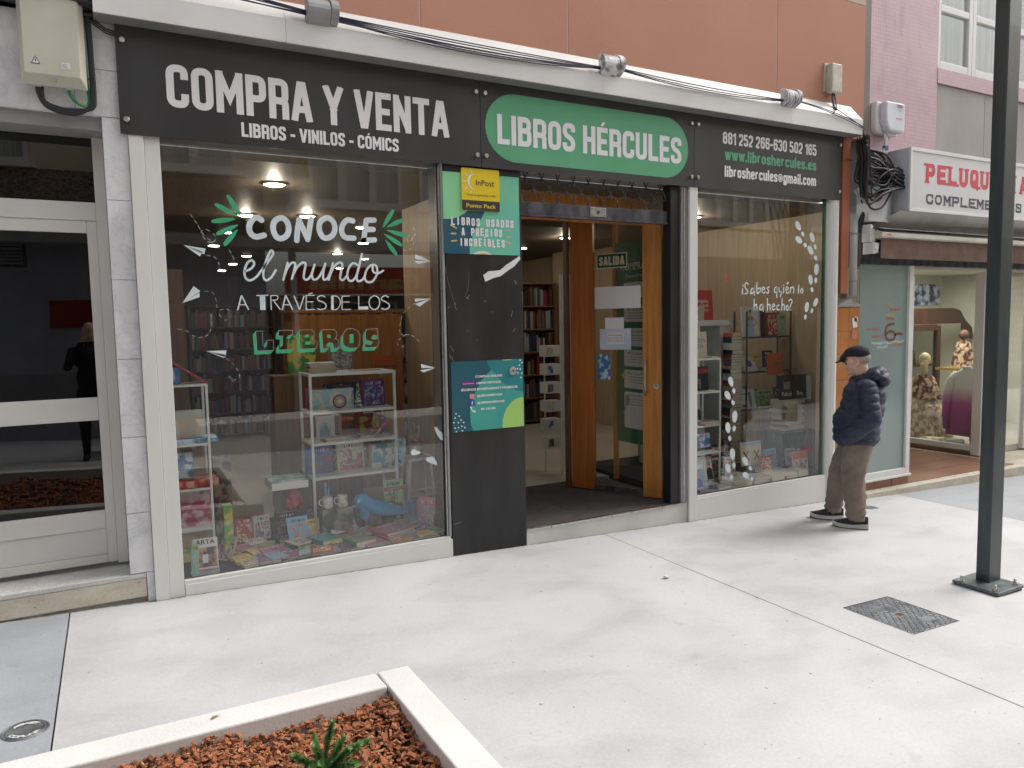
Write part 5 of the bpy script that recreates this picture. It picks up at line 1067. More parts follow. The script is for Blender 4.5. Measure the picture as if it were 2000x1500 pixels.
def owin(x0, x1, z0, z1, n=3, frame=None):
    w = part_empty('window', op, ((x0+x1)/2, YO, z0)); f = frame or M['white_paint']; d = (x1-x0)/n
    MB().box(x0-.08, x1+.08, YO+.03, YO+.16, z0-.07, z0-.002).build('sill', f, w)
    for k in range(n):
        a = x0+d*k; b = a+d-.003
        for p, q, r, s in ((a,a+.06,z0,z1),(b-.06,b,z0,z1),(a+.061,b-.061,z0,z0+.07),(a+.061,b-.061,z1-.07,z1)): MB().box(p, q, YO+.025, YO+.09, r, s).build('frame', f, w)
        MB().box(a+.061, b-.061, YO+.03, YO+.04, z0+.0705, z1-.0705).build('pane', M['curtain'], w)
owin(3.05, 4.65, 3.72, 5.2); owin(.1, 1.9, 4.12, 5.4); owin(5.0, 6.8, 3.75, 5.2); owin(-3.2,-.9, 4.12, 5.4); owin(11.6, 14.2, 3.78, 5.1, 5); owin(15.0, 17.0, 3.80, 5.1, 3); owin(8.0,9.8,3.75,5.2)
mb = MB(); mb.tube([(2.72,YO+.08,-.3),(2.72,YO+.08,7)], .06, 10); mb.build('drain_pipe', M['grey_pipe'], op)
rs = thing('red_shop_sign', 'red shop sign with pale lettering across the street, mirrored in the left window', 'sign', (3.9,YO,2.2))
box('board', 2.6, 5.2, YO-.02, YO+.10, 2.21, 2.68, mat('red_sign_sheet', (.40,.045,.02), .5), rs)
ftext('Familia', Plane((5.05,YO+.102,0), (-1,0,0), (0,0,1)), .1, 2.30, .36, 2.0, mat('tan_lettering', (.45,.30,.12), .6), parent=rs, bold=.03)
vt = thing('wall_vent', 'louvred vent on the grey wall across the street', 'vent', (-1.4,YO,2.7))
for k in range(8): box('slat', -1.8, -1.05, YO+.001, YO+.03, 2.66+.05*k, 2.69+.05*k, M['grey_metal'], vt)
box('frame', -1.85, -1.0, YO-.02, YO+.0005, 2.62, 3.08, M['dark_steel'], vt)
rb = box('red_poster_board', -.75, .35, YO+.005, YO+.03, 1.72, 2.14, mat('dark_red_board', (.22,.012,.02), .5)); tag(rb, 'dark red board on the wall across the street', 'board')
du = MB()
for i in range(60):
    for j in range(12): du.box(-2.6+.06*i, -2.56+.06*i, YO+.001, YO+.012, .68+.03*j, .70+.03*j)
tag(du.build('stud_panel', M['grey_metal']), 'studded metal dado across the street', 'wall panel', kind='stuff')
# concrete benches and a second planter
for a, b, c, d, l in ((-.1,.75,-6.2,-5.6,'pale concrete block seat near the wall across the street'),(1.0,2.9,-6.3,-5.5,'long pale concrete bench across the street'),(3.6,7.0,-6.2,-5.3,'long concrete planter wall across the street')):
    tag(box('concrete_bench', a, b, c, d, gz(a,-.05), gz(a,.42), M['kerb'], bev=.01), l, 'bench')
# bare tree wrapped in climbing stems
tr = thing('bare_tree', 'bare slender tree wrapped in upright climbing stems across the street', 'tree', (12.0,-5.2,-.4))
M['bark_tree'] = mat('grey_brown_bark', (.09,.06,.04), .95, rgb2=(.16,.11,.075), scale=18, stretch=(3,3,.6))
mb = MB(); mb.tube([(11.9,-5.2,-.5),(11.95,-5.2,1.5),(12.0,-5.22,3.2),(12.0,-5.2,5),(12.1,-5.2,7)], [.14,.12,.11,.09,.05], 10); mb.build('trunk', M['bark_tree'], tr, smooth=True)
rnd = random.Random(12); mb = MB()
for k in range(26):
    a = rnd.uniform(0,6.28); r0 = rnd.uniform(.12,.3); x, y, z = 11.95+r0*math.cos(a), -5.2+r0*math.sin(a), rnd.uniform(1.6,3.0); pts = []
    for s in range(8): pts.append((x, y, z)); x += rnd.gauss(0,.05)+.02*math.cos(a); y += rnd.gauss(0,.03); z += .35
    mb.tube(pts, [.02*(1-s/9) for s in range(8)], 5)
tag(mb.build('branches', M['bark_tree'], tr), kind='stuff')

# ================================================================ INSIDE THE BOOKSHOP
def st(name, *a, **k): return tag(box(name, *a, **k), kind='structure')
st('shop_floor', .2, 7.0, 1.335, 12.5, -.05, .03, M['floor_tile'])
st('ceiling', .2, 7.0, .30, 12.5, 2.80, 2.85, M['ceiling_dark'])
st('wall_back', .2, 7.0, 12.4, 12.5, .03, 2.80, M['dark_wood'])
st('wall_left', .2, .30, .13, 12.4, .03, 2.80, M['brown_wood'])
st('wall_right', 6.83, 6.95, .26, 12.4, .03, 2.80, M['beige_wood'])
st('display_floor', .301, 2.60, .045, 1.33, .0, .082, M['felt'])
st('display_floor', 4.60, 6.82, .045, 1.9, .0, .072, M['felt'])
box('side_panel', 2.60, 2.64, .30, 2.0, .0, 2.80, M['beige_wood'], shop)
box('side_panel', 2.64, 2.82, .301, .35, .037, 2.80, M['dark_wood'], shop)
box('entry_soffit', 2.823, 4.49, .55, .60, 2.56, 2.799, M['orange_wood'], shop)
box('entry_soffit', 2.823, 4.49, .601, 1.9, 2.70, 2.75, M['dark_wood'], shop)
M['lamp'] = emission('lit_downlight', (1,.97,.88), 22)
lamps = [(1.2,1.05),(5.7,1.25),(1.26,2.8),(1.25,4.25),(1.31,5.8),(1.95,7.2),(1.97,8.8),(1.99,10.4),(1.83,2.66),(3.09,4.84),(3.84,7.19),(3.17,6.41),(5.41,3.39),(5.54,4.81),(2.6,3.3),(5.3,7.0),(4.0,9.3)]  # first two are added to brighten the displays, fixtures invented with them
wh = ['second row','front left','left row, third from the window','left row, fourth from the window','left row, fifth from the window','left row, deepest']
lab = ['added to brighten the left display, closest to its pane','added to brighten the right display, closest to its pane','nearest the left window in the left row','second in the left row','third in the left row','fourth in the left row','fifth in the left row','deepest in the left row','beside the nearest lamp of the left row','above the red reflected sign','far middle of the shop','middle of the shop behind the lettering','seen through the open door near the wooden stile','at the left edge of the doorway view','middle row nearest the window','right aisle halfway back','deep middle aisle']
for (x, y), l in zip(lamps, lab):
    t = thing('ceiling_lamp', 'lit round downlight '+l, 'ceiling lamp', (x, y, 2.78), 'downlights in the bookshop ceiling')
    mb = MB(); mb.cone((x,y,2.797), (x,y,2.785), .085, n=20); mb.build('rim', M['white_metal'], t)
    mb = MB(); mb.cone((x,y,2.7845), (x,y,2.780), .066, n=20); mb.build('bulb', M['lamp'], t)
for x, y, e in ((1.26,2.8,4),(1.83,2.66,5),(3.17,6.41,4),(5.41,3.39,8),(1.2,1.05,5),(5.7,1.25,8)):  # last two are added fill for the window displays
    ld = bpy.data.lights.new('ceiling_or_fill_light', 'POINT'); ld.energy = e; ld.shadow_soft_size = .02; ld.color = (1,.88,.70); lo = bpy.data.objects.new('ceiling_or_fill_light', ld); COL.objects.link(lo); lo.location = (x,y,2.755)

# ---- books
HUES = {'red':(.36,.025,.025),'dark red':(.17,.015,.02),'blue':(.03,.10,.34),'light blue':(.16,.36,.55),'teal':(.03,.24,.26),'green':(.06,.25,.06),'light green':(.30,.48,.22),'yellow':(.60,.44,.05),
 'orange':(.55,.12,.02),'white':(.62,.62,.60),'cream':(.55,.49,.36),'black':(.015,.015,.018),'grey':(.22,.23,.24),'pink':(.50,.14,.22),'purple':(.13,.04,.22),'brown':(.13,.065,.03),'navy':(.012,.02,.09)}
ACC2 = ['yellow','white','red','blue','pink','teal','black','orange','light blue','cream','green']
def cover_mat(name, base, seed, plain=False):
    rnd = random.Random(seed); m = bpy.data.materials.new(name); m.use_nodes = True; nt = m.node_tree; N = nt.nodes; L = nt.links; b = N['Principled BSDF']; b.inputs['Roughness'].default_value = .35
    tc = N.new('ShaderNodeTexCoord'); oi = N.new('ShaderNodeObjectInfo')
    if plain: b.inputs['Base Color'].default_value = (*HUES[base],1); return m
    ad = N.new('ShaderNodeVectorMath'); ad.operation = 'ADD'; cx = N.new('ShaderNodeCombineXYZ'); mu = N.new('ShaderNodeMath'); mu.operation = 'MULTIPLY'; mu.inputs[1].default_value = 37; L.new(oi.outputs['Random'], mu.inputs[0]); L.new(mu.outputs[0], cx.inputs[0]); L.new(mu.outputs[0], cx.inputs[1])
    L.new(tc.outputs['Object'], ad.inputs[0]); L.new(cx.outputs[0], ad.inputs[1])
    n = N.new('ShaderNodeTexNoise'); n.inputs['Scale'].default_value = rnd.uniform(3,5.5); n.inputs['Detail'].default_value = 3; n.inputs['Distortion'].default_value = 1.5; L.new(ad.outputs[0], n.inputs['Vector'])
    cr = N.new('ShaderNodeValToRGB'); cr.color_ramp.interpolation = 'CONSTANT'; e = cr.color_ramp.elements
    cols = [base]+[rnd.choice(ACC2) for _ in range(3)]; e[0].position = 0; e[0].color = (*HUES[base],1); e[1].position = .5; e[1].color = (*HUES[cols[1]],1)
    for p, c in ((.56,cols[2]),(.62,cols[3]),(.70,base)): k = e.new(p); k.color = (*HUES[c],1)
    L.new(n.outputs['Fac'], cr.inputs[0])
    sp = N.new('ShaderNodeSeparateXYZ'); L.new(tc.outputs['Object'], sp.inputs[0])
    def band(sock, c, h):
        s = N.new('ShaderNodeMath'); s.operation = 'COMPARE'; s.inputs[1].default_value = c; s.inputs[2].default_value = h; L.new(sock, s.inputs[0]); return s.outputs[0]
    def mul(a, c):
        s = N.new('ShaderNodeMath'); s.operation = 'MULTIPLY'; L.new(a, s.inputs[0]); L.new(c, s.inputs[1]); return s.outputs[0]
    pic = mul(band(sp.outputs[0], .02, .42), band(sp.outputs[1], -.1, .34))
    m1 = N.new('ShaderNodeMix'); m1.data_type = 'RGBA'; m1.inputs[6].default_value = (*HUES[base],1); L.new(pic, m1.inputs[0]); L.new(cr.outputs[0], m1.inputs[7])
    # title: letter-like bars
    mp = N.new('ShaderNodeMapping'); mp.inputs['Scale'].default_value = (26,1.5,1); L.new(ad.outputs[0], mp.inputs[0]); n2 = N.new('ShaderNodeTexNoise'); n2.inputs['Scale'].default_value = 1; n2.inputs['Detail'].default_value = 0; L.new(mp.outputs[0], n2.inputs[0])
    gt = N.new('ShaderNodeMath'); gt.operation = 'GREATER_THAN'; gt.inputs[1].default_value = .5; L.new(n2.outputs[0], gt.inputs[0])
    ttl = mul(mul(band(sp.outputs[0], .02, .34), band(sp.outputs[1], .35, .055)), gt.outputs[0])
    tcx = 'white' if base not in ('white','cream','yellow','light green','light blue') else 'black'
    m2 = N.new('ShaderNodeMix'); m2.data_type = 'RGBA'; L.new(ttl, m2.inputs[0]); L.new(m1.outputs[2], m2.inputs[6]); m2.inputs[7].default_value = (*HUES[tcx],1)
    L.new(m2.outputs[2], b.inputs['Base Color']); return m
CV = {h: [cover_mat(h.replace(' ','_')+'_printed_cover', h, i*3+1), cover_mat(h.replace(' ','_')+'_printed_cover', h, i*3+2)] for i, h in enumerate(HUES)}
CP = {h: cover_mat(h.replace(' ','_')+'_plain_cover', h, 0, True) for h in HUES}
def unit_meshes():
    mb = MB(); t = .07; mb.box(-.5,.5,-.5,.5,0,t); mb.box(-.5,.5,-.5,.5,1-t,1); mb.box(-.5,-.475,-.5,.5,t,1-t)
    a = bpy.data.meshes.new('cover'); a.from_pydata(mb.v, [], mb.f)
    mb = MB(); mb.box(-.474,.478,-.485,.485,t,1-t); b = bpy.data.meshes.new('pages'); b.from_pydata(mb.v, [], mb.f)
    a.materials.append(M['pages']); b.materials.append(M['pages']); return a, b
UCOV, UPAG = unit_meshes()
BN = 0
def book(x, y, z, w, h, t, col, label, yaw=0, tilt=0, stand=False, plain=None, mat_=None, group=None, grp_parent=None):
    """lying book (spine at local -x) or one leaning upright facing the street"""
    global BN; BN += 1
    if not stand and y < .6: y = max(y, .054+h/2*abs(math.cos(R(yaw)))+w/2*abs(math.sin(R(yaw))))
    elif stand and y < .6: y = max(y, .056+t+w/2*abs(math.sin(R(yaw))))
    e = thing('book', label, 'book', (x, y, z), group)
    q = Matrix.Rotation(R(yaw), 4, 'Z')
    if stand: q = q @ Matrix.Rotation(R(90-tilt), 4, 'X') @ Matrix.Translation((0, h/2, -t))
    elif tilt: q = q @ Matrix.Rotation(R(tilt), 4, 'X')
    e.matrix_world = Matrix.Translation((x,y,z)) @ q
    loc, rot, _ = e.matrix_world.decompose(); e.rotation_mode = 'QUATERNION'; e.rotation_quaternion = rot; e.location = loc
    cm = mat_ or (CP[col] if plain else CV[col][BN % 2])
    for me, nm, m in ((UCOV,'cover',cm),(UPAG,'pages',M['pages'])):
        o = bpy.data.objects.new(nm, me); COL.objects.link(o); o.parent = e; o.scale = (w, h, t); o.material_slots[0].link = 'OBJECT'; o.material_slots[0].material = m
    return e
def title(bk, txt, w, h, t, x, y, size, m, width=None, bold=.01):
    """lettering on the front cover, in the book's own frame"""
    o = ftext(txt, Plane((0,0,t+.0006), (1,0,0), (0,1,0)), x, y, size, width, m, parent=None, bold=bold, hgt=.0)
    if o: o.parent = bk
    return o
def pictbox(bk, x0, x1, y0, y1, t, m, nm='cover_print', k=0): o = MB().box(x0,x1,y0,y1,t+.0002,t+.0006+.0004*k).build(nm, m); o.parent = bk; return o
Zf = .083
# -- left window, flat books on the black felt
L1 = [(.74,.10,.10,.13,.018,'cream','small cream picture book lying near the window corner, right of the ARTA magazine',12),(.72,.22,.12,.15,.022,'yellow','yellow edged book just behind the small cream picture book',8),
(.93,.30,.16,.15,.03,'pink','pink and purple book lying behind the purple comic book',5),(.88,.15,.15,.19,.026,'purple','colourful purple comic book lying in the front row',-6),(1.05,.06,.24,.15,.010,'navy','dark blue book with red figures lying against the glass',10),
(1.10,.19,.18,.15,.014,'light green','green and yellow picture book overlapping the dark blue one',14),(1.24,.15,.15,.19,.022,'red','red spined book lying in front of the teal book',-10),(1.30,.06,.20,.14,.010,'light blue','thin light blue booklet lying close to the glass',8),
(1.31,.34,.17,.21,.050,'teal','thick teal hardback lying below the open pink book',18),(1.36,.20,.24,.16,.012,'pink','pale pink flat picture book in front of the teal hardback',-8),(1.52,.18,.17,.20,.050,'green','thick green and yellow book lying at the centre of the front row',14),
(1.52,.055,.20,.12,.010,'white','white and red comic lying against the glass, centre',6),(1.66,.10,.20,.15,.012,'light blue','light blue book with a small white box lying at the front',2),(1.70,.36,.22,.20,.020,'navy','dark blue printed book lying under the blue plush toy',-12),
(1.82,.28,.26,.24,.030,'cream','wide ochre edged book on top of the pile at the right',16),(1.83,.10,.14,.17,.014,'orange','orange and dark comic right of the light blue book',2),(1.94,.08,.12,.17,.012,'blue','small blue comic near the right end of the front row',4),
(2.05,.09,.12,.17,.012,'black','dark comic at the right end of the front row',-3),(1.12,.62,.20,.16,.020,'grey','grey book lying at the back of the felt',0),(1.02,.42,.18,.13,.012,'black','black booklet lying behind the pink and purple book',10),(1.46,.42,.16,.13,.014,'red','red booklet behind the thick green and yellow book',5)]
for x, y, w, h, t, c, l, yw in L1: book(x, y, Zf, w, h, t, c, l, yw)
b_ = book(1.82,.30, Zf+.031, .30,.24,.022,'pink','large pink and white magazine lying on the ochre edged book',20)
# small books filling the front of the felt
rnd = random.Random(77); k = 0; spots = [(.70,.30,'behind the cream book'),(.80,.20,'right of the yellow book'),(.84,.36,'behind the pink book'),(1.00,.28,'behind the purple comic'),(1.18,.32,'by the leaning blue book'),(1.22,.06,'against the glass left of centre'),(1.42,.09,'against the glass at centre'),(1.60,.28,'right of the thick green book'),(1.60,.14,'in front of the navy book'),(1.74,.20,'before the ochre pile'),(1.78,.055,'against the glass right of centre'),(1.90,.19,'under the pile corner'),(2.00,.17,'right of the pile'),(2.10,.20,'by the side panel'),(2.06,.40,'behind the pile near the side panel'),(1.38,.44,'before the mug stand'),(1.26,.42,'left of the mug stand'),(.92,.48,'at the back left of the felt'),(.78,.50,'beside the green toy box'),(1.00,.16,'left of the dark blue book')]
for x, y, l in spots:
    c = ('red','light blue','yellow','teal','white','orange','navy','green','pink','purple')[k % 10]; k += 1
    book(x, y, Zf+.0004*k, rnd.uniform(.11,.16), rnd.uniform(.13,.18), rnd.uniform(.008,.02), c, c+' small comic lying '+l, rnd.uniform(-16,16))
# leaning books
b_ = book(.475,.12,Zf+.02,.15,.20,.006,'white','ARTA magazine with a masked rider cover leaning in the window corner',-4,14,True, mat_=CP['white'])
mg = mat('magazine_photo', (.03,.025,.025), .4, rgb2=(.52,.30,.22), scale=12, contrast=(.44,.58), detail=4)
pictbox(b_,-.068,.068,.012-.1,.140-.1,.006,mg); pictbox(b_,-.068,.068,-.088+.002,-.080,.006,CP['red'],k=1); title(b_,'ARTA',.15,.2,.006,-.060,.062,.040,M['ink'],.12,.03)
pictbox(b_,-.02,.014,-.06,-.005,.006,CP['white'],k=2); pictbox(b_,-.015,.004,-.006,.014,.006,CP['black'],k=2)
book(.47,.085,Zf,.17,.12,.012,'light blue','light blue book lying beneath the ARTA magazine',-5,plain=None)
book(.60,.32,Zf,.13,.17,.008,'cream','cream comic leaning back beside the ARTA magazine',-50,30,True)
book(.40,.10,Zf,.05,.20,.006,'light green','pale green booklet standing at the far left of the window',-30,8,True)
book(1.16,.45,Zf,.16,.20,.014,'light blue','blue children\'s book with red cartoon figure leaning upright',4,28,True)
b_ = book(1.50,.46,Zf+.03,.22,.20,.014,'white','open pale pink picture book propped on the books at the centre',14,42,True)
pictbox(b_,-.09,.09,-.08,.07,.014,mat('pastel_print',(.60,.30,.30),.5,rgb2=(.62,.70,.64),scale=14,contrast=(.44,.56),detail=3))
b_ = book(1.93,.55,Zf+.12,.16,.24,.014,'light green','green animal encyclopaedia with an elephant leaning at the right',-3,12,True); pictbox(b_,-.075,.075,.035,.062,.014,CP['red']); title(b_,'ANIMALES',.16,.24,.014,-.062,.041,.018,CP['white'],.124)
book(2.08,.30,Zf,.15,.25,.008,'pink','pink comic magazine leaning against the beige side panel',-52,10,True)
book(1.10,.66,Zf+.02,.16,.17,.03,'black','black boxed book with gold lettering standing behind the blue book',0,6,True)
book(1.31,.62,Zf,.075,.19,.03,'purple','narrow purple book with yellow dots standing by the shelf leg',0,6,True)
# games and boxes at the left
def gbox(x0,x1,y0,y1,z0,z1,m,label,cat='box',top=None):
    t = thing('game_box', label, cat, ((x0+x1)/2,(y0+y1)/2,z0)); box('carton', x0,x1,y0,y1,z0,z1,m,t,bev=.002)
    if top: box('lid_print', x0+.004,x1-.004,y0-.0012,y0-.0002,z0+.004,z1-.004,top,t)
    return t
PR = {k: mat(k, a, .45, rgb2=b, scale=s, contrast=(.45,.55), detail=3) for k, a, b, s in (('blue_print',(.04,.16,.38),(.50,.62,.70),16),('red_print',(.36,.02,.03),(.55,.35,.25),14),('pink_print',(.40,.05,.14),(.62,.48,.52),10),('green_print',(.10,.30,.06),(.60,.50,.12),12),('dark_print',(.03,.03,.035),(.22,.20,.18),10),('pale_print',(.48,.56,.50),(.62,.48,.34),14),('teal_print',(.10,.28,.33),(.50,.58,.55),9))}
t = thing('wooden_block', 'dark wood block panel with teal game box lying on top in the left window', 'box', (1.12,.8,.08)); box('block',1.07,1.30,.72,.95,Zf,.455,M['dark_wood'],t,bev=.003)
gbox(1.00,1.27,.62,.92,.456,.510,M['white_paint'],'flat white game box with pale teal lid lying on the dark block','game box'); box('teal_lid', 1.0,1.27,.62,.92,.511,.516,PR['teal_print'],bpy.data.objects['game_box'])
# -- white metal shelf at the left edge
def rack(name, label, x0, x1, y0, y1, zt, levels, bar=.016, z0=Zf, m=None, shelf=True):
    m = m or M['white_metal']; t = thing(name, label, 'shelf', ((x0+x1)/2,(y0+y1)/2,z0))
    for x in (x0, x1-bar):
        for y in (y0, y1-bar): box('leg', x, x+bar, y, y+bar, z0, zt, m, t, bev=.001)
    for z in levels:
        if shelf: box('shelf_board', x0, x1, y0+.0005, y1-.0005, z, z+bar, m, t, bev=.001)
    return t
rack('display_shelf', 'narrow white metal shelf unit standing against the left edge of the left window', .335, .560, .32, .58, 1.305, [.31,.585,.89,1.29])
gbox(.345,.60,.34,.55,.606,.650,PR['red_print'],'flat red game box on the narrow white shelf, second level','game box')
gbox(.345,.61,.34,.55,.907,.935,PR['blue_print'],'flat light blue game box on the narrow white shelf, upper level','game box')
gbox(.36,.53,.42,.50,.936,1.12,PR['pale_print'],'pale green boxed puzzle standing above the light blue game box','game box')
gbox(.35,.545,.40,.47,.327,.575,PR['pink_print'],'pink princess play set box standing on the lowest level of the narrow shelf','toy box')
gbox(.345,.56,.34,.54,.20,.30,mat('brown_print',(.20,.10,.04),.5,rgb2=(.5,.35,.2),scale=10),'brown printed carton below the pink play set','game box')
gbox(.345,.54,.34,.54,.1,.195,PR['green_print'],'green printed carton under the brown carton at the foot of the narrow shelf','game box')
gbox(.62,.68,.34,.42,.10,.455,PR['green_print'],'tall narrow green and red toy box standing right of the narrow shelf','toy box')
gbox(.60,.72,.62,.80,.10,.74,PR['dark_print'],'tall dark brown carton standing behind the green toy box','toy box')
gbox(.345,.45,.40,.46,.665,.84,PR['blue_print'],'small blue and red comic box standing on the red game box','toy box')
gbox(.335,.40,.36,.42,1.31,1.42,PR['blue_print'],'small blue printed tin standing on top of the narrow white shelf','toy box')
ht = thing('toy_house_roof', 'toy house with sloping red roof on top of the narrow white shelf', 'toy', (.45,.45,1.31))
mb = MB(); mb.obox((.452,.45,1.385), (.27,.20,.014), Matrix.Rotation(R(35),3,'Y')); mb.build('roof', CP['red'], ht, bev=.002); box('wall', .35,.40,.40,.52,1.31,1.44,PR['dark_print'],ht)
# more comics packed on the felt and against the block
rnd = random.Random(5); k = 0
for x, y, w, h, l in ((.66,.44,.12,.16,'between the narrow shelf and the dark carton'),(.86,.58,.13,.16,'beside the dark wood block'),(.92,.10,.12,.16,'near the glass, left half'),(1.36,.30,.13,.16,'between the teal hardback and the mug stand'),(1.48,.30,.12,.15,'left of the thick green book'),(1.66,.42,.12,.15,'under the whale plush head'),(1.95,.46,.13,.16,'under the whale plush tail'),(1.58,.36,.14,.16,'behind the open pink book'),(1.12,.36,.13,.16,'in front of the black boxed book'),(2.02,.28,.12,.15,'between the ochre pile and the side panel')):
    c = ('orange','white','light blue','yellow','red','teal','green','pink','cream','navy')[k]; k += 1
    book(x, y, Zf+.014+.002*k, w, h, .012, c, c+' slim comic '+l, rnd.uniform(-25,25))
for k, (x, z, c, w, h, l) in enumerate(((1.72,1.022,'yellow',.13,.17,'top level behind the ornament'),(1.55,1.022,'teal',.15,.19,'top level behind the magnetic game'),(1.40,1.022,'pink',.12,.17,'top level at the far left'),(1.94,1.022,'light blue',.09,.16,'top level at the far right'),(1.66,.782,'orange',.14,.17,'middle level in front of the wire mesh'),(1.93,.782,'blue',.09,.15,'middle level at the far right'),(1.54,.517,'red',.12,.19,'lowest level between the blue and the beige books'),(1.76,.517,'green',.10,.18,'lowest level left of the pottery game'))):
    book(x, .90-.01*k, z, w, h, .015, c, c+' book on the '+l+', central shelf', 0, 5, True)
for k, (x, y, c, w, h, l) in enumerate(((.80,.66,'red',.13,.19,'left of the dark wood block'),(.93,.70,'white',.12,.18,'right against the dark wood block'),(1.27,.50,'yellow',.10,.15,'by the left leg of the central shelf'),(1.60,.62,'blue',.15,.20,'below the lowest level, left'),(1.77,.62,'orange',.14,.18,'below the lowest level, centre'),(1.42,.64,'green',.12,.20,'behind the mugs'),(2.07,.56,'light blue',.12,.18,'before the white stool'))):
    book(x, y, Zf, w, h, .015, c, c+' picture book leaning upright '+l, (6,-5,8,-3,4,0,-12)[k], 12, True)
# -- central white shelf
rack('display_shelf', 'white metal shelf unit standing in the middle of the left window', 1.30, 1.985, .60, .95, 1.312, [.500,.765,1.005,1.296], .02)
mesh_b = MB()
for k in range(22):
    mesh_b.box(1.56+.0165*k, 1.5625+.0165*k, .962, .964, .80, 1.0)
    if k < 12: mesh_b.box(1.56, 1.91, .9645, .9665, .80+.0165*k, .8025+.0165*k)
mo = thing('wire_mesh_panel', 'pale wire mesh panel at the back of the central white shelf', 'mesh panel', (1.73,.965,.8)); tag(mesh_b.build('wire', M['cream_metal'], mo), kind='stuff')
b_ = book(1.62,.84,1.022,.24,.20,.012,'navy','dark blue book titled caillou standing at the back of the top level',0,5,True,plain=True); title(b_,'caillou',.24,.2,.012,-.08,.055,.05,mat('gold_print',(.5,.35,.1),.4),.15)
g_ = gbox(1.335,1.675,.72,.77,1.022,1.185,PR['pale_print'],'pale blue magnetic game box standing on the top level of the central shelf','game box',mat('light_blue_print',(.30,.48,.58),.45,rgb2=(.60,.55,.40),scale=20,contrast=(.48,.56),detail=2))
FG = FACADE(.7175); mb = MB()
for k, (r_, m_) in enumerate(((.056,'red'),(.044,'light blue'),(.030,'yellow'),(.016,'white'))):
    mb = MB(); mb.flat([tuple(p) for p in circle_pts(1.56,1.085,r_,20)], .7175-.0006*k); mb.build('game_print', CP[m_], g_)
o = ftext('Magnetic', Plane((1.655,.7172,1.16), (0,0,-1), (1,0,0)), 0, 0, .028, .10, CP['navy'], parent=g_)
book(1.86,.78,1.022,.19,.22,.02,'purple','grey purple picture book standing right of the small christmas tree',0,6,True)
xt = thing('christmas_tree_ornament', 'tiny snowy christmas tree ornament with star on the top level of the central shelf', 'ornament', (1.72,.74,1.02))
mb = MB()
for k in range(4): mb.cone((1.715,.74,1.035+.035*k), (1.715,.74,1.085+.035*k), .042-.009*k, .008, 14)
mb.build('branches', mat('snowy_green', (.03,.12,.04), .8, rgb2=(.6,.6,.58), scale=60, contrast=(.48,.54)), xt); mb = MB(); mb.cone((1.715,.74,1.022),(1.715,.74,1.036),.02); mb.build('base', CP['red'], xt)
st_ = [(1.715+(.016 if k % 2 == 0 else .007)*math.sin(k*math.pi/5), 1.205+(.016 if k % 2 == 0 else .007)*math.cos(k*math.pi/5)) for k in range(10)]
mb = MB(); mb.prism(st_[::-1], .737, .743); mb.build('star', CP['yellow'], xt)
b_ = book(1.82,.80,.782,.21,.225,.016,'dark red','dark red book titled 2200 with a dragon cover on the middle level',0,4,True,plain=True); pictbox(b_,-.08,.08,-.085,.045,.016,mat('dragon_print',(.28,.02,.02),.5,rgb2=(.35,.30,.05),scale=22,contrast=(.46,.56))); title(b_,'2200',.21,.22,.016,-.045,.07,.032,CP['white'],.09,.02)
b_ = book(1.46,.78,.782,.145,.185,.010,'white','white book with pale blue drawing standing at the left of the middle level',0,5,True,plain=True); pictbox(b_,-.05,.05,-.07,.05,.010,PR['teal_print'])
book(1.49,.68,.782,.17,.13,.014,'red','red book lying at the left of the middle level',6); book(1.50,.68,.797,.15,.11,.014,'cream','cream book lying on the red one at the left of the middle level',-4)
book(1.74,.68,.782,.16,.12,.014,'pink','pink book lying at the centre of the middle level',3); book(1.76,.68,.797,.14,.10,.012,'navy','dark book lying on the pink one at the centre of the middle level',-2)
pg = MB(); pg.tube([(1.80,.64,.79),(1.90,.66,.88),(1.935,.665,.915)], [.009,.010,.004], 8); tag(pg.build('toy_wand', PR['red_print'], smooth=True), 'long red and blue toy pen leaning diagonally on the middle level', 'toy')
book(1.40,.76,.517,.21,.22,.02,'blue','blue and gold animal book standing at the left of the lowest level',0,6,True)
b_ = book(1.64,.74,.517,.22,.24,.02,'cream','beige book with a round emblem standing at the centre of the lowest level',0,6,True)
gbox(1.80,1.99,.70,.78,.518,.72,PR['pale_print'],'white and yellow boxed pottery game standing on the lowest level','game box',mat('toy_print',(.55,.55,.52),.4,rgb2=(.06,.28,.38),scale=14,contrast=(.5,.55)))
gbox(1.995,2.12,.78,.86,.50,.73,PR['blue_print'],'light blue box standing just right of the pottery game','game box')
for k, x in enumerate((1.385,1.50)):
    t = thing('mug', ('white printed mug holding pens beside the left shelf leg','white printed mug with orange dots right of the pen mug')[k], 'mug', (x,.52,.30)); mb = MB(); mb.cone((x,.52,.30),(x,.52,.385),.038,n=20,caps=False); mb.cone((x,.52,.302),(x,.52,.304),.037,n=20); mb.cone((x,.52,.304),(x,.52,.385),.034,n=20,caps=False); mb.build('body', mat('mug_print_%s'%'ab'[k], (.62,.62,.60), .3, rgb2=(.5,.4,.15), scale=22, contrast=(.55,.6)), t, smooth=True)
    mb = MB(); mb.tube([(x-.036,.52,.37),(x-.06,.52,.365),(x-.066,.52,.345),(x-.058,.52,.325),(x-.036,.52,.318)], .005, 6); mb.build('handle', M['white_paint'], t, smooth=True)
mb = MB(); mb.tube([(1.375,.52,.34),(1.372,.52,.47)], .006, 6); mb.tube([(1.39,.53,.34),(1.40,.53,.45)], .005, 6); mb.ball((1.372,.52,.475), (.012,.012,.02), 8, 6); tag(mb.build('toy_spoon', CP['light blue'], smooth=True), 'pale blue toy spoon and pen standing in the left mug', 'toy')
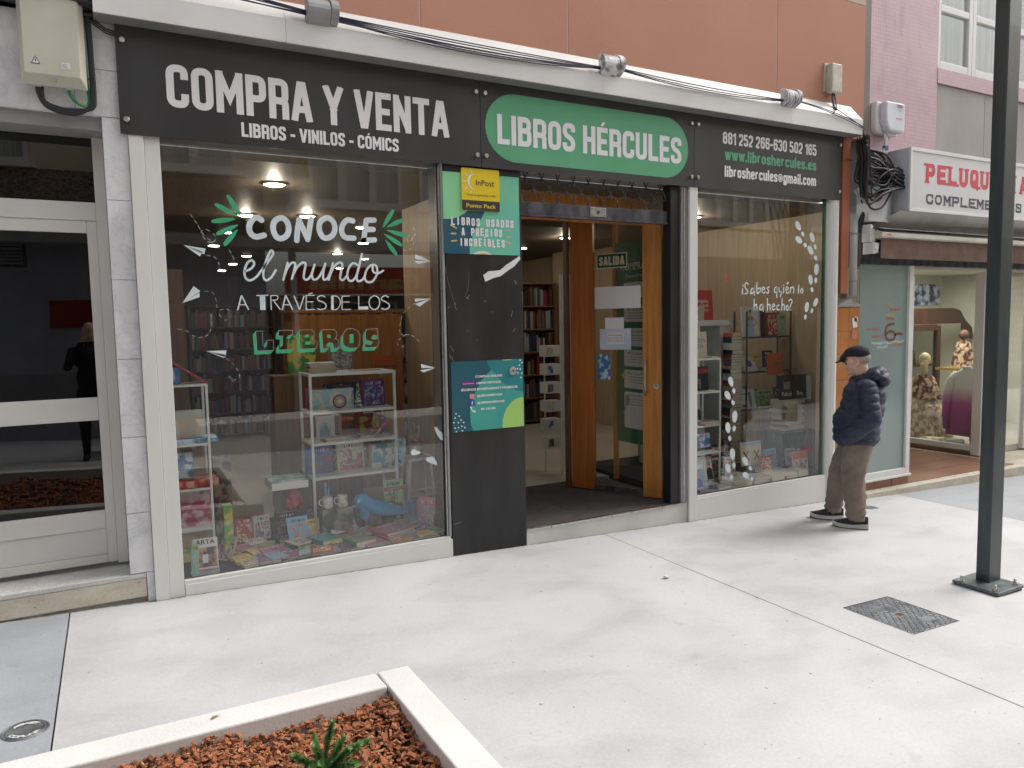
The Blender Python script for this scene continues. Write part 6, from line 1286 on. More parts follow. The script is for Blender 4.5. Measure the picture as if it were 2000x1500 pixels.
box_ = box('mug_stand', 1.33, 1.56, .46, .58, Zf, .298, PR['dark_print']); tag(box_, 'dark box under the two white mugs', 'box')
rp = thing('red_plush', 'small red plush figure sitting left of the central shelf', 'plush toy', (1.17,.70,.29)); mb = MB(); mb.ball((1.17,.68,.40),(.05,.04,.045),14,10); mb.ball((1.17,.69,.34),(.045,.035,.05),14,10); mb.ball((1.135,.67,.30),(.018,.03,.02),8,6); mb.ball((1.205,.67,.30),(.018,.03,.02),8,6); mb.ball((1.12,.68,.35),(.014,.014,.03),8,6); mb.ball((1.22,.68,.35),(.014,.014,.03),8,6); mb.build('body', mat('red_fleece',(.42,.02,.03),1.,scale=40,bump=.5,bscale=200), rp, smooth=True)
bp_ = thing('blue_plush', 'large blue plush whale with long tail lying on the books at the right', 'plush toy', (1.75,.47,.2))
mb = MB(); mb.tube([(1.585,.48,.33),(1.60,.48,.335),(1.64,.48,.33),(1.69,.47,.29),(1.76,.46,.26),(1.84,.45,.235),(1.92,.44,.22),(2.02,.43,.205)], [.02,.045,.062,.055,.06,.05,.035,.012], 14); mb.ball((1.655,.47,.245),(.04,.04,.075),12,8); mb.build('body', mat('blue_fleece',(.03,.24,.48),1.,rgb2=(.04,.30,.58),scale=30,bump=.5,bscale=160), bp_, smooth=True)
mb = MB(); mb.ball((1.60,.432,.34),(.012,.006,.014),10,8); mb.build('eye', CP['white'], bp_)
# books and picture books on top of the central shelf
for k, c in enumerate(('white','cream','light green','white','red','cream','grey','white')): book(1.43+.008*math.sin(k*2.3), .76, 1.3125+.0105*k, .21-.006*(k%3), .16, .010, c, ('lowest','second lowest','third lowest','fourth','fifth','third highest','second highest','topmost')[k]+' magazine of the pile on top of the central white shelf', 4*math.sin(k*1.7), plain=k % 2)
book(1.78,.75,1.3125,.24,.10,.012,'cream','flat cream booklet on top of the central shelf, right side',0,plain=True)
cab = thing('wooden_cabinet', 'tall orange brown wooden cabinet standing behind the left display', 'cabinet', (2.0,2.1,.03)); box('side', 1.52,1.545,2.0,2.5,.031,1.80,M['orange_wood'],cab); box('door', 1.546,2.05,1.985,2.0,.07,1.78,M['orange_wood'],cab,bev=.003); box('door', 2.055,2.56,1.985,2.0,.07,1.78,M['orange_wood'],cab,bev=.003); box('top_board', 1.50,2.60,1.98,2.5,1.801,1.83,M['orange_wood'],cab,bev=.003)
b_ = book(1.47,1.55,1.26,.24,.34,.02,'green','bright green and yellow jungle picture book standing behind the magazine pile',0,5,True,mat_=mat('jungle_print',(.05,.28,.03),.5,rgb2=(.60,.50,.08),scale=11,contrast=(.48,.58),detail=4)); box_ = box('low_bookcase', 1.20,1.95,1.45,1.72,.085,1.258,M['brown_wood']); tag(box_, 'brown wooden bookcase back behind the central white shelf', 'bookcase')
book(1.82,1.55,1.26,.22,.26,.02,'grey','grey green picture book standing right of the jungle picture book',0,5,True)
so = box('orange_card', 2.25,2.48,1.97,1.978,1.28,1.38,CP['orange']); tag(so, 'orange card fixed on the cabinet door behind the window', 'card')
# stool with bear
sto = thing('step_stool', 'white wooden stool behind the right end of the left display', 'stool', (2.2,.75,.08))
for a, b in ((2.12,2.08),(2.30,2.33)):
    for y in (.68,.86): mb = MB(); mb.tube([(b,y,.085),(a,y,.55)], .012, 6); mb.build('leg', M['white_metal'], sto)
box('seat', 2.10,2.33,.66,.88,.551,.575,M['white_metal'],sto,bev=.003); box('stretcher', 2.10,2.33,.675,.685,.30,.32,M['white_metal'],sto)
br = thing('plush_rabbit', 'small brown and white plush rabbit sitting on the white stool', 'plush toy', (2.21,.77,.576)); mb = MB(); mb.ball((2.21,.77,.64),(.055,.05,.065),14,10); mb.ball((2.21,.76,.74),(.045,.04,.045),14,10); mb.ball((2.19,.77,.81),(.012,.01,.045),8,8); mb.ball((2.235,.77,.80),(.012,.01,.04),8,8); mb.ball((2.17,.72,.60),(.02,.04,.02),8,6); mb.ball((2.25,.72,.60),(.02,.04,.02),8,6); mb.build('body', mat('brown_fleece',(.22,.13,.07),1.,rgb2=(.5,.44,.36),scale=12,contrast=(.48,.54)), br, smooth=True); box('scarf', 2.165,2.255,.715,.80,.690,.705,CP['red'],br)
# ---- right window
RZ = .073
rk = rack('display_shelf', 'white metal shelf unit at the left edge of the right window', 4.80, 5.245, .36, .62, 1.29, [.355,.625,.955,1.278], .016, RZ)
b_ = book(5.07,.47,1.292,.20,.26,.02,'cream','yellowish cream book standing on top of the white shelf in the right window',0,4,True,plain=True); title(b_,'ATZYN\nLEZIN',.2,.26,.02,-.08,.03,.05,CP['teal'],.16)
book(5.19,.46,1.292,.10,.14,.016,'white','thin white book lying on top of the white shelf in the right window',6,plain=True)
b_ = book(5.10,.48,.97,.20,.24,.02,'black','black and red novel standing on the upper level of the right window shelf',0,4,True,plain=True); pictbox(b_,-.09,.09,.05,.10,.02,CP['red']); pictbox(b_,-.09,.0,-.1,.0,.02,PR['dark_print'])
book(5.13,.42,.641,.22,.14,.022,'orange','orange spined book on the middle level of the right window shelf',3); book(5.11,.42,.663,.22,.13,.016,'grey','grey book lying on the orange spined one',-3)
b_ = book(5.08,.48,.372,.30,.24,.05,'black','wide black box set with blue pictures on the low level of the right window shelf',0,3,True,plain=True); pictbox(b_,-.14,.14,-.09,.05,.05,PR['blue_print']); pictbox(b_,-.14,.14,.055,.06,.05,CP['red'])
cbx = thing('white_cabinet', 'white cabinet with open front at the back of the right window', 'cabinet', (5.7,1.4,.05))
box('side', 5.62,5.66,1.10,1.6,RZ,1.60,M['white_paint'],cbx); box('side', 5.95,6.10,1.10,1.6,RZ,1.60,M['white_paint'],cbx); box('top_board', 5.2,6.18,1.08,1.6,1.601,1.66,M['white_paint'],cbx); box('back_board', 5.2,6.10,1.58,1.6,RZ,1.60,M['dark_wood'],cbx); box('side', 5.2,5.24,1.10,1.58,RZ,1.60,M['white_paint'],cbx)
for k,(x,c) in enumerate(((5.28,'dark red'),(5.33,'red'),(5.38,'brown'),(5.43,'red'))): book(x,1.3,1.662,.035,.19-.02*(k%2),.14,c,'%s book, %s of the upright row on the white cabinet'%(c,('first','second','third','fourth')[k]),0,0,True,plain=True)
for k in range(5): book(5.53,1.28,1.662+.018*k,.15,.12,.017,('brown','cream','dark red','cream','brown')[k],'%s book, %s from the bottom in the low pile on the white cabinet'%(('brown','cream','dark red','cream','brown')[k],('first','second','third','fourth','fifth')[k]),3*k,plain=True)
for k in range(6): book(5.72,1.24,1.662+.026*k,.15,.12,.025,'cream','cream paperback, %s from the bottom of the wavy pile on the white cabinet'%('first','second','third','fourth','fifth','sixth')[k],8*math.sin(k*2),plain=True)
b_ = book(5.90,1.34,1.662,.36,.34,.03,'red','large red book titled hágalo usted mismo standing on the white cabinet',0,4,True,plain=True); title(b_,'hágalo',.3,.3,.03,-.05,.03,.06,CP['white'],.16); title(b_,'usted',.3,.3,.03,-.02,-.02,.06,CP['white'],.13); title(b_,'mismo',.3,.3,.03,-.06,-.07,.06,CP['white'],.17); pictbox(b_,-.13,-.06,.07,.13,.03,CP['yellow'])
# tall pile of paperbacks
ORD = 'first second third fourth fifth sixth seventh eighth ninth tenth eleventh twelfth thirteenth fourteenth fifteenth sixteenth seventeenth eighteenth nineteenth twentieth twenty-first twenty-second twenty-third twenty-fourth twenty-fifth twenty-sixth twenty-seventh twenty-eighth twenty-ninth thirtieth thirty-first thirty-second thirty-third thirty-fourth thirty-fifth thirty-sixth thirty-seventh thirty-eighth thirty-ninth fortieth forty-first forty-second forty-third forty-fourth forty-fifth forty-sixth forty-seventh forty-eighth forty-ninth fiftieth'.split()
rnd = random.Random(31); z = RZ; k = 0; names = []
while z < 1.50:
    c = ('dark red','black','grey','cream','navy','brown','red','white','orange')[rnd.randrange(9)]; t = rnd.uniform(.022,.05); k += 1
    book(6.02+rnd.uniform(-.012,.012),.98,z,.165,.13,t,c,'%s paperback, %s from the bottom, tall pile by rack'%(c,ORD[k-1]),rnd.uniform(-5,5),plain=rnd.random()<.6); z += t+.0005
# black rack
rb_ = rack('book_rack', 'black metal book rack at the back of the right window', 6.10, 6.80, .85, 1.05, 1.75, [.655,1.07,1.455], .016, RZ, M['dark_steel'])
b_ = book(6.22,.90,1.472,.245,.33,.02,'white','white fashion book with a woman in a pale blue dress, top level of rack',0,5,True,plain=True)
sk = mat('skin_print',(.42,.24,.16),.5); 
def blob(bk, pts, t, m, k=0): o = MB().prism(pts, t+.0004*k+.0002, t+.0004*k+.0006, 'z').build('cover_print', m); o.parent = bk
blob(b_, [(-.02,-.02),(.035,-.02),(.045,.05),(.012,.065),(.012,.085),(-.008,.085),(-.008,.065),(-.04,.05)], .02, sk, 1); blob(b_, [tuple(p) for p in circle_pts(.002,.105,.018,14)], .02, sk, 2); blob(b_, [(-.018,.10),(-.018,.125),(.002,.134),(.022,.125),(.022,.10),(.015,.118),(-.012,.118)], .02, CP['black'], 3); blob(b_, [(-.03,.015),(.035,.015),(.05,-.15),(-.05,-.15)], .02, mat('pale_blue_dress',(.35,.45,.52),.5), 3); blob(b_, [(-.04,.05),(-.062,-.02),(-.02,-.05),(-.02,-.035),(-.048,-.015),(-.03,.04)], .02, sk, 4); blob(b_, [(.045,.05),(.10,-.01),(.03,-.055),(.03,-.04),(.08,-.01),(.04,.035)], .02, sk, 4)
book(6.42,.90,1.472,.05,.30,.03,'black','narrow black spined book right of the fashion book',0,4,True,plain=True)
book(6.55,.90,1.472,.16,.26,.03,'red','red, orange and black book on the top level of the rack',0,4,True); b_ = book(6.71,.90,1.472,.12,.24,.03,'light green','green and white narrow book on the top level of the rack',0,4,True)
b_ = book(6.26,.92,1.087,.20,.20,.012,'white','white booklet with a purple round emblem leaning on the middle level of the rack',0,34,True,plain=True); blob(b_, [tuple(p) for p in circle_pts(0,0,.045,20)], .012, CP['purple'], 1)
book(6.47,.92,1.087,.16,.12,.03,'cream','cream book lying on the middle level of the rack',4,plain=True)
b_ = book(6.52,.83,1.04,.24,.245,.008,'orange','bright orange book with a bird hanging at the front of the rack',0,0,True,plain=True); blob(b_, [(-.02,-.03),(.03,.0),(.05,.03),(.01,.02),(-.01,.0)], .008, CP['green'], 1)
b_ = book(6.20,.90,.672,.22,.22,.02,'white','white and red film magazine at the left of the low level of the rack',0,10,True,plain=True); title(b_,'EL MET',.2,.2,.02,-.09,.05,.03,CP['black'],.12,.02); pictbox(b_,-.09,-.02,-.09,-.06,.02,CP['red']); pictbox(b_,.01,.05,-.09,.08,.02,PR['dark_print'])
book(6.45,.88,.672,.26,.20,.014,'light green','pale green landscape book with figures on the low level of the rack',0,12,True); book(6.68,.90,.672,.14,.22,.02,'brown','brown photo book at the right of the low level of the rack',0,8,True)
# grey slatted crate with a pile of books
cr_ = thing('wooden_crate', 'grey slatted wooden crate on its side at the right of the right window', 'crate', (6.4,.5,RZ)); GW = mat('grey_painted_wood',(.11,.13,.125),.8,rgb2=(.17,.19,.18),scale=8,stretch=(4,4,1))
for k in range(4): box('slat', 6.60-.0, 6.615, .36+.085*k, .43+.085*k, RZ+.016, .465, GW, cr_)
for k in range(5): box('slat', 6.12+.0, 6.60, .36+.07*k, .415+.07*k, .466, .480, GW, cr_)
for k in range(5): box('slat', 6.10+.095*k, 6.185+.095*k, .69, .70, RZ+.016, .465, GW, cr_)
for x in (6.10,): 
    for k in range(4): box('slat', x, x+.015, .36+.085*k, .43+.085*k, RZ+.016, .465, GW, cr_)
box('slat', 6.10, 6.615, .35, .70, RZ, RZ+.015, GW, cr_)
for k in range(3): box('slat', 6.45+.055*k, 6.485+.055*k, .345, .357, RZ, .478, GW, cr_)
cols = ['white','grey','dark red','cream','red','cream','grey','yellow','white','green','cream','grey','white']
th = [.034,.022,.016,.024,.040,.014,.022,.018,.026,.014,.024,.024,.034]; z = .481
for k, (c, t) in enumerate(zip(cols, th)):
    w = .30-.02*((k*7) % 4); book(6.36+.02*math.sin(k*2.1),.52,z,w,.20,t,c,'%s book, %s from the bottom of the pile on the grey crate'%(c,('first','second','third','fourth','fifth','sixth','seventh','eighth','ninth','tenth','eleventh','twelfth','thirteenth')[k]),180+4*math.sin(k*3.1),plain=True); z += t+.0005
b_ = book(6.34,.50,z,.20,.26,.03,'black','black novel titled Falcó standing on the crate pile',0,3,True,plain=True); title(b_,'Falcó',.2,.26,.03,-.08,-.09,.06,CP['white'],.15,.02); pictbox(b_,-.05,.05,-.02,.06,.03,PR['dark_print'])
b_ = book(6.55,.50,z,.18,.26,.03,'black','black novel titled Eva standing right of the Falcó novel',0,3,True,plain=True); title(b_,'Eva',.2,.26,.03,-.06,-.09,.06,CP['white'],.09,.02)
book(6.66,.47,z-.02,.03,.26,.12,'white','thick book showing white page edges, right end of the crate pile',0,0,True,plain=True)
b_ = book(5.72,.40,RZ+.10,.29,.24,.014,'cream','cream book with big XX lettering standing in front of the crate',0,6,True,plain=True); title(b_,'X',.29,.24,.014,-.12,-.07,.14,CP['black'],.09); title(b_,'X',.29,.24,.014,.03,-.07,.14,CP['black'],.09); pictbox(b_,-.13,.13,.09,.115,.014,CP['light blue']); blob(b_, [(0,-.02),(.02,-.02),(.02,.07),(.005,.09),(-.005,.06)], .014, CP['yellow'], 1)
b_ = book(5.96,.36,RZ+.05,.18,.20,.014,'light blue','light blue book with white letters leaning before the crate',0,10,True); 
b_ = book(5.80,.28,RZ+.04,.13,.16,.012,'red','dark red book half open, leaning right of the XX book',-25,15,True)
b_ = book(6.24,.22,RZ,.22,.215,.012,'white','white and orange book with floral pattern leaning at the right corner by the frame',0,8,True,plain=True); pictbox(b_,-.10,.10,-.10,.02,.012,mat('floral_print',(.60,.56,.50),.5,rgb2=(.40,.05,.06),scale=30,contrast=(.5,.56),detail=2)); pictbox(b_,-.11,.11,.03,.105,.012,CP['orange'])
# front row lying with page edges to the street
fr_ = [(4.86,.13,.28,.15,.020,'purple','purple edged book in the near left corner of the right window'),(5.02,.11,.20,.14,.024,'grey','grey book next to the purple edged one'),(4.98,.27,.24,.16,.018,'white','white open magazine at the left of the right window floor'),(5.24,.12,.26,.18,.030,'cream','thick cream paperback lying second row from the left'),(5.25,.12,.24,.17,.030,'white','white paperback lying on the thick cream one'),
 (5.50,.13,.22,.17,.034,'cream','cream paperback in the middle of the front row'),(5.51,.13,.21,.16,.030,'grey','grey paperback lying on the middle cream one'),(5.72,.13,.20,.17,.060,'cream','thickest cream book in the front row'),(5.92,.14,.17,.16,.030,'dark red','dark red spined book in the front row'),(5.92,.14,.16,.15,.030,'white','white book lying on the dark red spined one'),(6.10,.15,.15,.15,.034,'white','white book left of the floral book'),(6.10,.15,.15,.14,.028,'cream','cream book lying on the white one left of the floral book'),
 (5.40,.36,.24,.18,.016,'red','red magazine lying in the second row of the right window'),(5.62,.33,.22,.16,.014,'pink','pink and white magazine lying in the second row'),(5.20,.36,.22,.16,.014,'black','black magazine lying in the second row'),(4.96,.42,.20,.14,.014,'red','red and black booklet lying by the white shelf leg'),(5.98,.32,.20,.14,.02,'red','red spined book lying before the crate'),(5.99,.32,.19,.13,.02,'white','white book lying on the red spined one before the crate')]
prev = None
for x, y, w, h, t, c, l in fr_:
    z = RZ if not (prev and abs(prev[0]-x) < .02) else prev[1]
    book(x, y, z, w, h, t, c, l, rnd.uniform(-6,6), plain=c in ('cream','grey')); prev = (x, z+t+.0006)
b_ = book(4.80,.20,RZ,.16,.24,.02,'light blue','blue book with a man\'s portrait standing in the near left corner of the right window',-12,8,True,plain=True); pictbox(b_,-.07,.07,.07,.115,.02,CP['white']); blob(b_, [tuple(p) for p in circle_pts(.0,.02,.035,14,.045)], .02, sk, 1); blob(b_, [(-.06,-.11),(.06,-.11),(.055,-.04),(.02,-.02),(-.02,-.02),(-.055,-.04)], .02, CP['blue'], 1)
b_ = book(5.07,.36,RZ+.02,.17,.24,.02,'white','white biography with a man in a dark suit leaning on the floor',-4,14,True,plain=True); blob(b_, [(.01,-.11),(.08,-.11),(.08,-.01),(.055,.01),(.03,.01),(.01,-.02)], .02, CP['black'], 1); blob(b_, [tuple(p) for p in circle_pts(.045,.045,.022,14,.03)], .02, sk, 1)
b_ = book(4.98,.46,RZ+.02,.16,.22,.02,'black','black and red thriller standing behind the biography',0,10,True); book(4.90,.55,RZ+.1,.16,.22,.014,'cream','tan book with a red shape standing under the shelf',0,6,True)
rnd = random.Random(17)
for k, (x, y, z, c, w, h, l) in enumerate(((5.32,.50,RZ,'dark red',.15,.22,'right of the white shelf leg'),(5.46,.55,RZ,'navy',.14,.21,'right of the dark red one, before the cabinet'),(5.60,.62,RZ,'brown',.15,.22,'left of the XX book'),(5.92,.52,RZ,'red',.14,.22,'left of the grey crate'),(6.04,.50,RZ,'teal',.10,.18,'against the left side of the crate'),(6.30,.40,RZ+.016,'white',.14,.20,'inside the grey crate, left'),(6.44,.42,RZ+.016,'blue',.13,.20,'inside the grey crate, right'),(5.44,.42,RZ+.02,'white',.13,.19,'in front of the navy one'),(5.36,.90,.72,'black',.14,.2,'on the carton pile by the cabinet'),(6.18,.96,.672,'grey',.12,.24,'low level of the rack, back left'),(6.36,.98,.672,'red',.12,.2,'low level of the rack, back centre'),(6.58,.98,1.087,'navy',.14,.22,'middle level of the rack, back right'),(6.40,.98,1.087,'yellow',.12,.18,'middle level of the rack, back centre'))):
    book(x, y, z, w, h, .02, c, c+' book standing '+l+' in the right window', rnd.uniform(-6,6), 6, True)
gb = gbox(5.28,5.48,.85,1.05,RZ,.715,PR['dark_print'],'dark printed carton pile between the white shelf and the cabinet','box')
for k in range(9): book(5.50+.01*math.sin(k*3),.72,RZ+.031*k,.17,.14,.030,('cream','dark red','grey','white','navy','cream','red','white','black')[k],'%s paperback, %s from the bottom of the short pile beside the cabinet'%(('cream','dark red','grey','white','navy','cream','red','white','black')[k],ORD[k]),4*math.sin(k*2),plain=True)
for k, x in enumerate((5.33,5.42,5.60,5.80,6.02,6.18)):
    book(x,.30,RZ+.034*(k%2),.15,.13,.03,('white','cream','red','cream','white','navy')[k],('white','cream','red','cream','white','navy')[k]+' paperback, '+ORD[k]+' from the left in the second lying row, right window',rnd.uniform(-14,14),plain=k%2==0)
# ---- entrance: leaf, frame, stickers
A_, B_ = Vector((3.955,1.055)), Vector((4.395,.215)); dd = (B_-A_); LN = dd.length; dd.normalize(); nn_ = Vector((dd.y,-dd.x))   # nn_ points to the street side
lf_ = thing('entrance_door', 'open orange wooden entrance door leaf with a glass panel and steel pull handle', 'door', (A_.x,A_.y,.04)); RM = Matrix(((dd.x,-nn_.x,0),(dd.y,-nn_.y,0),(0,0,1)))
def lb_(name, a, b, z0, z1, m, off=0., th=.045, bev=.003):
    c = A_+dd*((a+b)/2)+nn_*off; mb = MB(); mb.obox((c.x,c.y,(z0+z1)/2), (b-a,th,z1-z0), RM); return mb.build(name, m, lf_, bev=bev)
lb_('stile', 0,.245,.045,2.66,mat('shaded_orange_wood',(.30,.095,.02),.4,rgb2=(.42,.14,.032),scale=4,stretch=(6,6,.5)),-.01); lb_('stile', LN-.185,LN,.042,2.66,M['orange_wood'],.01,.05); lb_('pane', .2455,LN-.1855,.10,2.66,M['glass'],0,.008,0); lb_('rail', .2455,LN-.1855,.05,.0995,M['dark_steel'],0,.03)  # left stile: same wood, redder and darker to paint in its shade
def onleaf(s, z, off=.03): p = A_+dd*s+nn_*off; return Vector((p.x,p.y,z))
mb = MB(); s0 = LN-.185+.045; mb.tube([onleaf(s0,.985,.085),onleaf(s0,1.315,.085)], .0075, 10); mb.tube([onleaf(s0,1.285,.035),onleaf(s0,1.285,.085)], .005, 8); mb.tube([onleaf(s0,1.01,.035),onleaf(s0,1.01,.085)], .005, 8); mb.build('handle', M['steel'], lf_, smooth=True)
mb = MB(); mb.cone(onleaf(LN-.05,1.075,.0355), onleaf(LN-.05,1.075,.041), .027, n=20); mb.build('lock', M['steel'], lf_); mb = MB(); mb.cone(onleaf(LN-.05,1.08,.0412), onleaf(LN-.05,1.08,.0425), .008, n=10); mb.build('keyhole', M['ink'], lf_)
LP = Plane((A_.x,A_.y,0), (dd.x,dd.y,0), (0,0,1))
LP.n = Vector((nn_.x,nn_.y,0))
def lsheet(name, s0, s1, z0, z1, m, label, h=.006, cat='notice'):
    mb = MB(); mb.add([LP((s0,z0),h),LP((s1,z0),h),LP((s1,z1),h),LP((s0,z1),h)], [(0,1,2,3)]); o = mb.build(name, m); 
    if label: tag(o, label, cat)
    return o
sa = thing('exit_sign', 'dark green SALIDA exit sign with cream border stuck on the door glass', 'sign', (4.15,.7,2.2))
o = lsheet('border', .285,.600,2.165,2.305,mat('cream_photoluminescent',(.55,.50,.36),.6),None); o.parent = sa; o.location -= sa.location
o = lsheet('field', .295,.590,2.175,2.295,mat('dark_green_field',(.01,.06,.03),.6),None,.0066); o.parent = sa; o.location -= sa.location
mb = MB(); stroke_text(mb, 'SALIDA', LP, .312, .574, 2.193, .082, .019, hgt=.0075, gap=.28); o = mb.build('lettering', bpy.data.materials['cream_photoluminescent'], sa)
lsheet('paper_notice', .262,.735,1.790,1.995,M['paper'],'large blank white notice stuck on the door glass below the exit sign')
lsheet('paper_notice', .37,.565,1.60,1.705,M['paper'],'small blank white notice, middle one on the door glass',.007)
hn = lsheet('paper_notice', .315,.635,1.405,1.600,mat('bluish_paper',(.50,.54,.66),.7),'bluish opening hours notice with a small printed slip on the door glass')
lsheet('paper_slip', .385,.565,1.455,1.565,M['paper'],'small printed slip with opening hours in the middle of the bluish notice',.0066)
for k, tx in enumerate(('Horario tienda','Mañanas 10.00-14.00','Tardes 16.30-20.30')):
    mb = ftext(tx, LP, .395+.01*(k==0), 1.535-.027*k, .020, .16-.02*(k==0), M['ink'], 'print', parent=hn, hgt=.0072)
lsheet('blue_sticker', .29,.42,1.12,1.36,PR['blue_print'],'blue notice low on the left of the door glass',.006,'sticker')
box('door_jamb', 3.93,3.965,1.09,1.15,.037,2.70,M['brown_wood'],shop); 
M['green_vinyl'] = mat('dark_green_vinyl', (.012,.12,.055), .5, rgb2=(.018,.16,.075), scale=3)
pa = thing('green_vinyl_panel', 'dark green vinyl on the glass partition behind the door with white rounded text cards', 'vinyl panel', (4.55,.6,.4))
box('vinyl', 4.54,4.546,.17,1.10,.45,2.45,M['green_vinyl'],pa); box('edge_post', 4.53,4.56,.12,.165,.04,2.80,M['brown_wood'],pa); box('edge_post', 4.53,4.56,1.105,1.16,.04,2.80,M['orange_wood'],pa)
XP = Plane((4.5395,0,0), (0,-1,0), (0,0,1)); XP.n = Vector((-1,0,0))
for k, (z0, z1, hd) in enumerate(((1.90,2.05,''),(1.66,1.82,'Estamos'),(1.42,1.60,'Te compramos'),(1.22,1.385,'Compra'),(1.00,1.185,'En casa / Libros'),(.60,.965,'¿Dónde estamos?'))):
    mb = MB(); r_ = .02; y0, y1 = -.98, -.20
    pts = [Vector(p) for cx_, cy_, a0 in ((y1-r_,z1-r_,0),(y0+r_,z1-r_,90),(y0+r_,z0+r_,180),(y1-r_,z0+r_,270)) for p in [(cx_+r_*math.cos(R(a0+30*i)), cy_+r_*math.sin(R(a0+30*i))) for i in range(4)]]
    put(mb, [pts], XP, .001); cd_ = mb.build('text_card', M['white_paint'], pa)
    if hd: ftext(hd, XP, y0+.06, z1-.045, .035, .5, M['ink'], 'card_title', parent=cd_, hgt=.002)
    for q in range(3): mb = MB(); put(mb, [[Vector((y0+.06,z1-.075-.026*q)),Vector((y0+.45+.08*(q%2),z1-.075-.026*q)),Vector((y0+.45+.08*(q%2),z1-.069-.026*q)),Vector((y0+.06,z1-.069-.026*q))]], XP, .002); mb.build('card_text', M['grey_metal'], cd_)
ftext('COMPRA Y VENTA', XP, -1.03, 2.17, .10, .80, M['sign_white'], 'heading', parent=pa, bold=.01); ftext('¡Trae tus libros! Nos gustan mucho', XP, -.95, 2.10, .04, .62, M['sign_white'], 'heading', parent=pa)
mb = MB(); put(mb, [[Vector((-.99+(.045 if k % 2 == 0 else .019)*math.sin(k*math.pi/5), 1.12+(.045 if k % 2 == 0 else .019)*math.cos(k*math.pi/5))) for k in range(10)]], XP, .003); mb.build('yellow_star', CP['yellow'], pa)
mb = MB(); put(mb, [circle_pts(-.93,.88,.04,18,.055)], XP, .003); put(mb, ribbon_polys([Vector((-.95,.83)),Vector((-.99,.74))], .02, caps=True), XP, .0034); mb.build('magnifier', M['grey_metal'], pa)
# shelf with leaflets behind the leaf
# ---- deep interior: bookcases with rows of books
def bookcase(x0, x1, y0, y1, zt, label, face, seed, wood=None, levels=6, lit=1.):
    t = thing('bookcase', label, 'bookcase', ((x0+x1)/2,(y0+y1)/2,.03)); wood = wood or M['brown_wood']; h = (zt-.1)/levels
    ax = face in ('-y',); rnd = random.Random(seed)
    if ax: box('back', x0,x1,y1-.02,y1,.031,zt,wood,t); box('side', x0,x0+.03,y0,y1-.0205,.031,zt,wood,t); box('side', x1-.03,x1,y0,y1-.0205,.031,zt,wood,t)
    else: box('back', x0,x0+.02,y0,y1,.031,zt,wood,t) if face == '+x' else box('back', x1-.02,x1,y0,y1,.031,zt,wood,t); box('side', x0+.021,x1-.021,y0,y0+.03,.031,zt,wood,t); box('side', x0+.021,x1-.021,y1-.03,y1,.031,zt,wood,t)
    cs = ['dark red','brown','grey','black','navy','brown','black','grey']; mb = MB()
    for k in range(levels+1): box('shelf_board', x0+.031,x1-.031,y0+.031,y1-.031,.08+h*k,.10+h*k,wood,t)
    for k in range(levels):
        u = (x0 if ax else y0)+.04; e = (x1 if ax else y1)-.05; z = .101+h*k
        while u < e:
            th_ = rnd.uniform(.018,.05); hh = rnd.uniform(.6,.92)*(h-.03)
            if rnd.random() < .07: u += th_*2; continue
            if ax: mb.box(u, min(u+th_-.002,e), y0+.04, y1-.04, z, z+hh, rnd.randrange(len(cs)))
            elif face == '+x': mb.box(x0+.03, x1-.04, u, min(u+th_-.002,e), z, z+hh, rnd.randrange(len(cs)))
            else: mb.box(x0+.04, x1-.03, u, min(u+th_-.002,e), z, z+hh, rnd.randrange(len(cs)))
            u += th_
    tag(mb.build('books', [CP[c] for c in cs], t), kind='stuff'); return t
bookcase(.31,.62,2.2,5.2,2.2,'tall brown bookcase filled with spines along the left wall of the shop','+x',1)
bookcase(.31,.62,5.3,9.0,2.2,'tall brown bookcase deeper along the left wall of the shop','+x',2)
bookcase(5.3,6.4,5.2,5.5,2.3,'tall bookcase with dark spines seen left in the open doorway','-y',3)
bookcase(2.7,3.7,8.5,8.8,2.2,'bookcase at the far back of the middle aisle','-y',4)
bookcase(1.0,2.2,6.5,6.8,2.0,'dark bookcase in the middle of the shop, left aisle','-y',5,M['dark_wood'])
bookcase(2.5,3.6,5.0,5.3,2.0,'bookcase with pale spines behind the painted window lettering','-y',6,M['dark_wood'])
bookcase(3.0,4.0,3.4,3.7,1.55,'low bookcase in the middle aisle behind the black pillar','-y',7)
pn = box('white_display_panel', 4.20,4.40,1.62,1.66,.031,2.17,M['white_paint']); tag(pn, 'tall narrow white panel standing inside the open doorway', 'panel')
wc = box('wood_column', 6.45,7.0-.171,5.0,5.4,.031,2.79,M['beige_wood']); tag(wc, 'light wooden column inside the shop near the dark bookcase', 'column')
ds = thing('card_rack', 'white wire postcard rack standing left of the white panel inside the doorway', 'rack', (4.15,1.9,.03))
for k in range(6): box('card_box', 4.12,4.30,1.80,1.95,.30+.20*k,.42+.20*k,M['white_metal'],ds,bev=.002); box('card', 4.135,4.20,1.796,1.7995,.32+.20*k,.40+.20*k,(PR['dark_print'],PR['blue_print'],PR['pale_print'])[k%3],ds)
mb = MB(); mb.tube([(4.14,1.88,.031),(4.14,1.88,1.5)], .008, 6); mb.build('pole', M['white_metal'], ds)

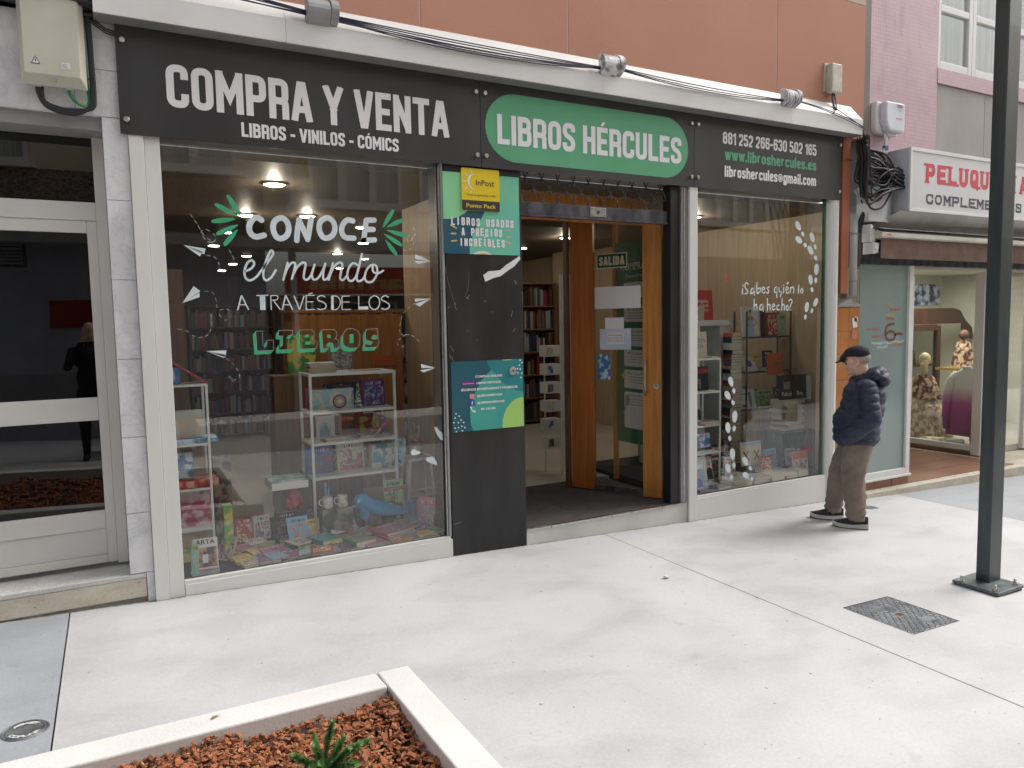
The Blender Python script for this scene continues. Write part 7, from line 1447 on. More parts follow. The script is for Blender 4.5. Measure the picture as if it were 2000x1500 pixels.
# ================================================================ VINYLS, POSTERS AND MARKS
GP = FACADE(.0355)
vt1 = thing('window_slogan', 'painted slogan CONOCE el mundo A TRAVÉS DE LOS LIBROS on the left window', 'window lettering', (1.4,.035,1.6))
for i, p in enumerate(T_CONOCE): mb = MB(); put(mb, ribbon_polys(smooth_path(p), .037, caps=True), GP, .0004*(i % 3)); mb.build('painted_stroke', M['vinyl_white'], vt1)
for p in T_LEAF:
    a, b = Vector(p[0]), Vector(p[1]); n = 8; pts = [a+(b-a)*k/n for k in range(n+1)]; wd = [.030*math.sin(math.pi*(.22+.74*k/n))+.002 for k in range(n+1)]
    mb = MB(); put(mb, ribbon_polys(pts, .03, caps=True, widths=wd), GP, 0); mb.build('leaf_mark', M['vinyl_green'], vt1)
for i, p in enumerate(T_MUNDO): mb = MB(); put(mb, ribbon_polys(smooth_path(p, 7), .0145, caps=True), GP, .0004*(i % 4)); mb.build('painted_stroke', M['vinyl_white'], vt1)
for i, (w, p) in enumerate(T_TRAVES): mb = MB(); put(mb, ribbon_polys(smooth_path(p) if len(p) > 3 else p, w/6.25*.00262), GP, .0004*(i % 5)); mb.build('painted_stroke', M['vinyl_white'], vt1)
OUTL = mat('faint_outline', (.42,.45,.45), .6)
for p in T_LIBROS:
    off = Vector((-.019,-.0235)); P = [Vector(q) for q in p]
    if area2(P) < 0: P = P[::-1]
    mb = MB()
    for i in range(len(P)):
        a, b = P[i], P[(i+1) % len(P)]; e = b-a; nrm = Vector((e.y,-e.x))
        if nrm.dot(off) > 0: put(mb, [[a, b, b+off, a+off]], GP, .0003*(i % 4))
    mb.build('letter_shadow', M['vinyl_green'], vt1)
    mb = MB(); put(mb, ribbon_polys(P, .0022, closed=True), GP, .0018); mb.build('letter_outline', OUTL, vt1)
for p in T_COUNTER: mb = MB(); put(mb, [[Vector(q) for q in p]], GP, .001); mb.build('letter_shadow', M['vinyl_green'], vt1)
wpos = ['leftmost upper','left middle','left lower','upper right','right middle','right lower']
for k, pl in enumerate(T_PLANES):
    t = thing('paper_plane_sticker', wpos[k]+' white paper plane vinyl on the left shop window', 'sticker', (pl[0][0][0],.035,pl[0][0][1]), 'paper plane vinyls on the left window')
    for q in pl: mb = MB(); put(mb, [[Vector(v) for v in q]], GP, .0); mb.build('wing', M['vinyl_white'], t)
dn = ['above the upper left plane','behind the upper left plane','curving below the left leaf marks','looping by the left middle plane','along the lower left of the slogan','behind the lower left plane','under the right leaf marks','looping below the right middle plane','small loop at the lower right']
for k, p in enumerate(T_DASH):
    pts = smooth_path(p, 10); mb = MB(); acc = 0; seg = []; on = True
    for i in range(1, len(pts)):
        L_ = (pts[i]-pts[i-1]).length; acc += L_
        if on: seg += [pts[i-1], pts[i]]
        if acc > (.020 if on else .016):
            if on and len(seg) > 1: put(mb, ribbon_polys(seg, .0022), GP, 0)
            seg = []; on = not on; acc = 0
    if mb.v: tag(mb.build('dashed_trail', M['vinyl_white']), 'thin dashed white flight trail '+dn[k]+' on the left window', 'sticker', kind='stuff')
for k, p in enumerate(T_CLOUD): mb = MB(); put(mb, [[Vector(q) for q in p]], GP, 0); tag(mb.build('cloud_sticker', M['vinyl_white']), ('small white cloud vinyl at the lower right of the left window, left one','small white cloud vinyl at the lower right of the left window, lowest one','narrow slanting white cloud vinyl near the pillar, topmost of the three')[k], 'sticker')
fl = ['topmost','second from the top','third from the top, right one','fourth from the top','fifth from the top, right one','sixth from the top','seventh from the top, right one','lowest of the upper trail','first of the lower trail','second of the lower trail','third of the lower trail, right one','fourth of the lower trail','fifth of the lower trail','sixth of the lower trail, left one','seventh of the lower trail, right one','last, faint over the lying books']
for k, (a, b) in enumerate(T_FOOT):
    a = Vector(a); b = Vector(b); d = (a-b).normalized(); s = Vector((-d.y, d.x)); up = k < 8; Ls = (a-b).length
    t = thing('footprint_sticker', 'pale blue shoe print vinyl on the right window, '+fl[k], 'sticker', (a.x,.035,a.y), 'shoe print vinyls on the right window')
    def ell(c, la, lb): return [c + d*la*math.cos(q)*(1 if math.cos(q) > 0 else .9) + s*lb*math.sin(q)*(1+.15*math.cos(q)) for q in [2*math.pi*i/18 for i in range(18)]]
    mb = MB(); put(mb, [ell(a, Ls*.54, Ls*.30)], GP, 0); mb.build('sole', M['vinyl_white'], t); mb = MB(); put(mb, [ell(b, Ls*.28, Ls*.19)], GP, 0); mb.build('heel', M['vinyl_white'], t)
vt2 = thing('window_question', 'white brush lettering ¿Sabes quién lo ha hecho? on the right window', 'window lettering', (5.7,.035,1.9))
for i, p in enumerate(T_SABES): mb = MB(); put(mb, ribbon_polys(smooth_path(p), .0125, caps=True), GP, .0004*(i % 4)); mb.build('painted_stroke', M['vinyl_white'], vt2)
RS = mat('red_spatter_vinyl', (.50,.02,.02), .6); rnd = random.Random(4)
for (cx, cz, n, l) in ((4.98,2.05,9,'red hand print vinyl high on the left of the right window'),(6.10,.36,16,'red splash vinyl low at the right of the right window')):
    mb = MB()
    for k in range(n): a = rnd.uniform(0,6.28); r_ = abs(rnd.gauss(0,.035)); put(mb, [circle_pts(cx+r_*math.cos(a), cz+r_*1.3*math.sin(a), rnd.uniform(.004,.014), 9)], GP, .0003*(k % 4))
    tag(mb.build('red_splash_sticker', RS), l, 'sticker', kind='stuff')
# posters on the pillar
PY = -.001
def poster(x0, x1, z0, z1, m, label):
    t = thing('poster', label, 'poster', ((x0+x1)/2, PY, z0)); MB().box(x0, x1, -.004, PY, z0, z1).build('sheet', m, t); return t
CG = {k: flatmat(k, c, .4) for k, c in (('light_green',(.24,.58,.30)),('mid_green',(.16,.48,.30)),('dark_teal',(.015,.085,.13)),('teal',(.010,.09,.125)),('sea_green',(.055,.38,.32)),('bright_teal',(.015,.19,.21)),('lime',(.32,.55,.14)),('sand',(.62,.42,.14)),('inpost_yellow',(.70,.52,.015)),('inpost_dark',(.035,.032,.035)),('purple_label',(.18,.015,.20)),('facebook_blue',(.02,.07,.34)),('insta_pink',(.50,.04,.16)))}
def clip_rect(poly, x0, x1, z0, z1):
    poly = clip_y(poly, z0, z1); poly = [Vector((p[1], p[0])) for p in poly]; poly = clip_y(poly, x0, x1) if len(poly) > 2 else []; return [Vector((p[1], p[0])) for p in poly]
def shp(t, poly, m, k, rc, y=-.004): 
    poly = clip_rect([Vector(p) for p in poly], *rc)
    if len(poly) > 2: mb = MB(); put(mb, [poly], FACADE(y), .0006*k); mb.build('print_shape', m, t)
x0, x1, z0, z1 = 2.172, 2.803, 2.188, 2.775; rc = (x0, x1, z0, z1)
p1 = poster(x0, x1, z0, z1, CG['dark_teal'], 'green poster reading LIBROS USADOS A PRECIOS INCREÍBLES on the black pillar')
shp(p1, circle_pts(x0+.02, z1+.02, .30, 36, .36), CG['light_green'], 1, rc)
gr = mat('green_gradient_print', (.20,.52,.24), .4, rgb2=(.12,.46,.40), scale=1.6)
shp(p1, [(x0+.55-.05,z1+.05),(x1+.1,z1+.1),(x1+.1,z0-.1),(x0+.205,z0-.02),(x0+.205,z0+.05),(x0+.235,z0+.14),(x0+.27,z0+.21),(x0+.31,z0+.27),(x0+.35,z0+.34),(x0+.38,z0+.42)], gr, 1, rc)
shp(p1, circle_pts(x0+.02, z0-.05, .16, 24, .12), CG['teal'], 2, rc); shp(p1, circle_pts(x0+.31, z0-.09, .13, 24, .115), CG['sign'] if 'sign' in CG else M['white_paint'], 2, rc); shp(p1, circle_pts(x0+.31, z0-.09, .115, 24, .10), CG['sand'], 3, rc)
def hand(t, s, x0, x1, z, h, w, y=-.0065, m=None):
    mb = MB(); n = len(s); adv = (x1-x0)/n; rnd = random.Random(len(s))
    for i, ch in enumerate(s):
        if ch == ' ': continue
        acc = ch in ACC; b = ACC.get(ch, ch); dz = rnd.uniform(-.05,.05)*h; closed = False; lw = adv*.70 if b != 'I' else w; li = 0
        for item in G[b][1]:
            if item == 'c': closed = True; continue
            if item == 'o': closed = False; continue
            c = rpath(item, max(lw-w,.0), h-w, w, closed, rad=.45*(lw-w) if lw > w else .001)
            put(mb, [[Vector((q[0]+x0+i*adv+(adv-lw)/2, q[1]+z+dz)) for q in p] for p in ribbon_polys(c, w, closed, caps=True)], FACADE(y), .0002*li); li += 1; closed = False
        if acc: put(mb, [circle_pts(x0+(i+.5)*adv, z+h*1.22, w*.55, 8)], FACADE(y), .0008)
    mb.build('lettering', m or M['sign_white'], t)
hand(p1, 'LIBROS USADOS', x0+.055, x0+.585, 2.395, .058, .0112); hand(p1, 'A PRECIOS', x0+.135, x0+.485, 2.322, .058, .0112); hand(p1, 'INCREÍBLES', x0+.118, x0+.505, 2.245, .058, .0112)
for (a, b, c, d) in ((.055,.205,.10,.185),(.06,.145,.095,.145),(.06,.09,.10,.095),(.515,.185,.545,.190),(.52,.135,.545,.137),(.515,.098,.55,.088)): mb = MB(); put(mb, ribbon_polys([Vector((x0+a,z0+b)),Vector((x0+c,z0+d))], .011, caps=True), FACADE(-.0065), 0); mb.build('dash_mark', CG['sand'], p1)
x0, x1, z0, z1 = 2.203, 2.812, .868, 1.395; rc = (x0, x1, z0, z1)
p2 = poster(x0, x1, z0, z1, CG['teal'], 'teal poster with online shop, social media and phone details low on the black pillar')
shp(p2, [(x0+.30,z1+.02),(x1+.05,z1+.05),(x1+.05,z0-.05),(x0+.18,z0-.05),(x0+.15,z0+.05),(x0+.145,z0+.15),(x0+.18,z0+.27),(x0+.25,z0+.38),(x0+.33,z0+.455),(x0+.30,z0+.5)], CG['bright_teal'], 1, rc)
sg_ = mat('sea_green_gradient', (.035,.28,.25), .4, rgb2=(.06,.36,.29), scale=2)
shp(p2, [(x0+.335,z0+.455),(x0+.25,z0+.38),(x0+.18,z0+.27),(x0+.145,z0+.15),(x0+.15,z0+.05),(x0+.19,z0-.03),(x1+.02,z0-.03),(x1+.02,z0+.26),(x0+.53,z0+.29),(x0+.43,z0+.35),(x0+.38,z0+.40)], sg_, 2, rc)
shp(p2, circle_pts(x1-.01, z0+.02, .18, 30, .21), CG['lime'], 3, rc); shp(p2, circle_pts(x0+.47, z1+.005, .055, 20, .012), CG['sand'], 3, rc)
for a, b in ((.03,.14),(.055,.12),(.022,.108),(.07,.09),(.01,.075),(.048,.072),(.09,.07),(.075,.042),(.048,.035),(.02,.033),(.10,.03),(.03,.006),(.078,.008)): shp(p2, circle_pts(x0+a, z0+b, .0062, 10), M['sign_white'], 4, rc)
for a, b in ((.025,.01),(.008,.03),(.033,.048),(.05,.075),(.025,.08),(.047,.108),(.012,.112),(.022,.145)): shp(p2, circle_pts(x1-a, z1-b, .0065, 10), M['sign_white'], 4, rc)
PP = FACADE(-.0045)
for tx, a, b, w, s in (('COMPRAS ONLINE:',.195,.400,.23,.024),('LIBROS HERCULES',.205,.352,.205,.022),('SÍGUENOS EN INSTAGRAM Y FACEBOOK',.075,.305,.485,.024),('@LIBROSHERCULES',.205,.255,.215,.022),('@LIBRERIAHERCULES',.205,.202,.235,.022),('981 230 580',.235,.152,.125,.022)):
    ftext(tx, PP, x0+a, z0+b, s, w, M['sign_white'], 'lettering', parent=p2, bold=.03, hgt=.0035)
shp(p2, [(x0+.082,z0+.345),(x0+.19,z0+.345),(x0+.19,z0+.378),(x0+.082,z0+.378)], CG['purple_label'], 4, rc); ftext('todocoleccion', PP, x0+.09, z0+.355, .015, .09, M['sign_white'], 'lettering', parent=p2, hgt=.0042)
def rr(cx, cz, r, q=.3): return [(cx+sx*(r-r*q)+r*q*math.cos(R(a0+45*i)), cz+sz*(r-r*q)+r*q*math.sin(R(a0+45*i))) for sx, sz, a0 in ((1,1,0),(-1,1,90),(-1,-1,180),(1,-1,270)) for i in range(3)]
shp(p2, rr(x0+.165,z0+.262,.021), CG['insta_pink'], 4, rc); shp(p2, rr(x0+.165,z0+.212,.021,.1), CG['facebook_blue'], 4, rc)
mb = MB(); put(mb, ribbon_polys([Vector(p) for p in rr(x0+.165,z0+.262,.0135)], .0028, closed=True), PP, .0032); put(mb, ribbon_polys(circle_pts(x0+.165,z0+.262,.0062,12), .0026, closed=True), PP, .0034); mb.build('camera_icon', M['sign_white'], p2)
ftext('f', PP, x0+.159, z0+.200, .034, .0135, M['sign_white'], 'letter_icon', parent=p2, bold=.03, hgt=.0034)
mb = MB(); put(mb, ribbon_polys(smooth_path([(x0+.155,z0+.180),(x0+.157,z0+.165),(x0+.168,z0+.150),(x0+.185,z0+.146)], 5), .008, caps=True, widths=None), PP, .0034); put(mb, ribbon_polys([Vector((x0+.152,z0+.180)),Vector((x0+.158,z0+.176))], .013, caps=True), PP, .0038); put(mb, ribbon_polys([Vector((x0+.180,z0+.150)),Vector((x0+.186,z0+.143))], .013, caps=True), PP, .0042); mb.build('phone_icon', M['sign_white'], p2)
kl = thing('key_switch', 'round steel key switch plate over the corner of the teal poster', 'switch', (2.718,-.01,1.305)); mb = MB(); mb.cone((2.718,-.0042,1.305),(2.718,-.016,1.305),.033,.030,24); mb.build('plate', M['steel'], kl, bev=.002); mb = MB(); mb.cone((2.720,-.0162,1.305),(2.720,-.021,1.305),.008,n=12); mb.cone((2.695,-.0162,1.305),(2.695,-.0175,1.305),.004,n=8); mb.cone((2.742,-.0162,1.305),(2.742,-.0175,1.305),.004,n=8); mb.build('keyhole', M['dark_steel'], kl)
ip = thing('parcel_point_sign', 'yellow and dark InPost Punto Pack sign overlapping the green poster on the pillar', 'sign', (2.47,-.02,2.5))
def rbox(x0, x1, z0, z1, r): return [(cx+r*math.cos(R(a0+30*i)), cz+r*math.sin(R(a0+30*i))) for cx, cz, a0 in ((x1-r,z1-r,0),(x0+r,z1-r,90),(x0+r,z0+r,180),(x1-r,z0+r,270)) for i in range(4)]
ix0, ix1, iz0, iz1 = 2.318, 2.630, 2.505, 2.812
mb = MB(); mb.prism(rbox(ix0,ix1,iz0,iz1,.012), -.016, -.0045); mb.build('plate', CG['inpost_yellow'], ip, bev=.001)
mb = MB(); mb.flat(clip_y([Vector(p) for p in rbox(ix0,ix1,iz0,iz1,.012)], iz0, iz0+.075), -.0165); mb.build('dark_band', CG['inpost_dark'], ip)
IP = FACADE(-.0166); ftext('InPost', IP, 2.435, 2.690, .060, .150, CG['inpost_dark'], parent=ip, bold=.005); ftext('Todo lo que pides y más', IP, 2.355, 2.613, .022, .240, CG['inpost_dark'], parent=ip); ftext('Punto Pack', IP, 2.352, 2.528, .040, .245, CG['inpost_yellow'], parent=ip, bold=.02)
mb = MB(); arc = [Vector((2.425+.052*math.cos(R(a)), 2.715+.056*math.sin(R(a)))) for a in range(95,266,15)]; put(mb, ribbon_polys(arc, .012, widths=[.002+.014*math.sin(math.pi*k/(len(arc)-1)) for k in range(len(arc))]), IP, .001)
for a in (110,145,180,215,250): put(mb, ribbon_polys([Vector((2.42+.065*math.cos(R(a)), 2.715+.070*math.sin(R(a)))), Vector((2.42+.090*math.cos(R(a)), 2.715+.097*math.sin(R(a))))], .006, caps=True), IP, .001)
mb.build('sun_emblem', M['sign_white'], ip)
# torn paper and scratches left on the black sheet
tp = MB(); up = [(2.485,2.035),(2.53,2.065),(2.58,2.068),(2.63,2.075),(2.68,2.115),(2.74,2.150),(2.80,2.185)]; lo_ = [(2.805,2.160),(2.75,2.105),(2.70,2.075),(2.63,2.028),(2.57,2.015),(2.50,1.985)]
tp.add([(p[0],-.0035-.004*abs(math.sin(i)),p[1]) for i, p in enumerate(up+lo_)], [(0,1,11,12),(1,2,10,11),(2,3,9,10),(3,4,9),(4,5,8,9),(5,6,7,8)]); tag(tp.build('torn_paper', M['paper']), 'torn strip of white paper left on the black pillar under the green poster', 'paper scrap')
sc = MB(); rnd = random.Random(6)
for (x, z, dx, dz) in ((2.35,1.86,.02,.03),(2.36,1.85,-.018,.022),(2.19,1.79,.02,.012),(2.245,1.80,.015,-.02),(2.25,1.81,0,.02),(2.72,1.72,.012,.05),(2.74,1.62,.015,.012),(2.745,1.615,-.012,-.008),(2.75,2.0,.03,-.03),(2.765,1.97,-.012,.02),(2.20,1.52,.03,-.05),(2.19,1.45,.03,-.03),(2.21,1.44,-.01,-.02),(2.225,1.40,-.012,.03),(2.49,1.84,.02,0),(2.55,1.76,.01,-.003),(2.20,.17,.06,.01),(2.34,1.62,.008,.0),(2.42,1.55,.006,.002)): put(sc, ribbon_polys([Vector((x,z)),Vector((x+dx*.5,z+dz*.5+.002)),Vector((x+dx,z+dz))], .0026), FACADE(-.0005), 0)
for p in ([(2.175,2.10),(2.20,1.98),(2.235,1.86),(2.25,1.80)],[(2.37,2.06),(2.36,1.95),(2.33,1.87)]): put(sc, ribbon_polys(smooth_path(p), .0012), FACADE(-.0005), 0)
tag(sc.build('tape_scraps', mat('worn_tape', (.30,.30,.30), .6), pil), kind='stuff')

# ================================================================ THE MAN
from mathutils import noise as mnoise
MO = Vector((5.765,-.771,-.187)); FW = Vector((-.571,.821,0)).normalized(); LF = Vector((-.821,-.571,0)).normalized()
MM = Matrix(((FW.x,LF.x,0),(FW.y,LF.y,0),(0,0,1)))
man_t = thing('person', 'elderly man in flat cap, navy quilted jacket and brown trousers looking into the right window', 'person', MO)
def cap_(mb, p0, r0, p1, r1, sq=1., n=16):
    """tapered capsule; sq flattens it sideways (local y)"""
    p0 = Vector(p0); p1 = Vector(p1); d = p1-p0; L_ = d.length; dn = d.normalized(); a = Vector((0,1,0)); a = (a-dn*a.dot(dn)); a = a.normalized() if a.length > .05 else dn.orthogonal().normalized(); b = dn.cross(a)
    rings = []
    for k in range(5): ph = math.pi/2*(1-k/5+.0); rings.append((p0-dn*r0*math.sin(ph), r0*math.cos(ph)))
    for k in range(5): t = k/4; rings.append((p0+d*t, r0+(r1-r0)*t))
    for k in range(1, 6): ph = math.pi/2*k/5*.98; rings.append((p1+dn*r1*math.sin(ph), r1*math.cos(ph)))
    rings = [(c, max(r, .002)) for c, r in rings]; vs = []
    for c, r in rings: vs += [c+a*math.cos(2*math.pi*i/n)*r*sq+b*math.sin(2*math.pi*i/n)*r for i in range(n)]
    m = len(rings); fs = [(j*n+i, j*n+(i+1) % n, (j+1)*n+(i+1) % n, (j+1)*n+i) for j in range(m-1) for i in range(n)] + [tuple(range(n-1,-1,-1)), tuple(range((m-1)*n, m*n))]
    mb.add(vs, fs)
def fuse(mb, voxel, smooth, disp=None):
    me = bpy.data.meshes.new('f'); me.from_pydata(mb.v, [], mb.f); bm = bmesh.new(); bm.from_mesh(me); bmesh.ops.recalc_face_normals(bm, faces=bm.faces)
    bm.to_mesh(me); bm.free(); o = bpy.data.objects.new('f', me); COL.objects.link(o)
    r = o.modifiers.new('r', 'REMESH'); r.mode = 'VOXEL'; r.voxel_size = voxel
    s = o.modifiers.new('s', 'SMOOTH'); s.iterations = smooth; s.factor = .5
    out = bpy.data.meshes.new_from_object(o.evaluated_get(bpy.context.evaluated_depsgraph_get())); bpy.data.objects.remove(o)
    if disp:
        ns = [v.normal.copy() for v in out.vertices]
        for v, nn in zip(out.vertices, ns): v.co += nn*disp(v.co.copy(), nn)
    out.polygons.foreach_set('use_smooth', [True]*len(out.polygons)); return out
def wear(name, me, m, parent=man_t):
    me.name = name; me.materials.clear(); me.materials.append(m); me.transform(MM.to_4x4()); o = bpy.data.objects.new(name, me); COL.objects.link(o); o.parent = parent; return o
SKIN = mat('weathered_skin', (.56,.32,.23), .5, rgb2=(.68,.42,.32), scale=26, bump=.15, bscale=300); SKIN.node_tree.nodes['Principled BSDF'].inputs['Subsurface Weight'].default_value = .08
NAVY = mat('navy_quilted_nylon', (.012,.018,.042), .6, rgb2=(.020,.028,.060), scale=7, bump=.5, bscale=38)
TROU = mat('brown_cotton_trousers', (.175,.138,.112), .95, rgb2=(.235,.19,.155), scale=9, fine=.1, fscale=400, bump=.2, bscale=200)
# body: one continuous surface (head, neck, trunk, arms with hands in the pockets, legs)
mb = MB()
tilt = Matrix.Rotation(R(12), 3, 'Y')
hc = Vector((.022,0,1.475))
def hp(x, y, z): return hc + tilt @ Vector((x,y,z))
mb.ball(hp(-.012,0,.025), (.102,.078,.098), 24, 16, tilt); mb.ball(hp(.028,0,-.045), (.066,.060,.078), 20, 14, tilt); mb.ball(hp(.060,0,-.098), (.030,.034,.024), 14, 10, tilt)
mb.ball(hp(.076,0,.010), (.022,.050,.016), 14, 8, tilt); cap_(mb, hp(.088,0,.008), .009, hp(.106,0,-.032), .014, 1.); mb.ball(hp(.100,.011,-.036), .009, 10, 8); mb.ball(hp(.100,-.011,-.036), .009, 10, 8)
mb.ball(hp(.078,0,-.066), (.018,.028,.008), 12, 8, tilt); mb.ball(hp(.076,0,-.080), (.017,.025,.009), 12, 8, tilt)
for s in (1,-1):
    mb.ball(hp(-.006,s*.080,-.018), (.021,.010,.034), 14, 10, tilt); mb.ball(hp(.052,s*.040,-.04), (.028,.024,.028), 12, 8, tilt)
cap_(mb, (-.045,0,1.26), .066, (-.012,0,1.42), .060)
mb.ball((-.03,0,1.16), (.12,.18,.13), 20, 12); mb.ball((.01,0,.93), (.135,.165,.20), 20, 12); mb.ball((.0,0,.78), (.125,.165,.12), 20, 12)
for s in (1,-1):
    cap_(mb, (-.06,s*.185,1.21), .055, (-.10,s*.235,.98), .044); cap_(mb, (-.10,s*.235,.98), .042, (.075,s*.20,.80), .032); mb.ball((.085,s*.175,.815), (.045,.018,.03), 12, 8)
    for f in range(4): cap_(mb, (.09,s*(.175-.002*f),.83-.013*f), .009, (.125,s*(.165-.004*f),.815-.015*f), .007)
    cap_(mb, (.08,s*.16,.84), .011, (.11,s*.15,.85), .009)
cap_(mb, (.0,.095,.74), .082, (.03,.10,.47), .058); cap_(mb, (.03,.10,.47), .056, (.0,.10,.08), .038)
cap_(mb, (.035,-.095,.74), .082, (.150,-.12,.47), .058); cap_(mb, (.150,-.12,.47), .056, (.193,-.13,.08), .038)
cap_(mb, (-.0,.10,.065), .034, (.10,.10,.050), .024); cap_(mb, (.193,-.13,.065), .034, (.30,-.13,.050), .024)
wear('body', fuse(mb, .0065, 3, lambda c, n: .0012*mnoise.noise(c*45) if c.z > 1.3 else 0), SKIN)
mb = MB()
for s in (1,-1): mb.ball(MM @ hp(.080,s*.030,-.004) + MO, .011, 10, 8)
mb.build('eye', flatmat('dark_eye', (.03,.025,.02), .2), man_t, smooth=True)
# grey stubble hair at the nape below the cap
mb = MB(); mb.ball(hp(-.016,0,.018), (.104,.0805,.080), 24, 16, tilt); hm = fuse(mb, .006, 2)
bm = bmesh.new(); bm.from_mesh(hm); bmesh.ops.delete(bm, geom=[v for v in bm.verts if (v.co-hc).x > -.012 or v.co.z < hc.z-.048+.25*max(0,-.02-(v.co-hc).x)*-1], context='VERTS'); bm.to_mesh(hm); bm.free()
wear('hair', hm, mat('short_grey_hair', (.30,.22,.18), .9, rgb2=(.48,.40,.36), scale=160))
# flat cap
mb = MB(); mb.ball(hp(-.012,0,.052), (.112,.090,.078), 28, 18, tilt); mb.ball(hp(.045,0,.046), (.085,.080,.048), 24, 14, Matrix.Rotation(R(26),3,'Y')); mb.ball(hp(.105,0,.026), (.070,.062,.011), 24, 10, Matrix.Rotation(R(24),3,'Y'))
cm = fuse(mb, .005, 3, lambda c, n: .0012*mnoise.noise(c*40))
bm = bmesh.new(); bm.from_mesh(cm)
bmesh.ops.bisect_plane(bm, geom=bm.verts[:]+bm.edges[:]+bm.faces[:], plane_co=hp(-.05,0,.026), plane_no=(Matrix.Rotation(R(4),3,'Y') @ Vector((-.02,0,1))), clear_inner=False)
bmesh.ops.delete(bm, geom=[v for v in bm.verts if (v.co.z < hp(-.05,0,.024).z + (0 if v.co.x < .10 else -.2))], context='VERTS'); bm.to_mesh(cm); bm.free()
wear('cap', cm, mat('dark_navy_wool', (.010,.012,.020), .9, fine=.2, fscale=500))
# jacket
mb = MB()
def ell(c, r, ry=0): mb.ball(c, r, 28, 18, Matrix.Rotation(R(ry),3,'Y'))
ell((-.050,0,1.17), (.175,.215,.16)); ell((-.035,0,1.06), (.180,.225,.18)); ell((.008,0,.94), (.195,.225,.17)); cap_(mb, (.008,0,.86), .192, (.008,0,.84), .190, 1.15, 28)
mb.ball((.008,0,.79), (.192,.222,.085), 28, 14)
cap_(mb, (-.02,0,1.22), .105, (-.01,0,1.335), .078)
for s in (1,-1):
    cap_(mb, (-.07,s*.150,1.245), .085, (-.115,s*.235,1.00), .078); cap_(mb, (-.115,s*.235,.99), .078, (.06,s*.215,.825), .070); cap_(mb, (.06,s*.215,.825), .062, (.12,s*.185,.79), .050)
def puff(c, n):
    ph = c.z + (.10*c.x if abs(c.y) > .15 else -.12*c.x) + .004*mnoise.noise(c*9)
    a = abs(math.sin(math.pi*ph/.066))**.38
    k = 1 if c.z > .765 else .35
    return .010*(a-.6)*k + .003*mnoise.noise(c*16) + .0012*mnoise.noise(Vector((c.x*60,c.y*60,c.z*16)))
jm = fuse(mb, .0075, 3, puff)
bm = bmesh.new(); bm.from_mesh(jm); bmesh.ops.delete(bm, geom=[v for v in bm.verts if v.co.z < .722 or v.co.z > 1.378+.35*(-v.co.x)-.02], context='VERTS'); bm.to_mesh(jm); bm.free()
jk = wear('jacket', jm, NAVY)
mb = MB(); 
def hpart(c, r, a): mb.ball(c, r, 22, 14, Matrix.Rotation(R(a),3,'Y'))
hpart((-.125,0,1.35), (.105,.140,.066), 30); hpart((-.190,0,1.315), (.066,.130,.070), 35); cap_(mb, (-.03,.095,1.32), .036, (-.13,.11,1.355), .048); cap_(mb, (-.03,-.095,1.32), .036, (-.13,-.11,1.355), .048); cap_(mb, (.035,.055,1.285), .022, (-.03,.095,1.325), .032); cap_(mb, (.035,-.055,1.285), .022, (-.03,-.095,1.325), .032)
hm2 = fuse(mb, .006, 4, lambda c, n: .007*(abs(math.sin(math.pi*(c.x*.8+c.z*.6)/.075))**.45-.6) + .003*mnoise.noise(c*30)); wear('hood', hm2, NAVY)
mb = MB(); seam = [(-.115,.238,1.30),(-.150,.285,1.22),(-.172,.300,1.10),(-.180,.300,.98),(-.13,.298,.90),(-.03,.285,.83)]
# trousers
mb = MB()
mb.ball((.012,0,.765), (.135,.165,.10), 24, 14)
def leg(hip, knee, ank, r0, r1, r2):
    cap_(mb, hip, r0, knee, r1, 1.0, 20); cap_(mb, knee, r1, ank, r2, 1.0, 20)
leg((-.005,.085,.74), (.025,.10,.47), (-.004,.105,.115), .122, .100, .080); leg((.030,-.085,.74), (.145,-.12,.48), (.190,-.13,.112), .112, .090, .076)
def folds(c, n):
    lo = max(0, 1-abs(c.z-.12)/.16); kn = max(0, 1-abs(c.z-.50)/.16)
    return .007*lo*math.sin(c.z*95+c.x*18+c.y*14) + .004*kn*math.sin(c.z*60+c.x*50) + .006*mnoise.noise(Vector((c.x*20,c.y*20,c.z*6)))
tm = fuse(mb, .0075, 3, folds)
bm = bmesh.new(); bm.from_mesh(tm); bmesh.ops.delete(bm, geom=[v for v in bm.verts if v.co.z < .072], context='VERTS'); bm.to_mesh(tm); bm.free()
wear('trousers', tm, TROU)
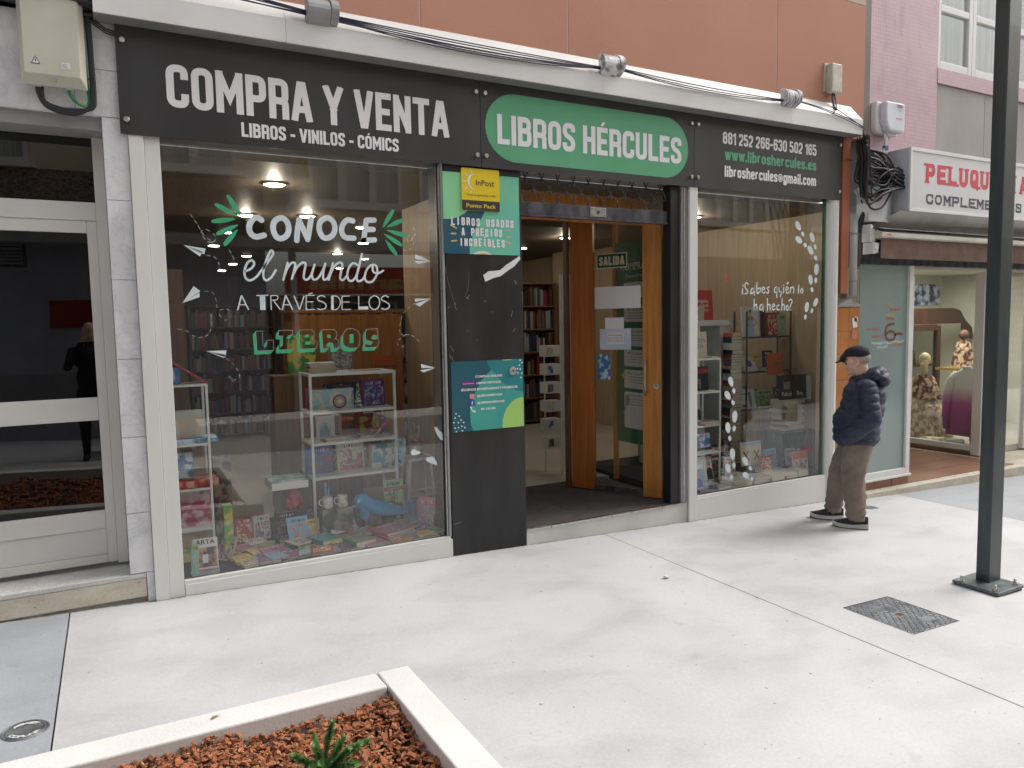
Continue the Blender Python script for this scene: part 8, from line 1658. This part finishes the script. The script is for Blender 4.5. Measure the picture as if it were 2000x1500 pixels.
# shoes
SH = mat('black_navy_knit', (.012,.014,.022), .7, rgb2=(.022,.025,.036), scale=40); SO = mat('white_rubber_sole', (.50,.50,.46), .6); SD = M['black_rubber']
def shoe(hx, y, yaw, nm=''):
    e = part_empty('shoe', man_t, MO + MM @ Vector((hx+.13,y,0)))
    Rz = Matrix.Rotation(R(yaw), 3, 'Z')
    def P(v): v = Rz @ Vector((v[0]-.13, v[1], v[2])); return Vector((v.x+hx+.13, v.y+y, v.z))
    def outline(t):  # half width along the shoe, 0 heel..1 toe
        return .034+.012*math.sin(math.pi*min(1,t*1.25))*(.6) + .012*max(0,math.sin(math.pi*(t-.35)/.62)) if t < .97 else .028
    N_ = 22; mb1 = MB(); vs = []
    ts = [i/N_ for i in range(N_+1)]; M_ = 14
    def up(t): return .088-.004*t if t < .32 else (.088-.004*t-.062*((t-.32)/.68)**1.15*1.0)
    for t in ts:
        w = outline(t)*(1 if .04 < t < .95 else .72); h = max(.020, up(t)); zb = .026+.010*max(0,(t-.75)/.25)
        for k in range(M_): a = math.pi*k/(M_-1); vs.append(P((t*.285, w*math.cos(a)*(.92), zb+(h)*max(0,math.sin(a))**.75*(1 if t > .0 else .9))))
    fs = [(i*M_+k, i*M_+k+1, (i+1)*M_+k+1, (i+1)*M_+k) for i in range(N_) for k in range(M_-1)] + [tuple(range(M_)), tuple(reversed(range(N_*M_, (N_+1)*M_)))]
    mb1.add([MM @ v + MO for v in vs], fs); mb1.build('upper', SH, e, smooth=True)
    for nm_, z0, z1, m, ex in (('midsole', .010, .040, SO, .006), ('outsole', .0, .0098, SD, .001)):
        mb2 = MB(); ring = []
        for t in ts: ring.append((t*.290-.003, (outline(t)*(1 if .04 < t < .95 else .75)+ex), t))
        pts = [(x, w, t) for x, w, t in ring] + [(x, -w, t) for x, w, t in reversed(ring)]; n = len(pts)
        lift = lambda t: .016*max(0,(t-.72)/.28)**1.5 + (.006*math.exp(-((t-.45)/.12)**2) if nm_ == 'outsole' else 0)
        v0 = [P((x,w,z0+lift(t))) for x, w, t in pts]; v1 = [P((x,w*.98,z1+lift(t)+(.010 if t < .2 and nm_ == 'midsole' else 0))) for x, w, t in pts]
        mb2.add([MM @ v + MO for v in v0+v1], [tuple(range(n)), tuple(reversed(range(n,2*n)))] + [(i,i+n,(i+1)%n+n,(i+1)%n) for i in range(n)]); mb2.build(nm_, m, e)
    mb3 = MB()
    for k in range(4): t = .40+.07*k; h = up(t)+.026; mb3.tube([MM @ P((t*.285,-.024,h-.014)) + MO, MM @ P((t*.285+.006,0,h+.001)) + MO, MM @ P((t*.285,.024,h-.014)) + MO], .0024, 5)
    mb3.tube([MM @ P((.115,0,.105)) + MO, MM @ P((.13,.02,.118)) + MO, MM @ P((.15,.028,.10)) + MO], .002, 5); mb3.build('laces', SH, e)
shoe(-.105,.105,0); shoe(.103,-.13,4)

# the photographer, standing behind the camera and mirrored in the door glass
PO = Vector((-.22,-5.42,gz(-.22))); ph_t = thing('person', 'dark clothed person holding a camera up, mirrored in the left door glass', 'person', PO)
mb = MB(); mb.ball((0,0,1.66), (.078,.095,.115), 18, 12); mb.ball((0,.03,1.60), (.06,.07,.07), 14, 10); cap_(mb, (0,0,1.45), .06, (0,0,1.58), .055)
mb.ball((0,0,1.30), (.20,.13,.17), 20, 12); mb.ball((0,0,1.05), (.17,.13,.22), 20, 12); mb.ball((0,0,.88), (.17,.13,.13), 18, 10)
for s in (1,-1):
    cap_(mb, (s*.19,0,1.40), .06, (s*.25,.10,1.20), .05); cap_(mb, (s*.25,.10,1.20), .048, (s*.09,.26,1.50), .034); mb.ball((s*.07,.28,1.54), (.03,.03,.05), 10, 8)
    for f in range(4): cap_(mb, (s*.06,.28,1.56+.014*f-.02), .009, (s*.03,.31,1.56+.014*f-.02), .008)
    cap_(mb, (s*.09,0,.84), .095, (s*.11,.0,.48), .07); cap_(mb, (s*.11,0,.48), .068, (s*.12,-.02,.10), .045); cap_(mb, (s*.12,-.03,.05), .045, (s*.13,.13,.04), .038)
bm_ = fuse(mb, .012, 3); bm_.name = 'body'; bm_.materials.append(mat('dark_clothing', (.02,.022,.028), .9)); o = bpy.data.objects.new('body', bm_); COL.objects.link(o); o.parent = ph_t
bm_.materials.append(SKIN); bm_.polygons.foreach_set('material_index', [1 if (p.center.z > 1.52) else 0 for p in bm_.polygons])
